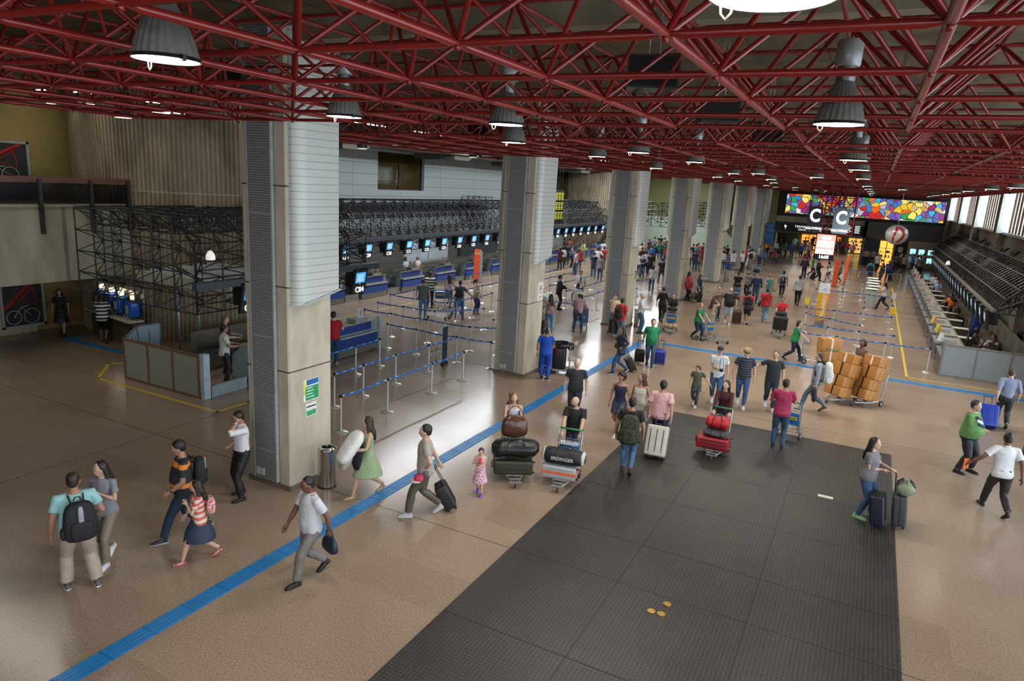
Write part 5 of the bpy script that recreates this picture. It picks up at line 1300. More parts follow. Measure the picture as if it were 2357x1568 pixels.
def monitor(x,y,z,txt,side,lab,lit='3f8fd0',s=1,group='screens over the check-in desks'):
    t=thing('check_in_screen',lab,'screen',(x,y,z),0 if side>0 else PI,group)
    mb=MB(); Q=Matrix.Rotation(.18,4,'Y')
    mb.box((0,0,0),(.10,.62*s,.80*s),Q); mb.box((-.2,-.05,.05),(.34,.40*s,.5*s)); mb.build('case',['131519'],t,None)
    mb=MB(); mb.box((.052,0,.13*s),(.006,.46*s,.34*s),Q); sc_=mb.build('display',[glow(lit,.6)],t,None)
    mb=MB()
    for k in range(5): mb.box((.057,-.02+.02*(k%2),.22*s-.05*k*s),(.002,.34*s-.05*(k%3)*s,.018*s),Q)
    mb.build('display_lines',[glow('cfe4f4',.6)],sc_,None)
    mb=MB(); mb.box((.054,0,-.075*s),(.004,.05*s,.015*s),Q); mb.build('logo_mark',[glow('e6e6e6',.6)],t,None)
    if txt: text(txt,.24*s,glow('f2f4f4',.8),'desk_number',t,(.056-.03*s,0,-.27*s),(PI/2-.0,0,PI/2),.004,bold=.004)
    mb=MB(); mb.tube((-.05,-.2,.38*s),(-.05,-.2,.5*s),.012,5); mb.tube((-.05,.2,.38*s),(-.05,.2,.5*s),.012,5); mb.build('bracket',[BLK],t)
    return t
for n_,y in(('C02',13.75),('C03',15.9),('C04',18.45)):
    monitor(-15.28,y,2.62,n_,1,f'black hanging check-in screen numbered {n_} on the first lattice canopy',s=1.08)
t=thing('lattice_canopy','long dark lattice canopy carrying the screens above the left check-in row','canopy',(0,0,0))
ys=[24.1+.84*j for j in range(27)]
prof=[(-21.95,2.35),(-21.95,2.98),(-22.15,3.6),(-22.5,4.25),(-23.1,4.87)]
lattice(t,'front',[[V((x,y,z)) for x,z in prof] for y in ys],0,(-.6,0,-.05),.021,5)
lattice(t,'top',[[V((x,y,4.87)) for x in(-23.1,-23.9,-24.7)] for y in ys],0,(0,0,-.55),.019,4)
lattice(t,'back',[[V((-23.4,y,z)) for z in(2.7,3.4,4.1)] for y in ys],0,(.4,0,0),.019,4)
mb=MB(); mb.b6(-21.9,-21.68,24.5,46,2.98,3.16); mb.build('screen_beam',['2b3036'],t,None)
mb=MB(); mb.b6(-26,-24.7,24.1,46,4.55,4.62); mb.build('rear_shelf',['22252a'],t,None)
for i,y in enumerate((25.3,26.95,28.6,30.3,32.0,33.7,35.4,37.05,38.7,40.4,42.1,43.8)):
    n_='C%02d'%(8+i)
    monitor(-21.78,y,2.56,n_,1,f'black hanging check-in screen numbered {n_} over the left desk row',s=.98)
t=thing('lattice_tower','dense dark lattice tower rising at the far end of the left canopy','canopy',(0,0,0))
for k,x in enumerate((-22.4,-23.2)):
    lattice(t,'side' if k else 'face',[[V((x,37.9+.8*a,3.2+.5*b)) for b in range(5)] for a in range(4)],0,(-.4,0,0),.021,5)
t=thing('lattice_canopy','dark lattice canopy with screens seen between the second and third columns','canopy',(0,0,0))
ys=[49+.84*j for j in range(19)]
lattice(t,'front',[[V((x,y,z)) for x,z in prof] for y in ys],0,(-.6,0,-.05),.024,4)
lattice(t,'top',[[V((x,y,4.87)) for x in(-23.1,-23.9,-24.7)] for y in ys],0,(0,0,-.55),.02,4)
mb=MB(); mb.b6(-21.9,-21.68,49,64,2.98,3.16); mb.build('screen_beam',['2b3036'],t,None)
for i,y in enumerate((49.9,51.5,53.1,54.7,56.4,58.1,59.9)): monitor(-21.78,y,2.56,'C%d'%(24+i),1,f'black hanging check-in screen seen between the second and third columns, {ORD[i]} from the left',s=1.0)
t=thing('departures_board','tall black board with yellow text rows left of the far lattice canopy','display board',(-20,45.6,4.65))
mb=MB(); mb.b6(-.1,.1,-.75,.75,-1.15,1.2); mb.build('case',['14171a'],t,None)
mb=MB()
for c in range(3):
    for i in range(17):
        if i in(5,11): continue
        mb.b6(.1,.11,-.68+.48*c,-.32+.48*c-(i%3)*.05,.95-.11*i,1.01-.11*i)
mb.build('yellow_rows',[glow('b8b83a',.4)],t,None)
mb=MB(); mb.tube((0,0,1.2),(0,0,4),.02,6); mb.tube((0,.5,1.2),(0,.5,4),.02,6); mb.build('hanger',[BLK],t)
t=thing('lattice_canopy','dark wall-mounted lattice panel seen between the third and fourth columns','canopy',(0,0,0))
lattice(t,'front',[[V((-19.6+.9*a,61.5,3.1+.7*b)) for b in range(4)] for a in range(7)],0,(0,.5,0),.035,4)
t=thing('lattice_canopy','dark lattice canopy piece seen between the fourth and fifth columns','canopy',(0,0,0))
lattice(t,'front',[[V((-17.0+.7*a,72,2.9+.6*b)) for b in range(5)] for a in range(4)],0,(0,.5,0),.035,4)
t=thing('lattice_canopy','long sloping dark lattice canopy above the right check-in counters','canopy',(0,0,0))
ys=[30.2+.62*j for j in range(58)]
prof=[(4.42,2.60),(4.6,3.08),(4.98,3.44),(5.4,3.80),(5.86,4.12)]
DK=mat('2a2624',rough=.4,var=.1)
def wide(a,b): return a
lattice(t,'slope',[[V((x,y,z)) for x,z in prof[1:]] for y in ys],0,(.25,0,-.45),.028,4,m=DK)
lattice(t,'front',[[V((x,y,z)) for x,z in prof[:2]]+[] for y in ys],0,(.3,0,0),.022,4,m=DK)
mb=MB()
for x,z in prof: mb.tube((x,30.2,z),(x,ys[-1],z),.034,6)
mb.build('long_tube',['55504a'],t,True)
for i in range(12):
    y=31+3.1*i; mb=MB(); mb.tube((5.86,y,4.12),(6.3,y,4.35),.03,6); mb.tube((5.4,y,3.4),(6.3,y,4.35),.03,6); mb.box((5.95,y,4.3),(.1,.4,.08)); mb.build('wall_bracket',[DK],t,True)
lattice(t,'near_end',[[V((4.42+.36*a,30.2,2.35+(.25+.42*a)*b/2+.2)) for b in range(3)] for a in range(5)],0,(0,.5,0),.025,5,m=DK)
mb=MB(); mb.b6(4.30,4.44,30.6,66,2.52,2.62); mb.build('screen_beam',['6f685e'],t,None)
for i in range(22):
    y=31.6+1.45*i
    monitor(4.33,y,2.12,None,-1,f'back of the {ORD[i] if i<20 else ORD[i-20]+" farthest"} dark screen hanging under the right canopy from the near end',lit='4a5a66',s=.95,group='screens under the right canopy')
# ---------- check-in desks ----------
DB='1d3f86'
def desk(loc,rz,label,group,cards=1,col=DB):
    t=thing('check_in_desk',label,'check-in desk',loc,rz,group); W=1.02
    mb=MB(); mb.prism([(0,.05),(0,1.08),(-.42,1.08),(-.85,.72),(-.85,.05)],-W,W,1); mb.build('cabinet',[mat('8fa0a6',rough=.4,var=.06)],t,None)
    mb=MB()
    for s in(-1,1): 
        y0,y1=sorted((s*W,s*(W+.02))); mb.b6(-.03,.02,y0,y1,.0,1.12); mb.b6(-.45,0,y0,y1,1.06,1.12)
    mb.b6(-.87,.03,-W,W,0,.06); mb.build('frame_trim',[mat('a9adae',rough=.3,metal=.7)],t,None)
    mb=MB(); mb.b6(.0,.03,-W+.08,W-.2,.79,1.05); mb.build('upper_panel',[col],t,None)
    mb=MB(); mb.b6(0,.2,-W+.03,W-.02,.69,.74); mb.build('ledge',[mat('c9cccc',rough=.2,metal=.6)],t,None)
    mb=MB(); mb.b6(.0,.16,-W+.02,W-.02,.27,.68); mb.build('lower_panel',[col],t,None)
    mb=MB(); mb.b6(0,.12,-W,W,.02,.27); mb.build('kick_panel',[mat('9b9a94',rough=.25,metal=.85)],t,None)
    mb=MB(); mb.b6(-.5,.06,-W-.03,W+.03,1.08,1.115); mb.build('worktop',[mat('a39a86',rough=.4)],t,None)
    mb=MB(); mb.b6(-.84,-.5,-W+.06,W-.06,.70,.74); mb.build('staff_shelf',[mat('b8ab92',rough=.4)],t,None)
    mb=MB(); mb.b6(-.30,.10,-.1,.55,1.115,1.26); mb.build('card_holder',[mat('aeb2b2',rough=.3,metal=.6)],t,None)
    if cards:
        mb=MB()
        for y in(.0,.42): mb.prism([(-.12,1.26),(-.02,1.26),(-.08,1.6),(-.12,1.6)],y-.07,y+.07,1)
        mb.cur=1
        for y in(.0,.42): mb.prism([(-.015,1.28),(-.005,1.28),(-.062,1.58),(-.07,1.58)],y-.06,y+.06,1)
        mb.build('card',['d8d4d2','e7a79a'],t,None)
    return t
def scale_(loc,rz,label,group):
    t=thing('baggage_scale',label,'baggage scale',loc,rz,group)
    mb=MB(); mb.b6(-.9,.05,-.5,.5,0,.32); mb.build('body',[mat('a3a29c',rough=.28,metal=.8,var=.08)],t,None)
    mb=MB(); mb.b6(-.88,.0,-.4,.4,.32,.35); mb.build('belt',['1c1c1d'],t,None)
    mb=MB()
    for s in(-1,1): mb.path([(0,s*.47,0),(0,s*.47,.72),(-.85,s*.47,.72),(-.85,s*.47,.1)],.022,6)
    mb.build('guard_rail',[mat('55585a',rough=.3,metal=.8)],t,True)
    mb=MB(); mb.b6(.045,.055,-.15,.0,.12,.22); mb.build('vent_plate',['777777'],t,None); return t
G1='check-in desks of the near left counter'; G2='check-in desks of the far left row'; G3='check-in desks of the right counter'
desk((-15.5,18.55,0),0,'blue and grey check-in desk at the right end of the near counter, under screen C04',G1,0)
desk((-15.5,15.0,0),0,'blue and grey check-in desk with two staff behind it left of the first column',G1,0)
scale_((-15.5,16.9,0),0,'steel baggage scale in the gap hidden behind the first column','baggage scales near left')
t=thing('information_card','white printed card standing on the near check-in desk worktop','card',(-15.6,18.9,1.26)); mb=MB(); mb.prism([(-.03,0),(.03,0),(0,.3),(-.01,.3)],-.11,.11,1); mb.build('sheet',['e4e6e8'],t,None)
mb=MB()
for k in range(5): mb.b6(.02,.03,-.08,.08,.04+.05*k,.06+.05*k)
mb.build('print',['22304a'],t,None)
mb=MB(); mb.b6(-.06,.06,-.07,.07,0,1.2); mb.build('end_post',[mat('9fb0ba',rough=.35)],None,None,(-15.42,19.75,0),label='pale grey end post closing the near check-in counter',cat='post')
for i in range(8):
    y=24.95+3.36*i-.1
    desk((-22.45,y,0),0,f'blue fronted check-in desk, {ORD[i]} from the left in the far left row',G2,1 if i<6 else 0)
    if i<7: scale_((-22.45,y+1.68,0),0,f'steel baggage scale after the {ORD[i]} desk of the far left row','baggage scales far left')
for i in range(4):
    desk((-22.4,51.0+3.0*i,0),0,f'blue check-in desk seen between the second and third columns, {ORD[i]} from the left','check-in desks behind the second column',1)
mb=MB(); mb.b6(-24.3,-23.5,24,47,0,.5); mb.b6(-24.9,-24.3,24,47,0,1.05); mb.build('baggage_conveyor',[mat('8b867b',rough=.3,metal=.7,var=.1,scale=1.5)],None,None,label='long stainless baggage conveyor behind the far left desks',cat='conveyor')
mb=MB(); mb.b6(-18.4,-17.6,13.2,19.6,0,.42); mb.b6(-18.7,-18.4,14.4,19.6,0,.98); mb.cur=1; mb.b6(-18.35,-17.65,13.3,19.6,.42,.44); mb.build('baggage_conveyor',[mat('a39f94',rough=.28,metal=.7,var=.1,scale=1.5),'1a1a1a'],None,None,label='stainless baggage conveyor behind the booth staff left of the first column',cat='conveyor')
# grey booth panels (near left)
def panels(x0,x1,y,n,frame,face,label,h=1.22,endpost=True):
    t=thing('partition',label,'partition',(x0,y,0)); L=x1-x0
    mb=MB(); mb.b6(0,L,-.02,.02,.03,h-.02); mb.build('infill_panel',[mat(face,rough=.5,var=.04)],t,None)
    mb=MB()
    for i in range(n+1): mb.b6(L*i/n-.035,L*i/n+.035,-.035,.035,0,h)
    for z in(.03,h-.03): mb.b6(0,L,-.034,.034,z-.03,z+.03)
    mb.build('frame',[mat(frame,rough=.45)],t,None); return t
panels(-18.62,-15.5,12.16,3,'6f5442','8b8f84','grey partition with brown frame at the near end of the left booth')
t=thing('partition','folded pale blue glazed partition at the back of the booth','partition',(-18.62,12.2,0))
for (ax,ay),(bx,by) in(((0,0),(-1.1,1.1)),((-1.1,1.1),(-1.1,1.9))):
    d=V((bx-ax,by-ay,0)); M=Matrix.Translation((ax,ay,0))@Matrix.Rotation(math.atan2(d.y,d.x),4,'Z'); mb=MB()
    mb.box((d.length/2,0,.6),(d.length,.03,1.15),M); mb.build('infill_panel',[mat('93a9b8',rough=.35)],t,None)
    mb=MB(); mb.box((0,0,.61),(.05,.05,1.22),M); mb.box((d.length,0,.61),(.05,.05,1.22),M); mb.box((d.length/2,0,1.2),(d.length,.05,.04),M); mb.box((d.length/2,0,.5),(.03,.05,1.1),M); mb.build('frame',['5c6870'],t,None)
mb=MB(); mb.b6(-.09,.09,-.1,.1,0,1.24); mb.build('corner_post',[mat('a9bccb',rough=.35)],None,None,(-15.4,12.25,0),label='pale blue post at the corner of the booth panels',cat='post')
mb=MB(); mb.b6(-.05,.05,0,1.2,0,.32); mb.build('low_plinth',[mat('93a3ae',rough=.3,metal=.3)],None,None,(-15.38,12.4,0),label='low metal plinth between the booth panels and the desk',cat='plinth')
for i,(x,y,l) in enumerate(((-19.2,14.4,'left'),(-18.9,14.9,'right'))):
    mb=MB(); mb.tube((0,0,0),(0,0,2.5),.035,8); mb.build('pole',[mat('7b8894',rough=.3,metal=.5)],None,True,(x,y,0),label=f'{l} tall thin pole standing behind the booth in front of the ribbed wall',cat='pole')
t=thing('shop_roof','white slatted canopy roof glimpsed behind the left lattice','canopy',(-19.6,15.6,2.55))
for i in range(6):
    mb=MB(); mb.b6(-1.9+.25*i,2.6,-1.0+.36*i,-.78+.36*i,.0+.05*i,.10+.05*i); mb.build('slat',['b9c0c4'],t,None)
mb=MB(); mb.b6(-1.8,2.6,-1.05,-1.0,-.2,.12); mb.build('fascia',['a7a89e'],t,None)
# right counters
for i in range(13):
    y=31.3+2.62*i
    if i%1==0: desk((3.15,y,0),PI,f'grey check-in desk, {ORD[i]} from the near end of the right counter',G3,1 if i>3 else 0,'565b66')
for i in range(12):
    t=thing('side_table',f'{ORD[i]} pale side table from the near end behind the right desks','table',(4.15,32.6+2.62*i,0),0,'staff tables right')
    mb=MB(); mb.b6(-.45,.45,-.22,.22,.72,.76); mb.build('top',['c4c2b6'],t,None); mb=MB(); mb.b6(-.42,.42,-.18,.2,0,.72); mb.build('body',['4a4640'],t,None)
mb=MB(); mb.b6(5.2,5.65,30.9,66,0,.38); mb.cur=1; mb.b6(5.25,5.6,31,66,.38,.40); mb.build('baggage_conveyor',[mat('a3a096',rough=.25,metal=.7,var=.1,scale=1.5),mat('55524c',rough=.35)],None,None,label='stainless baggage conveyor running behind the right check-in counter',cat='conveyor')
mb=MB(); mb.b6(5.85,6.0,30.2,66,0,1.1); struct(mb,'wall_service_right',[mat('7d7768',rough=.4)])
panels(3.0,6.2,30.03,3,'7b7872','8f9ba3','long grey partition with steel frame closing the right counter at the near end',1.22)
for i,(x,y,z) in enumerate(((2.95,31.1,1.12),(3.0,33.4,1.12),(3.0,35.9,1.12))):
    t=thing('folded_card',('white','yellow','orange')[i]+' folded card standing on the right counter','card',(x,y,z),.4,'cards on the right counter'); mb=MB(); mb.prism([(-.09,0),(.09,0),(.01,.34),(-.01,.34)],-.12,.12,1); mb.build('sheet',[('dfe3e4','d8bc4a','d9a860')[i]],t,None)
# ---------- hanging wing sign tower ----------
RD=mat('9a2a2a',rough=.45)
t=thing('sign_tower','red lattice tower hanging from the ceiling that carries the wing signs and screen','sign tower',(0,0,0))
Y=42.2
for y in(Y,Y+.9):
    P=[[V((-2.9+.62*a,y,4.4+.66*b)) for b in range(5)] for a in range(4)]
    lattice(t,'frame',P,0,(0,.45 if y==Y else -.45,0),.022,5,m=RD)
mb=MB()
for x in(-3.35,-2.55,-1.9,-1.05):
    mb.tube((x,Y,4.4),(x,Y,7.0),.025,6)
    mb.tube((x,Y+.9,5.5),(x,Y+.9,7.0),.02,6)
for z in(5.9,6.4,6.9): mb.tube((-3.35,Y,z),(-1.05,Y,z),.02,6)
mb.build('hanger_frame',[RD],t,True)
def cboard(x0,x1,z0,z1,y,c,label):
    t=thing('wing_sign',label,'sign',((x0+x1)/2,y,(z0+z1)/2)); w=(x1-x0)/2; h=(z1-z0)/2
    mb=MB(); mb.b6(-w,w,0,.12,-h,h); mb.build('board',[mat(c,rough=.35)],t,None)
    wm=glow('eef2f2',.9)
    text('C',.95,wm,'lettering',t,(0,-.004,h*.22),FX,.006,bold=.03,sx=.8); text('ASA/WING',.20,wm,'lettering',t,(0,-.004,-h*.76),FX,.004,bold=.004,sx=.85)
    mb=MB(); mb.tube((-w*.7,.05,h),(-w*.7,.05,h+.6),.012,5); mb.tube((w*.7,.05,h),(w*.7,.05,h+.6),.012,5); mb.build('hanger',[RD],t); return t
cboard(-2.05,-1.27,4.47,5.84,Y-.35,'7f95a8','light blue-grey hanging sign with a large white letter C and the words ASA/WING')
cboard(-3.33,-2.62,4.5,5.86,Y-.35,'1d2a33','dark hanging sign with a large pale letter C and the words ASA/WING')
t=thing('advertising_screen','bright hanging screen with red and white content above a digital clock','screen',(-2.24,Y-.3,3.72))
mb=MB(); mb.b6(-.52,.52,0,.2,-.73,.70); mb.build('case',['121a2a'],t,None)
mb=MB(); mb.b6(-.47,.47,-.012,0,-.42,.66); s_=mb.build('display',[glow('d98a80',.9)],t,None)
mb=MB()
for z0,z1,w in((.40,.56,.24),(.16,.32,.42),(-.04,.12,.42),(-.38,-.14,.45)): mb.b6(-w,w,-.02,-.012,z0,z1)
mb.build('white_panels',[glow('fbfbfa',1.3)],s_,None)
text('16:05',.24,glow('ffffff',1.4),'clock_digits',t,(0,-.012,-.57),FX,.004,bold=.006)
mb=MB(); mb.tube((-.3,.1,.7),(-.3,.1,1.4),.015,5); mb.tube((.3,.1,.7),(.3,.1,1.4),.015,5); mb.build('hanger',[RD],t)
# banners and totems
t=thing('blue_banner','tall blue banner with white text beside the last columns','banner',(-9.1,72.6,2.75))
mb=MB(); mb.b6(-.5,.5,0,.05,-.98,.98); mb.build('panel',['1f7fd0'],t,None)
mb=MB()
for i,(w,hh) in enumerate(((.36,.07),(.28,.05),(.38,.07),(.4,.04),(.4,.04),(.4,.07),(.3,.04),(.2,.04))): mb.b6(-w,w,-.012,0,.75-.2*i-hh/2,.75-.2*i+hh/2)
mb.build('lettering',[mat('b9d8ee')],t,None)
mb=MB(); mb.tube((0,.03,-2.75),(0,.03,-.98),.03,6); mb.build('pole',['777777'],t)
t=thing('airline_totem','tall yellow sign stand with white top and the name PASSAREDO beside the queue','sign stand',(-1.72,37.4,0),-.12)
mb=MB(); mb.prism([(-.21,.50),(.21,.50),(.25,1.72),(.25,2.12),(.21,2.2),(-.21,2.2),(-.25,2.12),(-.25,1.72)],-.03,.03,1); mb.build('panel',['dca21c'],t,None)
mb=MB(); mb.prism([(-.252,1.72),(.252,1.72),(.254,2.12),(.212,2.205),(-.212,2.205),(-.254,2.12)],-.034,.034,1); mb.build('white_top',['d6dbe4'],t,None)
mb=MB(); mb.b6(-.23,.23,-.10,.10,0,.10); mb.prism([(-.21,.08),(.21,.08),(.21,.5),(-.21,.5)],-.035,.035,1); mb.build('grey_base',['6d6f70'],t,None)
mb=MB(); 
for k in range(3): mb.prism([(-.2,.24+.1*k),(.2,.42+.04*k),(.2,.45+.04*k),(-.2,.28+.1*k)],-.04,-.036,1)
mb.build('swoosh',['e0b030'],t,None)
text('PASSAREDO',.23,'e6e4dc','lettering',t,(.07,-.034,1.12),(PI/2,-PI/2,0),.003,bold=.004,sx=.92)
mb=MB(); mb.b6(-.14,.14,-.036,-.034,1.86,1.89); mb.prism([(-.02,1.93),(.16,1.99),(.0,1.97)],-.037,-.034,1); mb.build('small_logo',['8f93a0'],t,None)
def totem(x,y,h,label,txt=None,w=.34,grey=0):
    t=thing('orange_totem',label,'sign stand',(x,y,0)); mb=MB(); mb.prism([(-w/2,.05),(w/2,.05),(w/2,h-.06),(w/2-.04,h),(-w/2+.04,h),(-w/2,h-.06)],-.03,.03,1); mb.build('panel',['e0562a'],t,None)
    mb=MB(); mb.b6(-w/2-.1,w/2+.1,-.16,.16,0,.05); mb.build('base',['55585a'],t,None)
    if grey: mb=MB(); mb.b6(w/2,w/2+.12,-.05,.05,.05,h-.1); mb.build('side_post',['8e9294'],t,None)
    if txt: text(txt,.22,'ede0d4','lettering',t,(0,-.032,h-.25),FX,.003)
    return t
totem(-21.45,37.1,2.05,'orange sign stand marked GOL in front of the far left desks','GOL',.42,1)
totem(-12.4,38.6,2.0,'orange and white sign stand left of the fourth column','GOL',.34,1)
totem(-2.0,56.3,2.0,'wide orange totem beside the far barrier rows')
totem(-1.4,58.6,2.2,'slim tall orange totem to the right of the wide one',None,.2)
totem(-9.3,73.5,2.1,'orange totem in front of the blue banner')
totem(-13.2,70.5,2.6,'narrow orange totem seen between the fifth and sixth columns',None,.2)
# self check-in podiums
for i in range(5):
    t=thing('service_podium',f'{ORD[i]} white service podium of the row from the near end','podium',(.45+.12*(i%2),47.6+1.75*i,0),0,'white service podiums')
    mb=MB(); mb.prism([(-.33,0),(.33,0),(.33,.98),(-.33,1.05)],-.3,.3,1); mb.build('body',['c3c8c2'],t,None); mb=MB(); mb.sq((0,-.02,1.08),(.38,.34,.03),.5,14); mb.build('top',['dcdfd8'],t,True)
t=thing('arched_kiosk','white arch-topped kiosk right of the second column','kiosk',(-12.55,27.6,0))
mb=MB(); mb.prism([(-.55,0),(.55,0),(.55,.9)]+[(.55*math.cos(a),.9+.55*math.sin(a)) for a in [PI*i/12 for i in range(1,12)]]+[(-.55,.9)],-.25,.25,1); mb.build('body',['c9cdc9'],t,None)
mb=MB(); mb.prism([(-.42,0),(.42,0),(.42,.88)]+[(.42*math.cos(a),.9+.42*math.sin(a)) for a in [PI*i/12 for i in range(1,12)]]+[(-.42,.88)],-.27,-.25,1); mb.build('inset',['a9ada2'],t,None)
# ---------- queue barriers ----------
def row(pts,lab,group,belts=True,end=None):
    out=[]
    for i,(x,y) in enumerate(pts):
        nm=f'{ORD[i]} queue post from the {"left" if abs(pts[0][0]-pts[-1][0])>abs(pts[0][1]-pts[-1][1]) else "viewer"}, {lab.replace("the ","",1)}'
        out.append(post(x,y,nm,group))
    if belts:
        for i in range(len(pts)-1): belt(out[i],pts[i],pts[i+1])
    if end: belt(out[-1],pts[-1],end)
    return out
GL='queue barriers of the left check-in area'; GR='queue barriers of the right check-in area'
r1=row([(-10.8,12.4),(-10.8,14.24),(-10.8,16.33),(-10.8,18.09)],'the front barrier line next to the first column',GL)
r2=row([(-12.2,13.75),(-12.2,14.95),(-12.2,16.46),(-12.14,18.14),(-12.1,19.78)],'the second barrier line from the front',GL)
belt(r2[0],(-12.2,13.75),(-10.8,12.4)); 
r3=row([(-13.8,14.9),(-13.8,16.54),(-13.85,17.79)],'the short third line ending at the near desk',GL)
r4=row([(-15.15,19.9),(-13.82,19.83)],'the cross line running from the near desk to the walkway',GL,True,(-12.1,19.78))
o=post(-10.81,19.87,'steel queue post standing against the left side of the second column',GL); belt(r2[4],(-12.1,19.78),(-10.81,19.87))
r5=row([(-17.5,21.5),(-16.2,21.5),(-14.55,21.55),(-12.62,21.51)],'the cross line behind the near desk',GL)
r6=row([(-12.62,23.3),(-11.5,21.6)],'the short stub left of the second column',GL,False)
belt(r5[3],(-12.62,21.51),(-11.2,22.6))
r7=row([(-18.1,23.1),(-16.78,23.1),(-15.3,23.2),(-14.1,25.14)],'the cross line in front of the grey-green shirt man',GL)
r8=row([(-18.98,25.1),(-17.39,25.05),(-15.92,25.12)],'the cross line where the queueing people stand',GL)
r9=row([(-15.92,25.9),(-15.85,27.04),(-15.9,29.06)],'the line running away beside the jacket woman',GL)
belt(r8[2],(-15.92,25.12),(-15.92,25.9)); belt(r8[0],(-18.98,25.1),(-19.01,26.98))
r10=row([(-19.01,26.98),(-17.42,28.97),(-17.45,30.77),(-17.5,33.0)],'the line behind the queueing people',GL)
r11=row([(-20.05,34.0),(-20.05,36.27),(-20.1,38.5)],'the line by the orange sign stand',GL)
import itertools
gi=0
for j,(x,ya,n) in enumerate(((-12.1,31.3,4),(-13.5,32.6,4),(-14.9,33.6,4),(-16.3,34.6,4),(-17.6,36.4,3))):
    pts=[(x,ya+2.1*i) for i in range(n)]; row(pts,f'the {ORD[j]} lane of the field behind the suited man',GL)
row([(-11.4,29.2),(-13.2,29.3),(-15.2,29.6)],'the cross line by the arched kiosk',GL)
row([(-11.2,34.0),(-11.0,36.6)],'the pair left of the third column',GL)
row([(-11.6,44.0),(-11.5,46.5),(-11.4,49.0)],'the line between the third and fourth columns',GL)
row([(-11.3,55.6),(-11.3,57.6),(-11.2,59.6)],'the line between the fourth and fifth columns',GL)
row([(-12.4,37.2),(-12.0,39.8),(-11.7,42.0)],'the line around the red luggage',GL)
row([(-1.9,29.9),(-.64,30.0),(1.07,30.1),(2.6,30.13)],'the nearest right cross line behind the cardboard boxes',GR)
row([(-2.3,32.0),(-1.1,32.0),(.1,32.0),(1.4,32.05)],'the second right cross line',GR)
row([(-2.24,35.35),(-1.16,34.5),(.08,33.7)],'the slanted line beside the yellow sign stand',GR)
row([(-2.4,37.3),(-1.12,37.4),(.05,37.4),(1.38,37.4)],'the third right cross line level with the yellow stand',GR)
row([(-2.55,45.6),(-1.1,45.7),(.36,45.7),(1.6,45.6)],'the fourth right cross line before the white podiums',GR)
row([(-2.5,47.6),(-2.45,49.6),(-2.4,51.6),(-2.35,53.6),(-2.3,55.6)],'the far left lane running away',GR)
row([(-1.15,47.2),(-1.15,49.2),(-1.15,51.2),(-1.2,53.2),(-1.2,55.2),(-1.25,57.2),(-1.25,59.4)],'the far middle lane running away',GR)
row([(.15,39.6),(.15,41.8),(.1,44.0),(-.05,50),(-.1,52.5)],'the lane left of the white podiums',GR)
row([(1.5,39.6),(1.5,41.8),(1.5,43.8),(1.55,47.8)],'the lane along the yellow floor line',GR)
row([(-1.25,61.2),(.6,61.4),(2.42,61.5)],'the last right cross line before the shops',GR)
for x,y,lab,c in((-2.42,37.3,'yellow card holder on the leftmost post beside the sign stand','d8c022'),(1.4,37.4,'yellow card holder on the right post of the third cross line','e6b820'),(1.55,43.8,'white card holder on the post beside the walking woman','d5d8d8')):
    t=thing('card_holder',lab,'sign',(x,y,1.1)); mb=MB(); mb.b6(-.11,.11,-.012,.012,-.02,.30); mb.build('plate',[c],t,None); mb=MB(); mb.tube((0,0,-.16),(0,0,0),.01,6); mb.build('stem',[STEEL()],t)
# bag sizer in the left queue
t=thing('bag_sizer','chrome tube hand-baggage sizer on wheels with a dark info panel','baggage sizer',(-12.35,19.25,0),.15)
mb=MB()
for z in(.05,.5): mb.path([(-.3,-.18,z),(.05,-.18,z),(.05,.18,z),(-.3,.18,z),(-.3,-.18,z)],.011,6)
for x in(-.3,.05):
    for y in(-.18,.18): mb.tube((x,y,.05),(x,y,.5),.011,6)
mb.build('cage',[mat('c9ccce',rough=.15,metal=1)],t,True)
mb=MB(); mb.tube((.1,-.19,.06),(.1,-.15,.06),.06,14); mb.tube((.1,.15,.06),(.1,.19,.06),.06,14); mb.build('wheels',['1c1c1c'],t)
mb=MB(); mb.b6(.08,.12,-.16,.16,.05,1.35); mb.build('info_panel',['2a3048'],t,None)

# ---------- attaching things to people ----------
def WM(r):
    s=FIG[r.name][2]; return Matrix.Translation(r.location)@Matrix.Rotation(r.rotation_euler[2],4,'Z')@Matrix.Scale(s,4)
def onback(r,label,col,dy=.135,dz=1.2,**kw):
    f=FIG[r.name][0]; return backpack(WM(r)@f.U@Matrix.Translation((0,-dy,dz)),label,col,**kw)
def wrist(r,side):
    f=FIG[r.name][0]; a=f.arms[side]; return WM(r)@(f.U@a[2])
def inhand(r,side,label,col,drop=.42,rz=0,**kw):
    p=wrist(r,side); return handbag(Matrix.Translation((p.x,p.y,p.z-drop))@Matrix.Rotation(r.rotation_euler[2]+rz,4,'Z'),label,col,**kw)
def onhip(r,side,label,col,dz=.95,dy=.0,dx=.26,**kw):
    return handbag(WM(r)@Matrix.Translation((dx*(1 if side else -1),dy,dz-.2))@Matrix.Rotation(PI/2,4,'Z'),label,col,**kw)
def rel(r,x,y,z=0,rz=0,rx=0):
    return Matrix.Translation(r.location)@Matrix.Rotation(r.rotation_euler[2],4,'Z')@at(x,y,z,rz,rx)
def cart(r,label,dx=0,dy=.86,turn=0,**kw):
    M=rel(r,dx,dy); p=M.translation; return trolley(p.x,p.y,r.rotation_euler[2]+turn,label,**kw)
def hold(r,side,fn,label,name,cat,dz=0,fwd=.09):
    f=FIG[r.name][0]; sh,el,wr,t,s=f.arms[side]; d=(wr-el).normalized(); p=WM(r)@(f.U@(wr+d*fwd))
    t=thing(name,label,cat,(p.x,p.y,p.z+dz),r.rotation_euler[2]); fn(t); return t
JE='3a5878'; BK='17181c'
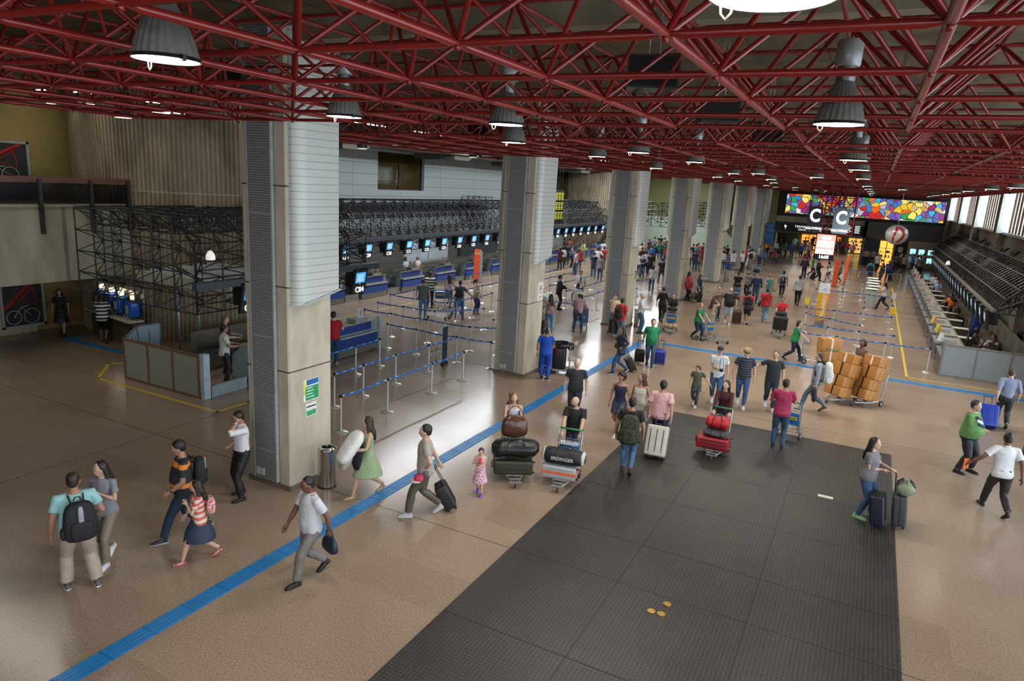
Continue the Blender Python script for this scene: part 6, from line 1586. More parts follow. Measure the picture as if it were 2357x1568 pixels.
ST=dict(legs='stand'); WK=dict(legs='walk',a=.30); PU=dict(legs='walk',a=.22,L='push',R='push',lean=.14)
def po(base,**k): d=dict(base); d.update(k); return d
# --- foreground left ---
p=person(-9.56,5.34,1.20,1.84,'man in a light cyan t-shirt and pale khaki trousers wearing a black backpack','m',po(WK,a=.16,legs='wide',L='down',R=(.22,.12,1.0),yaw=-.4),('tee','8fc0c4'),('loose','9d9080'),('buzz','2a1f18'),'m',('4a4d52','c6c6c2'),.35,0)
onback(p,'black backpack with a silver stripe worn by the man in cyan','15171b',.17,1.16,w=.40,d=.2,h=.56,stripe='8c8fa0')
p=person(-9.94,5.99,-2.72,1.72,'smiling long-haired woman in a grey t-shirt and khaki trousers facing the man in cyan','f',po(WK,a=.22,L='chest',R='belly',yaw=-.35,nod=.2),('tee','81838a'),('pants','7b6f60'),('long','1f1713'),'l',('c8cbd0','d8d8d8'),0,0)
p=person(-9.59,7.11,2.59,1.80,'man walking left in a black polo shirt with orange bands, black backpack and dark jeans','m',po(WK,a=.36,L=(.22,.22,.98),R='down',nod=.35),('polo','str:1b2126:cf7a2a:2.86:.22:2:-.95'),('jeans','1d2c42'),('short','120e0c'),'m',('2c3038','b9b9b9'),.3,0,extra=('watch=111111=0',))
onback(p,'black backpack with white lettering on the man in the orange-banded shirt','121317',.16,1.2,stripe='9aa0a4')
p=person(-8.77,6.75,2.45,1.42,'long-haired girl in a denim skirt and pink sandals walking left','f',po(WK,a=.34,L='chest',R='fwd',nod=.2),('tee','str:c7605f:d8c3b0:9:.5'),('skirt','232f47'),('wavy','20140f'),'l',('sandal','b53a5c'),0,0)
t=thing('satchel','small pink and yellow patterned shoulder bag on the girl in the denim skirt','bag'); place(t,rel(p,.05,-.17,.93,.2)); mb=MB(); mb.sq((0,0,0),(.15,.07,.13),.6,14); mb.build('body',['blo:14:c2407c:d7cf8a:c2407c:d9c7b0'],t,True); mb=MB(); mb.path([(-.12,.06,.1),(-.1,.2,.22),(.05,.3,.15),(.12,.06,.1)],.012,6); mb.build('strap',['b23a70'],t,True)
p=person(-10.00,8.70,2.81,1.76,'man in a white shirt and black trousers on the phone by the first column','m',dict(legs='wide',R='belly',L='phone',yaw=.25,nod=.45),('roll','cfcdd6'),('pants','101217'),('short','0f0d0c'),'m',('15161a','222222'),.1,0,extra=('belt=111111','watch=c9cccf=0','phone=0'))
p=person(-6.97,7.32,2.82,1.74,'dark-haired man in a white short-sleeved shirt and grey trousers walking with a navy shoulder bag','m',po(WK,a=.30,R='fwd',L='bk',nod=.35),('polo','b9bcc2'),('pants','6d6a66'),('buzz','12100f'),'d',('1c1a1a','111111'),.15,0)
inhand(p,0,'navy office bag held by the man in the white short-sleeved shirt','161f36',.36,0,w=.36,h=.26,strap=.16)
# --- foreground centre ---
p=person(-8.09,10.07,2.51,1.68,'woman in a pale green dress carrying a white pillow and a dark coat','f',po(WK,a=.34,L='hold',R='belly',yaw=-.3),('dress','93a884'),('none','93a884'),('long','2e1a12'),'l',('sandal','b89a6c'),0,0)
t=thing('pillow','large white pillow carried by the woman in the green dress','pillow'); place(t,rel(p,-.15,.38,1.12,.3,.7)); mb=MB(); mb.sq((0,0,0),(.2,.11,.36),.75,18,fn=lambda v:V((v.x+.02*noise.noise(v*8),v.y,v.z))); mb.build('cover',[mat('d9d9d6',rough=.8)],t,True); mb=MB(); mb.sq((.02,-.12,-.28),(.12,.07,.16),.7,12); mb.build('blanket',[mat('a9a294')],t,True)
t=thing('coat','dark navy and purple coat hanging over the arm of the woman in the green dress','coat'); place(t,rel(p,-.06,.24,.92,.2)); mb=MB(); mb.loft([(V((0,0,.28)),.13,.08),(V((.01,0,.1)),.17,.10),(V((-.01,.01,-.12)),.14,.09),(V((0,.0,-.3)),.08,.05)],14); mb.build('body',[mat('15172b',rough=.85,bump=.5)],t,True); mb=MB(); mb.loft([(V((.10,.02,.1)),.05,.06),(V((.12,.02,-.15)),.05,.06)],10); mb.build('lining',['6a2458'],t,True)
p=person(-6.70,10.01,2.20,1.83,'man in a beige t-shirt and grey-green trousers striding left with a hand on his hip','m',po(WK,a=.30,R='pull',L='hip',yaw=.05),('tee','98928b'),('pants','4f4c44'),('short','1d1713'),'l',('a9acb2','d0d0d0'),.1,0)
suitcase(rel(p,.22,-.55,.03,0,-.5),'small black cabin trolley pulled by the man in the beige t-shirt','131419',.36,.24,.5,.35)
t=thing('sun_hat','pink and white cloth cap held by the man in the beige t-shirt','cap'); place(t,rel(p,-.24,.12,.86)); mb=MB(); mb.sq((0,0,0),(.10,.09,.07),.8,14); mb.build('crown',['b8325a'],t,True); mb=MB(); mb.sq((0,.05,-.05),(.12,.10,.02),.8,14); mb.build('brim',['c9b9b4'],t,True)
p=person(-6.28,11.37,-2.78,1.02,'little girl in a pink flowered dress and purple clogs holding an orange toy','f',dict(legs='walk',a=.14,L='belly',R='chest',nod=.5),('dress','blo:22:b56a86:c9a0ae:d3c3cc:9c4f78'),('none','888888'),('bob','2a1a10'),'l',('6a3fae','6a3fae'),.1,0,extra=('band=6a3fae',))
hold(p,1,lambda t:MB().sq((0,0,0),(.03,.03,.07),.6,10).build('body',['d8431c'],t,True),'small orange toy in the hand of the little girl','toy','toy')
p=person(-6.60,13.32,-2.59,1.68,'blonde woman in a white tank top pushing a trolley stacked with dark bags','f',po(PU,yaw=.0,nod=.15,lean=.22),('tank','b9bcc9'),('jeans','1d2b45'),('wavy','7a5a3a'),'l',('333333','cccccc'),0,0)
onback(p,'black backpack on the blonde woman pushing the trolley','15161b',.14,1.2)
c=cart(p,'luggage trolley loaded with a bronze tote and dark duffels, pushed by the blonde woman',dy=.92,sign=False)
suitcase(rel(c,0,.12,.17,0,0)@at(0,0,.0,0,0,PI/2)@Matrix.Translation((-.16,0,-.43)),'olive soft suitcase lying at the bottom of the blonde woman\'s trolley','2b2a1c',.30,.50,.82,0)
duffel(rel(c,0,.14,.52),'large glossy black duffel bag lying across the blonde woman\'s trolley','121214',1.0,.22,.38,rough=.35,sag=.04)
handbag(rel(c,.02,-.08,.88),'shiny bronze tote bag on top of the blonde woman\'s trolley','4a2a1c',.56,.48,.26,.26,'tote_bag',.2)
p=person(-5.27,13.83,-2.95,1.74,'bald bearded man in a black t-shirt pushing a trolley and looking aside','m',po(PU,yaw=-.8,nod=.2,lean=.24),('tee','15171c'),('jeans','24344c'),('bald','1a1411'),'l',('333333','cccccc'),.15,0,extra=('beard=1d1613',))
c=cart(p,'luggage trolley with wire basket, pushed by the bald bearded man',dy=.92)
suitcase(rel(c,0,.12,.17)@at(0,0,.0,0,0,PI/2)@Matrix.Translation((-.15,0,-.36)),'silver hard suitcase with an orange strap at the bottom of the bearded man\'s trolley','9fa2a6',.28,.50,.72,0,'8c8f92',band='d2643a',rough=.25)
duffel(rel(c,0,.14,.46,PI),'black and white sports bag with lettering on the bearded man\'s trolley','12151f',.92,.2,.34,ends='b9b6b2',txt='ERDINGER')
p=person(-6.44,16.70,-2.86,1.76,'white-haired man in a dark shirt walking towards the viewer behind the bearded man','m',po(WK,a=.28,yaw=-.1),('tee','25282c'),('jeans','252b3a'),('short','b9b4ae'),'l',('222222','333333'),.2,0)
p=person(-4.09,14.12,0.25,1.80,'man seen from behind in a black t-shirt and blue jeans with a camouflage backpack','m',po(WK,a=.14,L='down',R='down'),('tee','141518'),('jeans','44698c'),('buzz','120f0d'),'m',('2a2522','222222'),.15,0)
onback(p,'large camouflage rucksack on the man in blue jeans','blo:9:2c3220:1a1d12:3b3f2a:242a1a',.15,1.12,w=.42,d=.24,h=.66)
p=person(-3.90,15.92,0.10,1.80,'man seen from behind in a pale pink polo shirt','m',po(WK,a=.16,R='pull',L='down'),('polo','c89c9e'),('jeans','1c2840'),('short','15110f'),'m',('222222','222222'),.35,0)
suitcase(rel(p,.05,-.62,.04,PI,.35),'large cream hard-shell suitcase with dark bands pulled by the man in pink','b5afa6',.50,.30,.72,.3,'3a3a3c',rough=.35)
p=person(-5.11,16.45,3.06,1.68,'curly-haired woman in a navy top and light cardigan walking beside the auburn woman','f',po(WK,a=.28,yaw=-.2),('tank','1c2044'),('shorts','3a4456'),('curly','1a100c'),'m',('b9b9b9','dddddd'),0,0)
p=person(-4.61,16.56,2.92,1.70,'auburn-haired woman in a white sleeveless top and beige skirt','f',po(WK,a=.26,yaw=-.5),('tank','b9b4aa'),('skirt','8d857c'),('wavy','3a1412'),'m',('b9a88c','bbaa88'),.2,0)
p=person(-7.02,22.19,2.17,1.68,'woman in a striped top and navy cardigan with a brown shoulder bag walking left','f',po(WK,a=.28,L='bag',R='strap',yaw=.1),('long','1c2440'),('jeans','2e5078'),('long','120d0b'),'m',('1a1a1a','dddddd'),.1,0)
onhip(p,1,'brown leather shoulder bag on the woman in the striped top','7a4426',1.05,0,.28,w=.34,h=.26)
onhip(p,0,'black camera bag hanging on the left side of the woman in the striped top','121216',.95,.05,.3,w=.26,h=.24)
suitcase(rel(p,.3,-.6,.03,0,-.5),'black trolley case behind the woman in the striped top','14151b',.36,.24,.5,.4)
p=person(-6.46,23.90,-2.84,1.76,'man in a green polo shirt with sunglasses on his head pulling two suitcases','m',po(WK,a=.24,L='pull',R='pull',yaw=.1),('polo','13774e'),('jeans','2b4460'),('short','120e0c'),'l',('1a1a1a','cccccc'),.3,0)
suitcase(rel(p,-.36,-.42,.03,0,-.3),'bright blue suitcase pulled by the man in the green polo','26399c',.40,.26,.52,.35)
suitcase(rel(p,.36,-.46,.03,0,-.45),'black suitcase pulled on the other side of the man in the green polo','15151a',.36,.24,.46,.4)
p=person(-3.96,20.17,-3.12,1.28,'small boy in an olive tunic walking','m',po(WK,a=.2,nod=.6,yaw=-.2,L='out',R='down'),('tunic','4f5546'),('pants','26303e'),('bob','3a2a1c'),'l',('b9bcbf','cccccc'),0,0)
p=person(-3.50,20.73,-2.97,1.84,'tall man in a white t-shirt and black cap holding a camera','m',po(WK,a=.24,R='belly',L='down',yaw=.1),('tee','c9ccce'),('jeans','34557a'),('short','2a2018'),'l',('c9cbcc','dddddd'),0,0,extra=('cap=17181c',))
hold(p,1,lambda t:(MB().sq((0,0,0),(.06,.04,.045),.4,12).tube((0,.03,0),(0,.09,0),.032,12).build('body',['121214'],t,True),MB().path([(-.05,0,.03),(-.02,-.14,.3),(.0,-.2,.42),(.06,-.14,.3),(.06,0,.03)],.008,6).build('neck_strap',['1a1a1c'],t,True)),'black camera held by the man in the white t-shirt','camera','camera',fwd=.11)
p=person(-2.79,21.07,-2.96,1.84,'man in a dark striped t-shirt and straw trilby','m',po(WK,a=.28,nod=.45,yaw=-.1),('tee','str:1d2230:4f5868:14:.3'),('jeans','2f4f78'),('short','2b2018'),'l',('c5c7ca','dddddd'),.1,0,extra=('hat=8c7556=.15=2a2320',))
p=person(-2.01,21.35,-2.91,1.82,'man in a dark grey t-shirt reaching out his arm beside the man in the trilby','m',po(WK,a=.24,R=(.62,.05,1.18),yaw=-.2),('tee','22292e'),('jeans','1f2c3a'),('buzz','2a211a'),'l',('c5c7ca','dddddd'),.15,0)
p=person(-2.70,17.54,-3.08,1.70,'woman in a maroon cardigan pushing a trolley with red bags','f',po(PU,yaw=-.35,lean=.22),('long','421421'),('jeans','2a2a33'),('long','15100d'),'l',('333333','cccccc'),0,0)
c=cart(p,'luggage trolley with red bags pushed by the woman in maroon',dy=.9,sign=False)
suitcase(rel(c,0,.12,.17)@at(0,0,.0,0,0,PI/2)@Matrix.Translation((-.15,0,-.38)),'large red soft suitcase lying on the trolley of the woman in maroon','8c1220',.28,.46,.76,0,'2a0d10')
duffel(rel(c,0,.12,.45),'grey patterned bag in the middle of the stack on the maroon woman\'s trolley','4c4a48',.62,.18,.2,rough=.9)
duffel(rel(c,0,.08,.65),'bright red holdall on top of the stack on the maroon woman\'s trolley','a8161c',.56,.19,.32)
p=person(-1.35,17.94,0.08,1.82,'man seen from behind in a magenta t-shirt and blue jeans standing with a trolley','m',dict(legs='stand',L='hold',R='chest'),('tee','94264c'),('jeans','2f4a66'),('buzz','14100e'),'m',('1d1d20','222222'),.1,0)
q=trolley(-1.13,19.29,p.rotation_euler[2]-.25,'empty luggage trolley with a blue sign beside the man in magenta')
p=person(-0.84,21.98,1.71,1.84,'man in a grey sweatshirt with a white backpack walking left carrying a black bag','m',po(WK,a=.32,L='carry',yaw=.1),('long','8b919d'),('jeans','5a6672'),('short','4a3426'),'l',('4a4238','333333'),.05,0)
onback(p,'large white backpack with dark straps on the man in the grey sweatshirt','c9ccc6',.15,1.2,w=.42,d=.24,h=.62,strap='22211f')
inhand(p,0,'black bag carried low by the man in the grey sweatshirt','15161c',.52,0,w=.3,h=.42,d=.14,strap=.1)
# --- cartons on two trolleys with the curly woman ---
for i,(gx_,gy_) in enumerate(((-0.14,23.57),(0.60,23.75))):
    c=trolley(gx_,gy_,2.5-.05*i,('left','right')[i]+' luggage trolley stacked high with cardboard boxes',sign=False,basket=True)
    B=Matrix.Translation((gx_,gy_,0))@Matrix.Rotation(2.5-.05*i,4,'Z')@Matrix.Rotation(.20,4,'X')
    sp=[(0,.02,.20,.62,.5,.30,'b'),(0.02,-.02,.51,.56,.46,.34,'b'),(-.02,-.05,.86,.62,.52,.40,'b'),(.02,-.08,1.27,.56,.42,.30,'n')]
    for k,(x,y,z,w,d,h,bd) in enumerate(sp): box_carton(B@at(x,y+.22,z,.06*k-.1),f'{("bottom","second","third","top")[k]} cardboard box on the {("left","right")[i]} loaded trolley',w,d,h,bd,'boxes on the trolleys')
c=trolley(-0.79,27.08,.3,'luggage trolley behind the loaded pair with two brown boxes',sign=False,basket=False)
box_carton(rel(c,0,0,.5,.1),'lower brown box on the rear trolley behind the grey sweatshirt man',.66,.5,.42,'w'); box_carton(rel(c,0,.0,.93,.1),'upper brown box with white tape on the rear trolley',.70,.52,.44,'w')
p=person(0.26,25.59,2.61,1.70,'woman with big curly black hair in a brown dress standing behind the boxes','f',dict(legs='stand',L='belly',R='belly',yaw=-.2),('tdress','5c4440'),('none','5c4440'),('curly','130c09'),'d',('222222','222222'),0,1)
# --- right foreground ---
p=person(0.65,14.88,-1.88,1.70,'woman in a grey t-shirt and jeans standing on the mat beside two upright suitcases','f',dict(legs='wide',L='hold',R='belly'),('tee','6f6c70'),('jeans','2f4d6c'),('long','17110f'),'l',('6fae8c','c9d24a'),.15,0)
suitcase(rel(p,-.12,.66,.02,.3,.1),'grey suitcase with handle raised beside the woman in grey','3b3e44',.40,.25,.62,.38,'22242a')
suitcase(rel(p,.2,.38,.02,.2,.15),'dark navy suitcase right behind the legs of the woman in grey','12192c',.40,.26,.60)
duffel(rel(p,-.12,.66,.70,.3),'small green and white patterned bag on top of the grey suitcase','blo:14:7c8468:c9c8b8:4c5844:a9a892' if 0 else '7f8870',.42,.16,.26)
p=person(2.76,19.01,-2.03,1.82,'stout man in a green, white and navy polo shirt standing with hands folded behind','m',dict(legs='wide',R='belly',L='back',yaw=-.1),('polo','str:5c8a4c:16203a:1.4:.09:2:-.82','c9cbcc'),('pants','11131a'),('short','3c3a38'),'l',('18181a','111111'),.6,0,extra=('beard=8a8680','chest=d0d2d6'))
p=person(3.13,16.72,0.27,1.80,'man in a white short-sleeved shirt and black trousers striding away with an orange paper','m',po(WK,a=.36,L='out',R='bk',lean=.1),('polo','cfd0d4'),('pants','1d1a18'),('buzz','191413'),'d',('1a1a1a','111111'),.1,0,extra=('belt=111111',))
hold(p,0,lambda t:MB().box((0,0,0),(.10,.02,.22)).build('sheet',['d8702a'],t,None),'orange folded paper in the outstretched hand of the man in white','paper','paper')
p=person(4.17,23.90,0.04,1.80,'man in a light blue shirt walking away pulling a bright blue suitcase','m',po(WK,a=.26,L='pull',R='down',yaw=-.6),('roll','7d88a2'),('pants','23282c'),('short','3c2c22'),'l',('2c4a44','222222'),.1,0)
suitcase(rel(p,-.42,-.5,.02,PI,.55),'bright blue ribbed suitcase pulled at the right edge','1c389c',.52,.30,.66,.3,'15226a',rough=.35)
p=person(4.34,20.31,0.14,1.80,'man in a beige shirt with a dark backpack, cut off by the right edge','m',po(WK,a=.26),('long','a39c8a'),('pants','4a4c4e'),('short','241a15'),'l',('5a5650','444444'),0,1)
onback(p,'dark backpack on the man cut off at the right edge','1a1c18',.14,1.2)
# --- cleaner ---
p=person(-8.82,19.94,0.28,1.70,'cleaner in a blue uniform, white cap and yellow gloves seen from behind','m',dict(legs='stand',R='push',L='down'),('tee','1049b4'),('loose','0e3fa4'),('buzz','222222'),'m',('2a2a2c','222222'),.2,0,extra=('cap=a9adb0','gloves=d8cf6a'))
t=thing('cleaning_cart','black cleaning cart with a refuse bag beside the cleaner','cleaning cart',(-8.68,20.98,0),.35)
mb=MB(); mb.sq((-.08,0,.55),(.24,.27,.40),.3,16); mb.build('refuse_bag',[mat('15161a',rough=.5,bump=.6)],t,True)
mb=MB()
for x,y in((.28,-.25),(.28,.25),(-.32,-.25),(-.32,.25)): mb.tube((x,y,.15),(x,y,1.0),.018,8)
mb.b6(-.34,.5,-.27,.27,.12,.18); mb.b6(.2,.5,-.26,.26,.5,.53); mb.build('frame',['8a8d90'],t)
mb=MB(); mb.rings([(.92,.30,.30,-.02,0),(1.0,.33,.31,-.02,0),(1.06,.30,.28,-.02,0),(.98,.26,.25,-.02,0)],20); mb.sq((.28,.1,.92),(.12,.16,.14),.8,12); mb.build('bag_rim',[mat('1c1d22',rough=.25,bump=.8)],t,True)
mb=MB()
for x,y in((.45,-.26),(.45,.26),(-.3,-.26),(-.3,.26)): mb.tube((x,y-.015,.08),(x,y+.015,.08),.08,16)
mb.build('wheels',['2a2b2c'],t); mb=MB(); mb.box((-.08,-.275,.8),(.16,.01,.06)); mb.build('red_label',['7a1a28'],t,None)
p=person(-9.49,21.19,0.07,1.70,'brown-haired woman in a beige top partly hidden behind the cleaner','f',dict(legs='stand'),('long','a39a8c'),('jeans','3a4a60'),('long','2e1712'),'l',('222222','222222'),0,1)
p=person(-11.70,26.59,0.33,1.66,'black-haired woman in a floral blouse and jeans with a cream bag beside the second column','f',dict(legs='stand',L='bag',yaw=.7),('long','blo:18:6b4a4c:a98c88:57383e:c0aaa6'),('jeans','4a7ba6'),('long','0c0a0b'),'m',('222222','222222'),0,1)
onhip(p,0,'cream shoulder bag on the woman in the floral blouse','b3a98c',1.05,0,.26,w=.38,h=.28)
p=person(-13.66,32.04,-1.08,1.78,'man in a black suit standing inside the left queue','m',dict(legs='stand',R='hold',L='hold'),('suit','12151e','d0d0d0'),('pants','10131b'),('short','0e0c0b'),'m',('111111','111111'),.15,1)
p=person(-13.57,34.59,-2.59,1.80,'man in a white shirt and dark tie facing the viewer in the queue','m',dict(legs='stand',L='down',R='belly'),('polo','c6c9cf'),('pants','15171c'),('short','14100e'),'m',('111111','111111'),.1,1,extra=('tie=1c2238',))
p=person(-12.13,30.70,0.20,1.66,'dark-haired man in a white t-shirt in front of the man with the tie','m',dict(legs='stand'),('tee','b9bcc0'),('jeans','2a3a50'),('short','0e0b0a'),'d',('222222','222222'),0,1)
p=person(-10.73,27.46,0.30,1.78,'man in a straw cowboy hat and pink shirt resting a foot on a trolley','m',dict(legs='wide',L='hold',R='hold'),('long','a98490'),('jeans','26405c'),('short','222222'),'m',('4a3424','222222'),.1,1,extra=('hat=d6c494=.25=b09a6a',))
onhip(p,0,'black camera bag at the waist of the man in the cowboy hat','1a1b1f',.98,-.12,.1,w=.36,h=.22)
c=trolley(-10.99,28.55,p.rotation_euler[2],'luggage trolley in front of the man in the cowboy hat')
suitcase(rel(c,.1,.1,.2,.2),'blue and red soft suitcase standing on the cowboy hat man\'s trolley','232b78',.34,.3,.66)
# --- left desks ---
p=person(-17.46,25.48,0.46,1.78,'man in a grey-green t-shirt and light jeans seen from behind at the desks','m',dict(legs='stand',L='down',R='down'),('tee','59645f'),('jeans','5a83ac'),('buzz','3a2a22'),'l',('8a8c90','bbbbbb'),.25,1)
p=person(-18.67,27.83,0.52,1.76,'man in a black and white striped t-shirt beside a trolley at the desks','m',dict(legs='stand',R='hold'),('tee','str:c4c6c8:1b1d22:7.5:.5'),('jeans','1f3048'),('buzz','120e0c'),'d',('222222','222222'),.15,1)
cart(p,'luggage trolley with a blue sign beside the man in the striped t-shirt',.45,.1,turn=PI)
p=person(-17.94,28.41,-0.13,1.66,'woman with long brown hair in a lilac top at the desks','f',dict(legs='stand',R='hold',yaw=.8),('tank','a79fb4'),('skirt','3a4a60'),('wavy','2a1410'),'m',('222222','222222'),0,1)
p=person(-16.19,26.55,0.37,1.76,'man in a grey shirt and black backpack leaning on a trolley, left queue','m',dict(legs='wide',L='reach',R='out',lean=.1),('polo','4a5560'),('jeans','2f5f96'),('buzz','0f0d0c'),'m',('5a3a24','333333'),0,1)
onback(p,'black backpack on the man leaning on the trolley in the left queue','15161a',.14,1.2)
c=trolley(-17.04,27.30,p.rotation_euler[2]+.9,'luggage trolley with a child on it in the left queue')
q=person(-17.63,28.91,2.2,.95,'small child in pink trousers sitting on the trolley beside the man with the backpack','f',dict(legs='sit'),('tee','b9a2ac'),('pants','c24a78'),('bob','1c120e'),'m',('c2c2c2','c2c2c2'),0,2,z=.3)
trolley(-16.68,25.82,1.9,'chrome luggage trolley lying low under the belt beside the grey-green shirt man',sign=False)
p=person(-16.17,28.00,-1.57,1.68,'woman in a beige jacket and jeans holding a pale bag in the left queue','f',dict(legs='stand',R='hold',L='belly',yaw=.3),('jacket','a59e8e'),('jeans','26415c'),('tail','1c110d'),'l',('9a7a62','9a7a62'),0,1)
inhand(p,1,'pale handbag with a pink scarf held by the woman in the beige jacket','b9ab9c',.3,0,w=.3,h=.2,strap=.1)
p=person(-15.18,17.07,0.55,1.76,'man in a red t-shirt and jeans half hidden by the first column','m',dict(legs='stand',L='down',R='hold'),('tee','a3101c'),('jeans','26466a'),('short','14100e'),'l',('8a9098','bbbbbb'),.2,1)
p=person(-16.13,13.53,-0.52,1.74,'booth attendant in a white shirt with a dark waistcoat seen in profile','m',dict(legs='stand',R='hold',L='hold'),('polo','c5c6c0'),('pants','14151a'),('short','0d0b0a'),'m',('111111','111111'),.1,1)
p=person(-17.00,14.31,-0.79,1.76,'booth attendant with cropped hair in a dark shirt leaning on the counter','m',dict(legs='stand',R='hold',L='hold'),('polo','1c1a1c'),('pants','14151a'),('buzz','5a4634'),'l',('111111','111111'),.1,1)
p=person(-25.07,14.11,-2.17,1.66,'long-haired woman in a black uniform walking under the balcony','f',po(WK,a=.3),('tee','141316'),('skirt','111114'),('long','0f0b0a'),'m',('222222','222222'),0,1)
p=person(-22.91,14.24,0.88,1.72,'man in a black and white striped t-shirt and black shorts at the public telephones','m',po(WK,a=.16,L='phone',R='hold'),('tee','str:c2c4c4:16181f:8:.5'),('bermuda','0d0e12'),('buzz','1a120e'),'d',('sandal','5a2a20'),.1,1)
p=person(-26.29,34.15,-0.91,1.72,'desk clerk with a black ponytail in a white shirt behind the left desks','f',dict(legs='stand'),('polo','b9c2cc'),('pants','222222'),('tail','0d0b0b'),'m',('111111','111111'),0,2) if 0 else None
for (x,y,l,hc,tc) in((-23.6,32.6,'clerk with a black ponytail and white shirt behind the left desks','0e0c0c','bcc6d0'),(-23.5,33.6,'bald clerk in a white shirt behind the left desks','6a4a34','d0d2cc')):
    person(x,y,-PI/2,1.66,l,'m',dict(legs='stand',L='hold',R='hold'),('polo',tc),('pants','22252a'),('bald' if 'bald' in l else 'tail',hc),'m',('111111','111111'),.1,1)
# --- middle distance ---
p=person(-8.54,29.33,-1.37,1.78,'white-haired man in a white shirt and jeans holding papers by the third column','m',dict(legs='stand',R='hold',L='down',yaw=-.15),('long','c9ccd0'),('jeans','2f5070'),('short','c0bab2'),'l',('1d1a18','222222'),.2,0)
hold(p,1,lambda t:MB().box((0,0,.06),(.22,.02,.28)).build('sheet',['c4c4c8'],t,None),'white papers held by the white-haired man','paper','papers')
p=person(-9.53,28.62,-2.68,1.74,'man in a cream shirt leaning on his trolley by the third column, hand on chin','m',dict(legs='stand',L='push',R='head',nod=.4,lean=.15),('polo','c9c2a2'),('pants','55504a'),('short','100d0b'),'l',('222222','222222'),.2,1)
c=cart(p,'luggage trolley loaded with an orange bag by the third column',0,.8,sign=False)
suitcase(rel(c,.1,.3,.16,.3),'tall black suitcase standing on the front of the trolley by the third column','16171c',.4,.28,.62)
handbag(rel(c,-.12,.05,.45),'large bright orange shopping bag on the trolley by the third column','d8741c',.44,.42,.2,.08,'shopping_bag')
duffel(rel(c,0,-.2,.95),'white carrier bag in the basket of the trolley by the third column','b9b4b0',.4,.15,.2)
p=person(-8.79,27.34,-0.21,1.78,'man in a red polo shirt with a black backpack seen from behind','m',dict(legs='stand',yaw=.3),('polo','b3222c'),('jeans','64788e'),('buzz','2a1c14'),'m',('888888','bbbbbb'),.1,1)
onback(p,'black backpack on the man in the red polo shirt','16171b',.14,1.15)
p=person(-8.51,32.72,0.11,1.74,'person in black walking away carrying a black handbag','f',po(WK,a=.26,R='down',L='down'),('roll','101114'),('pants','0d0e11'),('bun','1c120d'),'m',('111111','111111'),.1,1)
inhand(p,1,'black handbag swinging beside the person walking away in black','121316',.38,0,w=.3,h=.24,strap=.2)
p=person(-7.69,31.47,-2.90,1.68,'woman in a black v-neck top pushing a trolley with a dog-coloured bundle','f',po(PU,nod=.0),('roll','15151a'),('pants','1c1d22'),('short','1d110c'),'l',('222222','222222'),0,1)
c=cart(p,'luggage trolley with a blue and yellow sign pushed by the woman in the v-neck top')
duffel(rel(c,0,.2,.2),'cream and brown bundle lying on the deck of the v-neck woman\'s trolley','a39474',.6,.18,.24)
duffel(rel(c,0,-.38,.9),'black bag in the basket of the v-neck woman\'s trolley','17181c',.44,.15,.2)
p=person(-6.11,29.79,-2.07,1.66,'trolley attendant in a green vest pushing two trolleys','f',po(PU,yaw=-.5,lean=.1),('vest','127a44','43484e'),('jeans','18253c'),('short','8a5a34'),'l',('222222','222222'),.15,0)
c=trolley(-5.68,29.85,p.rotation_euler[2],'first of two nested luggage trolleys pushed by the green-vested attendant'); c=trolley(-5.33,30.15,p.rotation_euler[2],'second of two nested luggage trolleys pushed by the green-vested attendant')
p=person(-5.87,31.37,-0.34,1.68,'woman with very long brown hair and a beige top holding a black shoulder bag','f',dict(legs='stand',L='hold',R='phone'),('long','a58e78'),('skirt','8a7a6a'),('long','33231c'),'l',('sandal','9a8a7a'),0,1)
onhip(p,1,'black round shoulder bag on the woman with very long brown hair','17181c',.85,0,.3,w=.3,h=.28)
p=person(-6.51,35.88,-2.82,1.70,'woman in a brown jacket and patterned scarf','f',po(WK,a=.2,R='chest'),('jacket','7c6c58'),('jeans','1d2f4c'),('bun','3a241a'),'l',('222222','222222'),0,1)
p=person(-5.73,34.76,-2.89,1.82,'bald man in a black t-shirt and light grey shorts walking towards the viewer','m',po(WK,a=.26,yaw=.2),('tee','15181d'),('bermuda','8c95a0'),('none','000000'),'l',('c5c5c5','dddddd'),.45,0)
suitcase(rel(p,-.45,-.25,.02,0,-.15),'brown soft suitcase rolling beside the bald man in shorts','3a2a22',.42,.28,.6,.25)
p=person(-4.94,35.36,0.07,1.70,'man in red and black shirt, black backpack and dark shorts seen from behind','m',po(WK,a=.24),('tee','b0222c'),('bermuda','2a2d3e'),('short','0f0c0b'),'m',('c5c5c5','222222'),.1,0)
onback(p,'slim black backpack covering the back of the red and black shirt','131418',.14,1.22,w=.34,d=.1,h=.5)
handbag(rel(p,.1,-.22,.72),'black shoulder bag with white marks hanging behind the man in red and black','14151a',.4,.28,.16,.3)
p=person(-4.24,36.45,0.01,1.78,'man in a red t-shirt and light jeans with a dark cross-body bag seen from behind','m',po(WK,a=.14),('tee','b01a24'),('jeans','6a90b0'),('buzz','1c1411'),'m',('555555','bbbbbb'),.2,0)
onhip(p,0,'dark cross-body bag on the left hip of the man in the red t-shirt','1a1719',1.0,-.1,.3,w=.32,h=.26,strap=.1)
mb=MB(); mb.path([rel(p,-.24,-.13,.98).translation,rel(p,-.1,-.19,1.25).translation,rel(p,.1,-.13,1.5).translation,rel(p,.14,0,1.54).translation],.022,6); mb.build('bag_strap',['1a1719'],None,True,label='dark strap crossing the back of the man in the red t-shirt',cat='strap')
p=person(-3.26,34.13,-3.01,1.74,'man in a red polo shirt pushing a trolley with black bags','m',po(PU,lean=.1),('polo','b8202a'),('pants','5a3030'),('short','1c1512'),'m',('222222','222222'),.3,0)
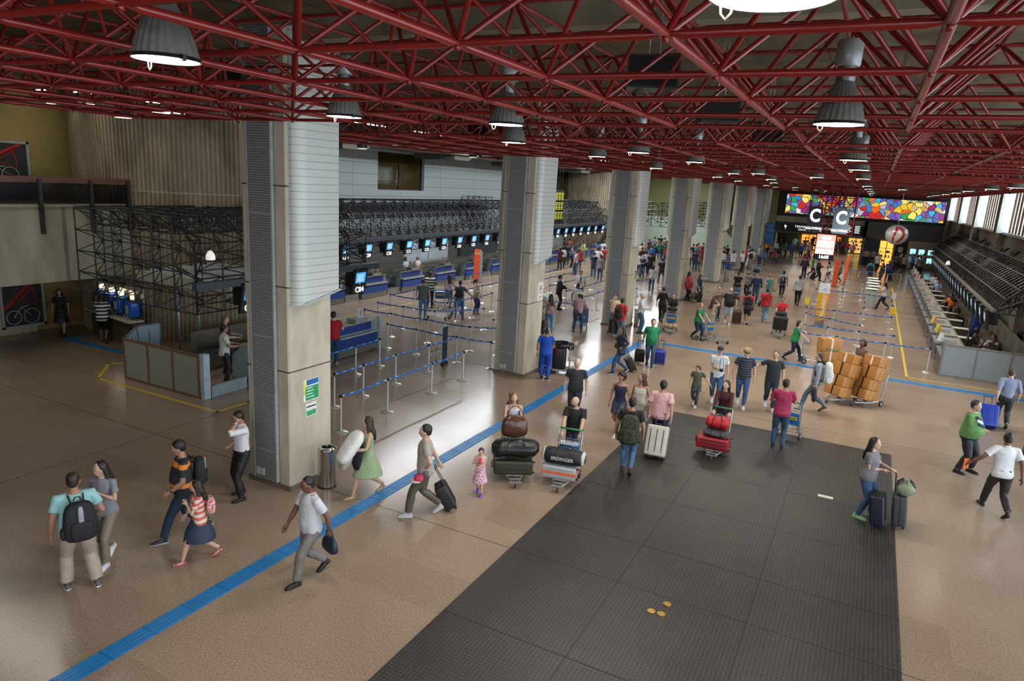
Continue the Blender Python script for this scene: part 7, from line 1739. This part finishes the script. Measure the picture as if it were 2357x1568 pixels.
c=cart(p,'luggage trolley with black bags pushed by the man in the red polo',sign=False)
suitcase(rel(c,0,.08,.30,0,-.2),'large black suitcase hanging on the front of the red polo man\'s trolley','15161a',.62,.24,.6)
duffel(rel(c,0,-.36,.88),'black bag on top of the red polo man\'s trolley','1a1b1f',.52,.17,.24)
p=person(-2.09,28.57,-1.46,1.66,'trolley attendant with dark bob hair in a green vest walking right behind a trolley','f',po(PU,lean=.14,a=.34),('vest','127a44','5d6366'),('jeans','18253c'),('bob','1f120e'),'l',('222222','222222'),.1,0)
cart(p,'luggage trolley pushed to the right by the second green-vested attendant',dy=.75)
p=person(-3.44,44.32,0.01,1.80,'man in a white shirt and black trousers walking away in the middle of the hall','m',po(WK,a=.2),('long','cfd1d6'),('pants','17191d'),('short','120e0d'),'m',('1d1310','222222'),.15,0)
p=person(-4.62,46.81,0.03,1.74,'man in a light grey t-shirt with a black and grey backpack walking away','m',po(WK,a=.2),('tee','8f979c'),('jeans','1f2e40'),('short','0e0d0e'),'m',('444444','888888'),0,1)
onback(p,'black and grey backpack on the man in the light grey t-shirt','2a2d31',.14,1.15,strap='0f1012',stripe='a9adb0')
p=person(-5.20,44.95,-2.94,1.66,'woman in a turquoise top carrying a straw bag','f',po(WK,a=.16,R='hold'),('tank','4fa8a8'),('jeans','7a93aa'),('bob','4a2018'),'l',('222222','222222'),.1,1)
inhand(p,0,'straw-coloured bag of the woman in turquoise','b3a274',.3,0,w=.36,h=.22,strap=.1)
person(-5.69,43.08,-2.98,1.80,'man in a navy long-sleeved shirt and jeans','m',po(WK,a=.18),('long','26365c'),('jeans','34485e'),('short','2a2220'),'l',('222222','222222'),.15,1)
person(-6.46,44.87,3.11,1.72,'long-haired woman in a grey hooded jacket holding papers','f',po(WK,a=.16,R='belly'),('jacket','8d8a84'),('jeans','222a36'),('long','5a4434'),'l',('222222','222222'),0,1)
p=person(-6.75,42.87,-2.99,1.78,'man in a black t-shirt and cap pushing a trolley with a black bag','m',po(PU,lean=.08),('tee','14151a'),('jeans','6a8a9a'),('buzz','222222'),'m',('222222','222222'),.2,1,extra=('cap=1a1b20',))
c=cart(p,'luggage trolley with a red bag pushed by the man in the black cap'); duffel(rel(c,0,.1,.2),'red bag on the deck of the black cap man\'s trolley','8c1626',.5,.18,.26); duffel(rel(c,0,-.38,.88),'black bag in the basket in front of the man in the black cap','15161a',.44,.15,.26)
p=person(-7.85,59.56,3.10,1.78,'man in a navy polo pushing a trolley with a blue sign in the distance','m',po(PU),('polo','1c2442'),('jeans','2f4a66'),('buzz','222222'),'d',('222222','222222'),.2,1)
c=cart(p,'luggage trolley pushed by the man in the navy polo'); duffel(rel(c,0,.1,.2),'dark bag on the deck of the navy polo man\'s trolley','1a1c20',.5,.2,.3)
person(-9.33,59.88,-1.94,1.76,'man in a white t-shirt and black trousers leaning by the sixth column','m',dict(legs='stand',L='back'),('tee','cfd2d4'),('pants','121418'),('buzz','4a342a'),'m',('222222','222222'),.2,1)
person(-9.84,58.82,0.13,1.78,'man in a white striped shirt and grey trousers seen from behind by the sixth column','m',dict(legs='stand',L='belly',R='belly'),('tee','str:c9cccc:8a9298:6:.3'),('pants','6a7074'),('short','17110f'),'m',('bbbbbb','bbbbbb'),.2,1)
person(-9.85,56.81,2.09,1.62,'woman in a navy dress reading a paper by the fifth column','f',dict(legs='stand',L='hold',R='hold',nod=.4),('tdress','1a3360'),('none','1a3360'),('short','17110f'),'m',('222222','222222'),0,1)
p=person(-9.00,62.93,-0.21,1.76,'man in a white t-shirt, grey shorts and black backpack near the seventh column','m',dict(legs='stand'),('tee','c5c9cc'),('bermuda','8a979e'),('buzz','2a1d18'),'l',('aaaaaa','aaaaaa'),.1,1)
onback(p,'black backpack on the man in grey shorts near the seventh column','17191d',.14,1.15)
person(-9.33,63.89,0.06,1.66,'woman in a long white dress near the seventh column','f',dict(legs='stand'),('tdress','c3c6c8'),('longskirt','c3c6c8'),('long','17110f'),'m',('222222','222222'),0,2)
p=person(-9.14,40.54,-1.87,1.70,'woman in a coral red blouse and black leggings by the fourth column','f',dict(legs='stand',R='hold'),('tunic','b8323e'),('pants','141316'),('long','0f0b0b'),'d',('3a2020','222222'),.55,1,extra=('glasses=111111',))
p=person(-8.34,39.93,-1.54,1.68,'woman in a navy top and black trousers with sunglasses and a cream shoulder bag','f',dict(legs='stand',L='bag',R='down'),('roll','16305a'),('loose','0f1014'),('long','0f0b0b'),'l',('a9937c','a9937c'),0,1,extra=('glasses=111111',))
onhip(p,0,'cream leather shoulder bag on the woman with sunglasses','b8ac8c',1.08,.02,.24,w=.4,h=.28,strap=.34)
c=trolley(-8.61,40.25,.6,'luggage trolley standing between the woman in coral and the woman in navy',sign=False); duffel(rel(c,0,.1,.18),'tan duffel on the trolley by the fourth column','5c4630',.6,.2,.34)
# --- queue crowd between columns 2 and 4 (built once per pose, then tinted) ---
PO=[dict(legs='stand'),dict(legs='stand',L='belly',R='hold'),dict(legs='wide',R='hip'),po(WK,a=.2)]
CR=[(-20.34,47.44,0.41,1.68,'f',0,'m','k','k','m','in the crowd between columns two and three'),
(-20.75,48.88,0.31,1.66,'f',0,'w','k','b','m','in the crowd between columns two and three'),
(-23.60,55.73,-1.17,1.74,'m',0,'m','k','k','d','in the crowd between columns two and three'),
(-21.35,51.12,0.40,1.76,'m',1,'k','k','k','m','in the crowd between columns two and three'),
(-23.33,56.26,0.39,1.74,'m',1,'o','k','k','m','in the crowd between columns two and three'),
(-20.46,49.89,-1.18,1.70,'m',1,'g','k','b','l','in the crowd between columns two and three'),
(-18.52,46.11,1.60,1.74,'m',0,'w','j','k','m','in the crowd between columns two and three'),
(-19.07,48.06,0.38,1.70,'f',0,'r','j','b','m','in the crowd between columns two and three'),
(-21.56,54.91,1.94,1.66,'f',1,'w','j','b','l','in the crowd between columns two and three'),
(-21.39,54.76,-1.20,1.72,'m',1,'y','t','k','m','in the crowd between columns two and three'),
(-16.92,45.46,0.36,1.78,'m',0,'n','j','b','l','in the crowd between columns two and three'),
(-19.39,52.47,0.35,1.66,'f',1,'t','j','l','l','in the crowd between columns two and three'),
(-20.84,56.61,0.35,1.68,'f',0,'b','j','k','d','in the crowd between columns two and three'),
(-18.32,49.98,0.18,1.76,'m',2,'w','j','k','m','in the crowd between columns two and three'),
(-16.02,44.34,0.26,1.76,'m',0,'g','j','k','m','in the crowd between columns two and three'),
(-20.53,57.15,0.52,1.72,'m',0,'w','g','k','m','in the crowd between columns two and three'),
(-18.42,51.50,0.17,1.70,'m',0,'r','j','k','m','in the crowd between columns two and three'),
(-14.86,49.30,0.12,1.74,'m',0,'w','j','k','l','in the crowd between columns three and four'),
(-17.59,58.70,0.29,1.72,'m',0,'w','j','k','m','in the crowd between columns three and four'),
(-16.26,54.51,0.29,1.70,'f',0,'m','j','b','m','in the crowd between columns three and four'),
(-14.30,48.44,-2.85,1.66,'f',1,'n','j','b','l','in the crowd between columns three and four'),
(-17.21,58.20,0.29,1.78,'m',0,'t','j','g','l','in the crowd between columns three and four'),
(-14.76,50.58,0.28,1.80,'m',2,'w','k','k','m','in the crowd between columns three and four'),
(-18.80,65.17,0.63,1.66,'f',0,'m','j','b','m','in the crowd between columns three and four'),
(-14.13,49.79,0.28,1.78,'m',1,'k','k','k','m','in the crowd between columns three and four'),
(-16.50,58.16,0.28,1.66,'f',0,'b','j','b','l','in the crowd between columns three and four'),
(-11.80,42.26,0.45,1.66,'f',0,'w','j','k','l','in the crowd between columns three and four'),
(-19.03,67.71,0.10,1.74,'m',0,'g','j','k','l','in the crowd between columns three and four'),
(-16.55,59.09,0.27,1.72,'m',0,'n','j','k','m','in the crowd between columns three and four'),
(-18.72,67.73,0.44,1.68,'f',0,'t','j','b','l','in the crowd between columns three and four'),
(-17.16,63.07,0.27,1.70,'m',0,'e','j','k','m','in the crowd between columns three and four'),
(-19.40,71.21,0.27,1.74,'m',1,'k','k','b','l','in the crowd between columns three and four'),
(-12.41,46.60,0.26,1.76,'m',2,'k','j','k','l','in the crowd between columns three and four'),
(-16.94,63.47,0.26,1.66,'f',0,'g','j','l','l','in the crowd between columns three and four'),
(-18.11,68.04,0.26,1.72,'m',0,'t','j','k','l','in the crowd between columns three and four'),
(-16.79,63.77,0.26,1.74,'m',0,'k','k','k','m','in the crowd between columns three and four'),
(-15.50,59.19,0.26,1.66,'f',0,'r','j','b','m','in the crowd between columns three and four'),
(-13.38,59.70,0.40,1.68,'f',0,'p','k','k','m','between the fourth and fifth columns'),
(-14.12,63.01,0.22,1.74,'m',0,'n','j','k','m','between the fourth and fifth columns'),
(-12.43,56.52,0.22,1.70,'m',0,'n','j','k','m','between the fourth and fifth columns'),
(-13.74,62.54,0.22,1.76,'m',0,'c','j','k','m','between the fourth and fifth columns'),
(-14.13,64.95,0.21,1.72,'m',0,'o','j','k','m','between the fourth and fifth columns'),
(-12.29,57.15,0.21,1.64,'f',0,'t','g','b','m','between the fourth and fifth columns'),
(-13.04,61.64,0.21,1.68,'f',1,'r','k','b','d','between the fourth and fifth columns'),
(-13.85,65.86,0.21,1.70,'m',0,'g','j','k','l','between the fourth and fifth columns'),
(-10.87,60.03,0.18,1.64,'f',0,'w','j','b','l','between the fifth and sixth columns'),
(-11.55,63.81,0.35,1.70,'m',0,'p','j','k','m','between the fifth and sixth columns'),
(-11.05,61.91,0.18,1.70,'m',0,'m','j','k','m','between the fifth and sixth columns'),
(-11.51,64.96,0.18,1.76,'m',0,'k','k','k','m','between the fifth and sixth columns'),
(-9.81,65.33,0.15,1.70,'m',0,'r','j','k','m','between the sixth and seventh columns'),
(-10.45,69.54,0.15,1.74,'m',0,'e','j','b','m','between the sixth and seventh columns'),
(-10.02,67.89,0.15,1.66,'f',0,'w','j','l','l','between the sixth and seventh columns'),
(-9.28,69.19,-1.44,1.70,'m',0,'w','g','k','l','in the group by the blue banner'),
(-8.93,68.65,-3.01,1.72,'m',0,'g','j','k','m','in the group by the blue banner'),
(-8.62,67.32,0.48,1.66,'f',0,'b','j','b','m','in the group by the blue banner'),
(-8.86,70.39,-3.02,1.80,'m',3,'k','g','l','l','in the group by the blue banner'),
(-8.85,74.79,0.12,1.66,'f',0,'p','j','b','m','in the group by the blue banner'),
(-8.01,69.99,0.11,1.40,'f',0,'r','j','b','l','in the group by the blue banner'),
(-9.05,79.03,0.08,1.80,'m',0,'w','k','w','l','in the group by the blue banner'),
(-7.86,70.56,2.90,1.80,'m',0,'k','j','k','l','in the group by the blue banner'),
(-8.60,79.85,0.46,1.66,'f',0,'t','j','b','l','in the group by the blue banner'),
(-9.85,93.71,0.10,1.76,'m',3,'k','k','k','l','walking towards the passage below the dark sign'),
(-8.06,79.21,-1.47,1.74,'m',1,'c','k','k','m','walking towards the passage below the dark sign'),
(-7.29,78.45,-3.05,1.80,'m',3,'b','j','g','l','walking towards the passage below the dark sign'),
(-8.21,90.56,0.09,1.76,'m',3,'c','j','b','l','walking towards the passage below the dark sign'),
(-7.36,85.68,0.09,1.74,'m',0,'k','k','k','m','walking towards the passage below the dark sign'),
(-6.43,78.86,0.08,1.72,'m',3,'b','j','k','m','walking towards the passage below the dark sign'),
(-7.05,90.18,0.08,1.72,'m',0,'k','j','k','m','walking towards the passage below the dark sign'),
(-5.88,80.92,0.07,1.76,'m',3,'w','k','k','m','walking towards the passage below the dark sign'),
(-6.56,94.45,0.07,1.74,'m',0,'n','j','k','m','walking towards the passage below the dark sign'),
(-3.59,88.19,0.04,1.76,'m',0,'n','k','k','m','walking in the passage right of the clock screen'),
(-3.47,92.82,0.04,1.76,'m',3,'m','j','k','m','walking in the passage right of the clock screen'),
(-3.04,94.10,0.03,1.74,'m',3,'p','j','k','m','walking in the passage right of the clock screen'),
(-2.45,91.32,-3.11,1.66,'f',3,'r','j','b','m','walking in the passage right of the clock screen'),
(-1.86,87.89,0.02,1.78,'m',3,'p','t','b','l','walking in the passage right of the clock screen'),
(-0.31,78.50,0.00,1.76,'m',0,'t','k','k','d','walking in the passage right of the clock screen'),
(0.31,78.81,-0.00,1.72,'m',0,'g','k','k','m','walking in the passage right of the clock screen'),
(3.80,76.91,-0.05,1.70,'m',1,'b','j','k','m','waiting by the far end of the right counter'),
(4.01,78.50,3.09,1.72,'m',0,'p','j','l','l','waiting by the far end of the right counter'),
(4.05,75.98,0.30,1.66,'f',1,'w','j','b','m','waiting by the far end of the right counter'),
(4.16,72.55,-0.06,1.74,'m',0,'g','k','k','m','waiting by the far end of the right counter'),
(4.70,78.50,1.51,1.70,'m',1,'w','j','k','m','waiting by the far end of the right counter')]
TN={'w':'white','k':'black','r':'red','n':'navy','g':'grey','b':'blue','o':'orange','t':'tan','e':'green','p':'pink','c':'turquoise','m':'maroon','y':'yellow'}
TC={'w':'c3c6ca','k':'15161a','r':'9c1c26','n':'1a2444','g':'6f7378','b':'3f62a0','o':'d86a22','t':'8f7c62','e':'1d6a48','p':'b07a88','c':'3f96a4','m':'4a1622','y':'b9ab5a'}
BC={'j':'2f4a68','k':'15161a','g':'565a60','t':'7a6c58'}; HC={'k':'100c0b','b':'2e1c14','l':'6a4c30','g':'a9a49e','w':'c9c9c6'}
seen={}
for x,y,rz,h,sex,ps,tc,bc,hc,sk,where in CR:
    hs='short' if sex=='m' else ('long','tail','bob')[int(x*7)%3]
    bt='bermuda' if bc=='t' and sex=='m' else 'pants'
    k_=(sex,tc,where); seen[k_]=seen.get(k_,0)+1; mw='man' if sex=='m' else 'woman'
    tot=sum(1 for q in CR if (q[4],q[6],q[10])==k_)
    person(x,y,rz,h,f'{mw} in a {TN[tc]} top {where}' if tot==1 else f'{ORD[seen[k_]-1]} {TN[tc]}-topped {mw} from the left, {where}',sex,PO[ps],('tee' if (int(x*10)%3) else 'long',TC[tc]),(bt,BC[bc]),(hs,HC[hc]),sk,('333333','777777'),.1,2,group='travellers '+where)
# seated and standing staff on the right
def seated(x,y,rz,h,label,tc,hc,sk,style='short',L='hold',R='hold',z=.0,lod=1,chair=1):
    p=person(x,y,rz,h,label,'m',dict(legs='sit',L=L,R=R),('polo',tc),('pants','1d2024'),(style,hc),sk,('222222','222222'),.15,lod)
    if chair:
        t=thing('office_chair','black office chair under the '+' '.join(label.split()[:7]),'chair',(x,y,0),rz)
        mb=MB(); mb.sq((0,0,.42),(.23,.23,.05),.5,14); mb.build('seat',[mat('15161a',rough=.8)],t,True); mb=MB(); mb.sq((0,-.24,.78),(.21,.04,.25),.6,14); mb.build('backrest',[mat('15161a',rough=.8)],t,True)
        mb=MB(); mb.tube((0,0,.08),(0,0,.4),.03,8); 
        for k in range(5): mb.tube((0,0,.09),(.26*math.cos(k*1.256),.26*math.sin(k*1.256),.05),.018,6)
        mb.build('base',['2a2b2d'],t)
    return p
seated(4.5,31.0,2.4,1.74,'man in a white t-shirt stretching his arm behind the near right counter','c2c5ca','15100d','d',R='out')
seated(4.35,31.75,-2.9,1.70,'woman in a black suit looking at the viewer behind the near right counter','16171b','1a110e','m','bun')
seated(4.85,32.4,2.3,1.68,'person in a dark green uniform behind the near right counter','1c2a20','6a4020','m','bun')
seated(4.95,33.3,2.3,1.70,'person in a white shirt beside the dark green uniform','c8cacc','1a110e','m','bun')
seated(4.45,34.3,-1.6,1.74,'man in a dark jacket leaning over the right counter desk','23271f','15100d','d')
seated(4.5,45.6,-2.2,1.72,'clerk in an orange vest at the middle of the right counter','d8682a','0f0b0a','d')
seated(4.6,47.4,2.2,1.72,'clerk in a bright orange vest farther along the right counter','e0702e','3a1a10','m','tail')
seated(4.5,43.2,-2.2,1.72,'clerk in a brown shirt turned to the next desk','4a4436','1a110e','m')
p=person(4.95,38.6,PI*.9,1.76,'worker in blue overalls standing behind the right counter','m',dict(legs='stand'),('tee','17409c'),('loose','10307c'),('short','1a110e'),'m',('111111','111111'),.1,1)
for i,(px) in enumerate(((4.5,55.5,'blue','7f9cc4'),(4.6,58.0,'pale grey','a9b0bc'),(4.5,60.5,'white','c6c8cc'))):
    seated(px[0],px[1],2.6,1.72,f'clerk in a {px[2]} shirt at the far end of the right counter',px[3],'15100d','m',chair=0)
duffel(Matrix.Translation((3.3,57.2,1.12)),'dark red bag lying on the far right counter','5a1022',.6,.18,.3)
# right queue people
p=person(1.15,46.92,1.46,1.68,'long-haired woman in a white shirt and dark trousers walking by the white podiums','f',po(WK,a=.34,L='hold',R='hold',lean=.1,yaw=.2),('polo','c9ccce'),('pants','25231f'),('long','0e0a0a'),'m',('222222','222222'),0,0)
person(1.54,64.47,-2.82,1.72,'man in a blue shirt embracing a woman behind the podiums','m',dict(legs='stand',L='belly',R='chest'),('tee','2c3f8c'),('jeans','1a2340'),('buzz','a9a49e'),'m',('222222','222222'),.2,1)
person(1.87,65.59,1.19,1.66,'woman in a black top beside the man in blue','f',dict(legs='stand',L='belly',R='hold'),('tank','17181c'),('jeans','2c3a44'),('long','0e0a0a'),'m',('222222','222222'),0,1)
person(1.06,61.46,2.08,1.70,'woman with long dark hair in dark clothes standing behind the podiums','f',dict(legs='stand'),('long','2a242a'),('pants','1c1a22'),('long','1a100e'),'m',('222222','222222'),.1,1)
p=person(0.24,63.30,-0.27,1.72,'person in a turquoise t-shirt with a large dark bag by the far barriers','m',po(WK,a=.1),('tee','2f8c9c'),('pants','3c3440'),('short','1c1412'),'m',('222222','222222'),.1,1)
onback(p,'large dark square bag on the back of the person in turquoise','1a1c20',.14,1.1,w=.4,d=.15,h=.4)
person(0.75,72.12,-0.18,1.78,'white-haired man in a white shirt and dark trousers walking towards the shops','m',po(WK,a=.3),('tee','c3c3bc'),('pants','1f1d1a'),('short','a39e96'),'l',('222222','222222'),.1,1)
person(2.31,74.09,-0.17,1.76,'man in a brown top in front of the portrait poster','m',dict(legs='stand'),('long','4c463c'),('jeans','17203a'),('short','241a15'),'m',('222222','222222'),.2,1)
person(3.01,74.49,-0.18,1.68,'person in a beige jacket beside the portrait poster','f',dict(legs='stand'),('jacket','9c8e78'),('jeans','1a2138'),('bob','8a6a4c'),'l',('222222','222222'),.1,1)
person(-0.24,83.21,-2.79,1.72,'person in a dark patterned top standing near the passage','m',dict(legs='stand'),('tee','4a2c30'),('pants','15161a'),('short','15100d'),'d',('bbbbbb','bbbbbb'),.1,2)
person(0.00,84.17,-2.79,1.66,'person in a dark top with a pale bag standing near the passage','f',dict(legs='stand'),('tee','2c2a2c'),('pants','15161a'),('long','15100d'),'m',('bbbbbb','bbbbbb'),.1,2)
person(-1.82,59.50,1.60,1.64,'woman in a grey uniform walking between the orange totems','f',po(WK,a=.14,L='hold'),('polo','55585c'),('pants','2c2f30'),('bun','120d0c'),'m',('222222','222222'),0,1)
p=person(-2.57,58.97,1.47,1.70,'person with a white bag and dark clothes left of the wide orange totem','f',po(WK,a=.2,lean=.2),('tank','1a1c24'),('shorts','3a5068'),('long','120d0c'),'m',('222222','222222'),.1,1)
onhip(p,0,'white bag on the person left of the wide orange totem','b3b6ba',1.05,-.1,.26,w=.4,h=.3)
p=person(-3.42,59.37,-1.69,1.74,'person in a long black coat walking right below the clock screen','m',po(WK,a=.2,L='hold',R='hold'),('suit','101113'),('loose','0f1012'),('short','1a110e'),'m',('222222','222222'),.2,1)
suitcase(rel(p,-.3,-.5,.02,0,-.4),'black suitcase trailing the person in the long black coat','15161a',.4,.26,.6)
person(-4.07,62.33,-1.77,1.70,'person in a green top beside the person in the long black coat','f',po(WK,a=.24),('tee','1f7a5c'),('pants','2a1c22'),('bun','6a4434'),'l',('222222','222222'),0,1)
p=person(-4.49,60.28,0.04,1.74,'man in a dark jacket with two bags over his shoulders walking away','m',dict(legs='stand'),('long','15172a'),('pants','1a2132'),('short','0e0b0b'),'m',('222222','222222'),.3,1)
p=person(-5.00,68.09,0.04,1.74,'person in a dark top and pale jeans with a red backpack walking away','m',po(WK,a=.16),('long','1a2138'),('jeans','5a9a9c'),('curly','3a1c12'),'m',('222222','222222'),.1,1)
onback(p,'red and dark backpack on the person with pale jeans','7a1c2c',.14,1.15)

COL.flush()
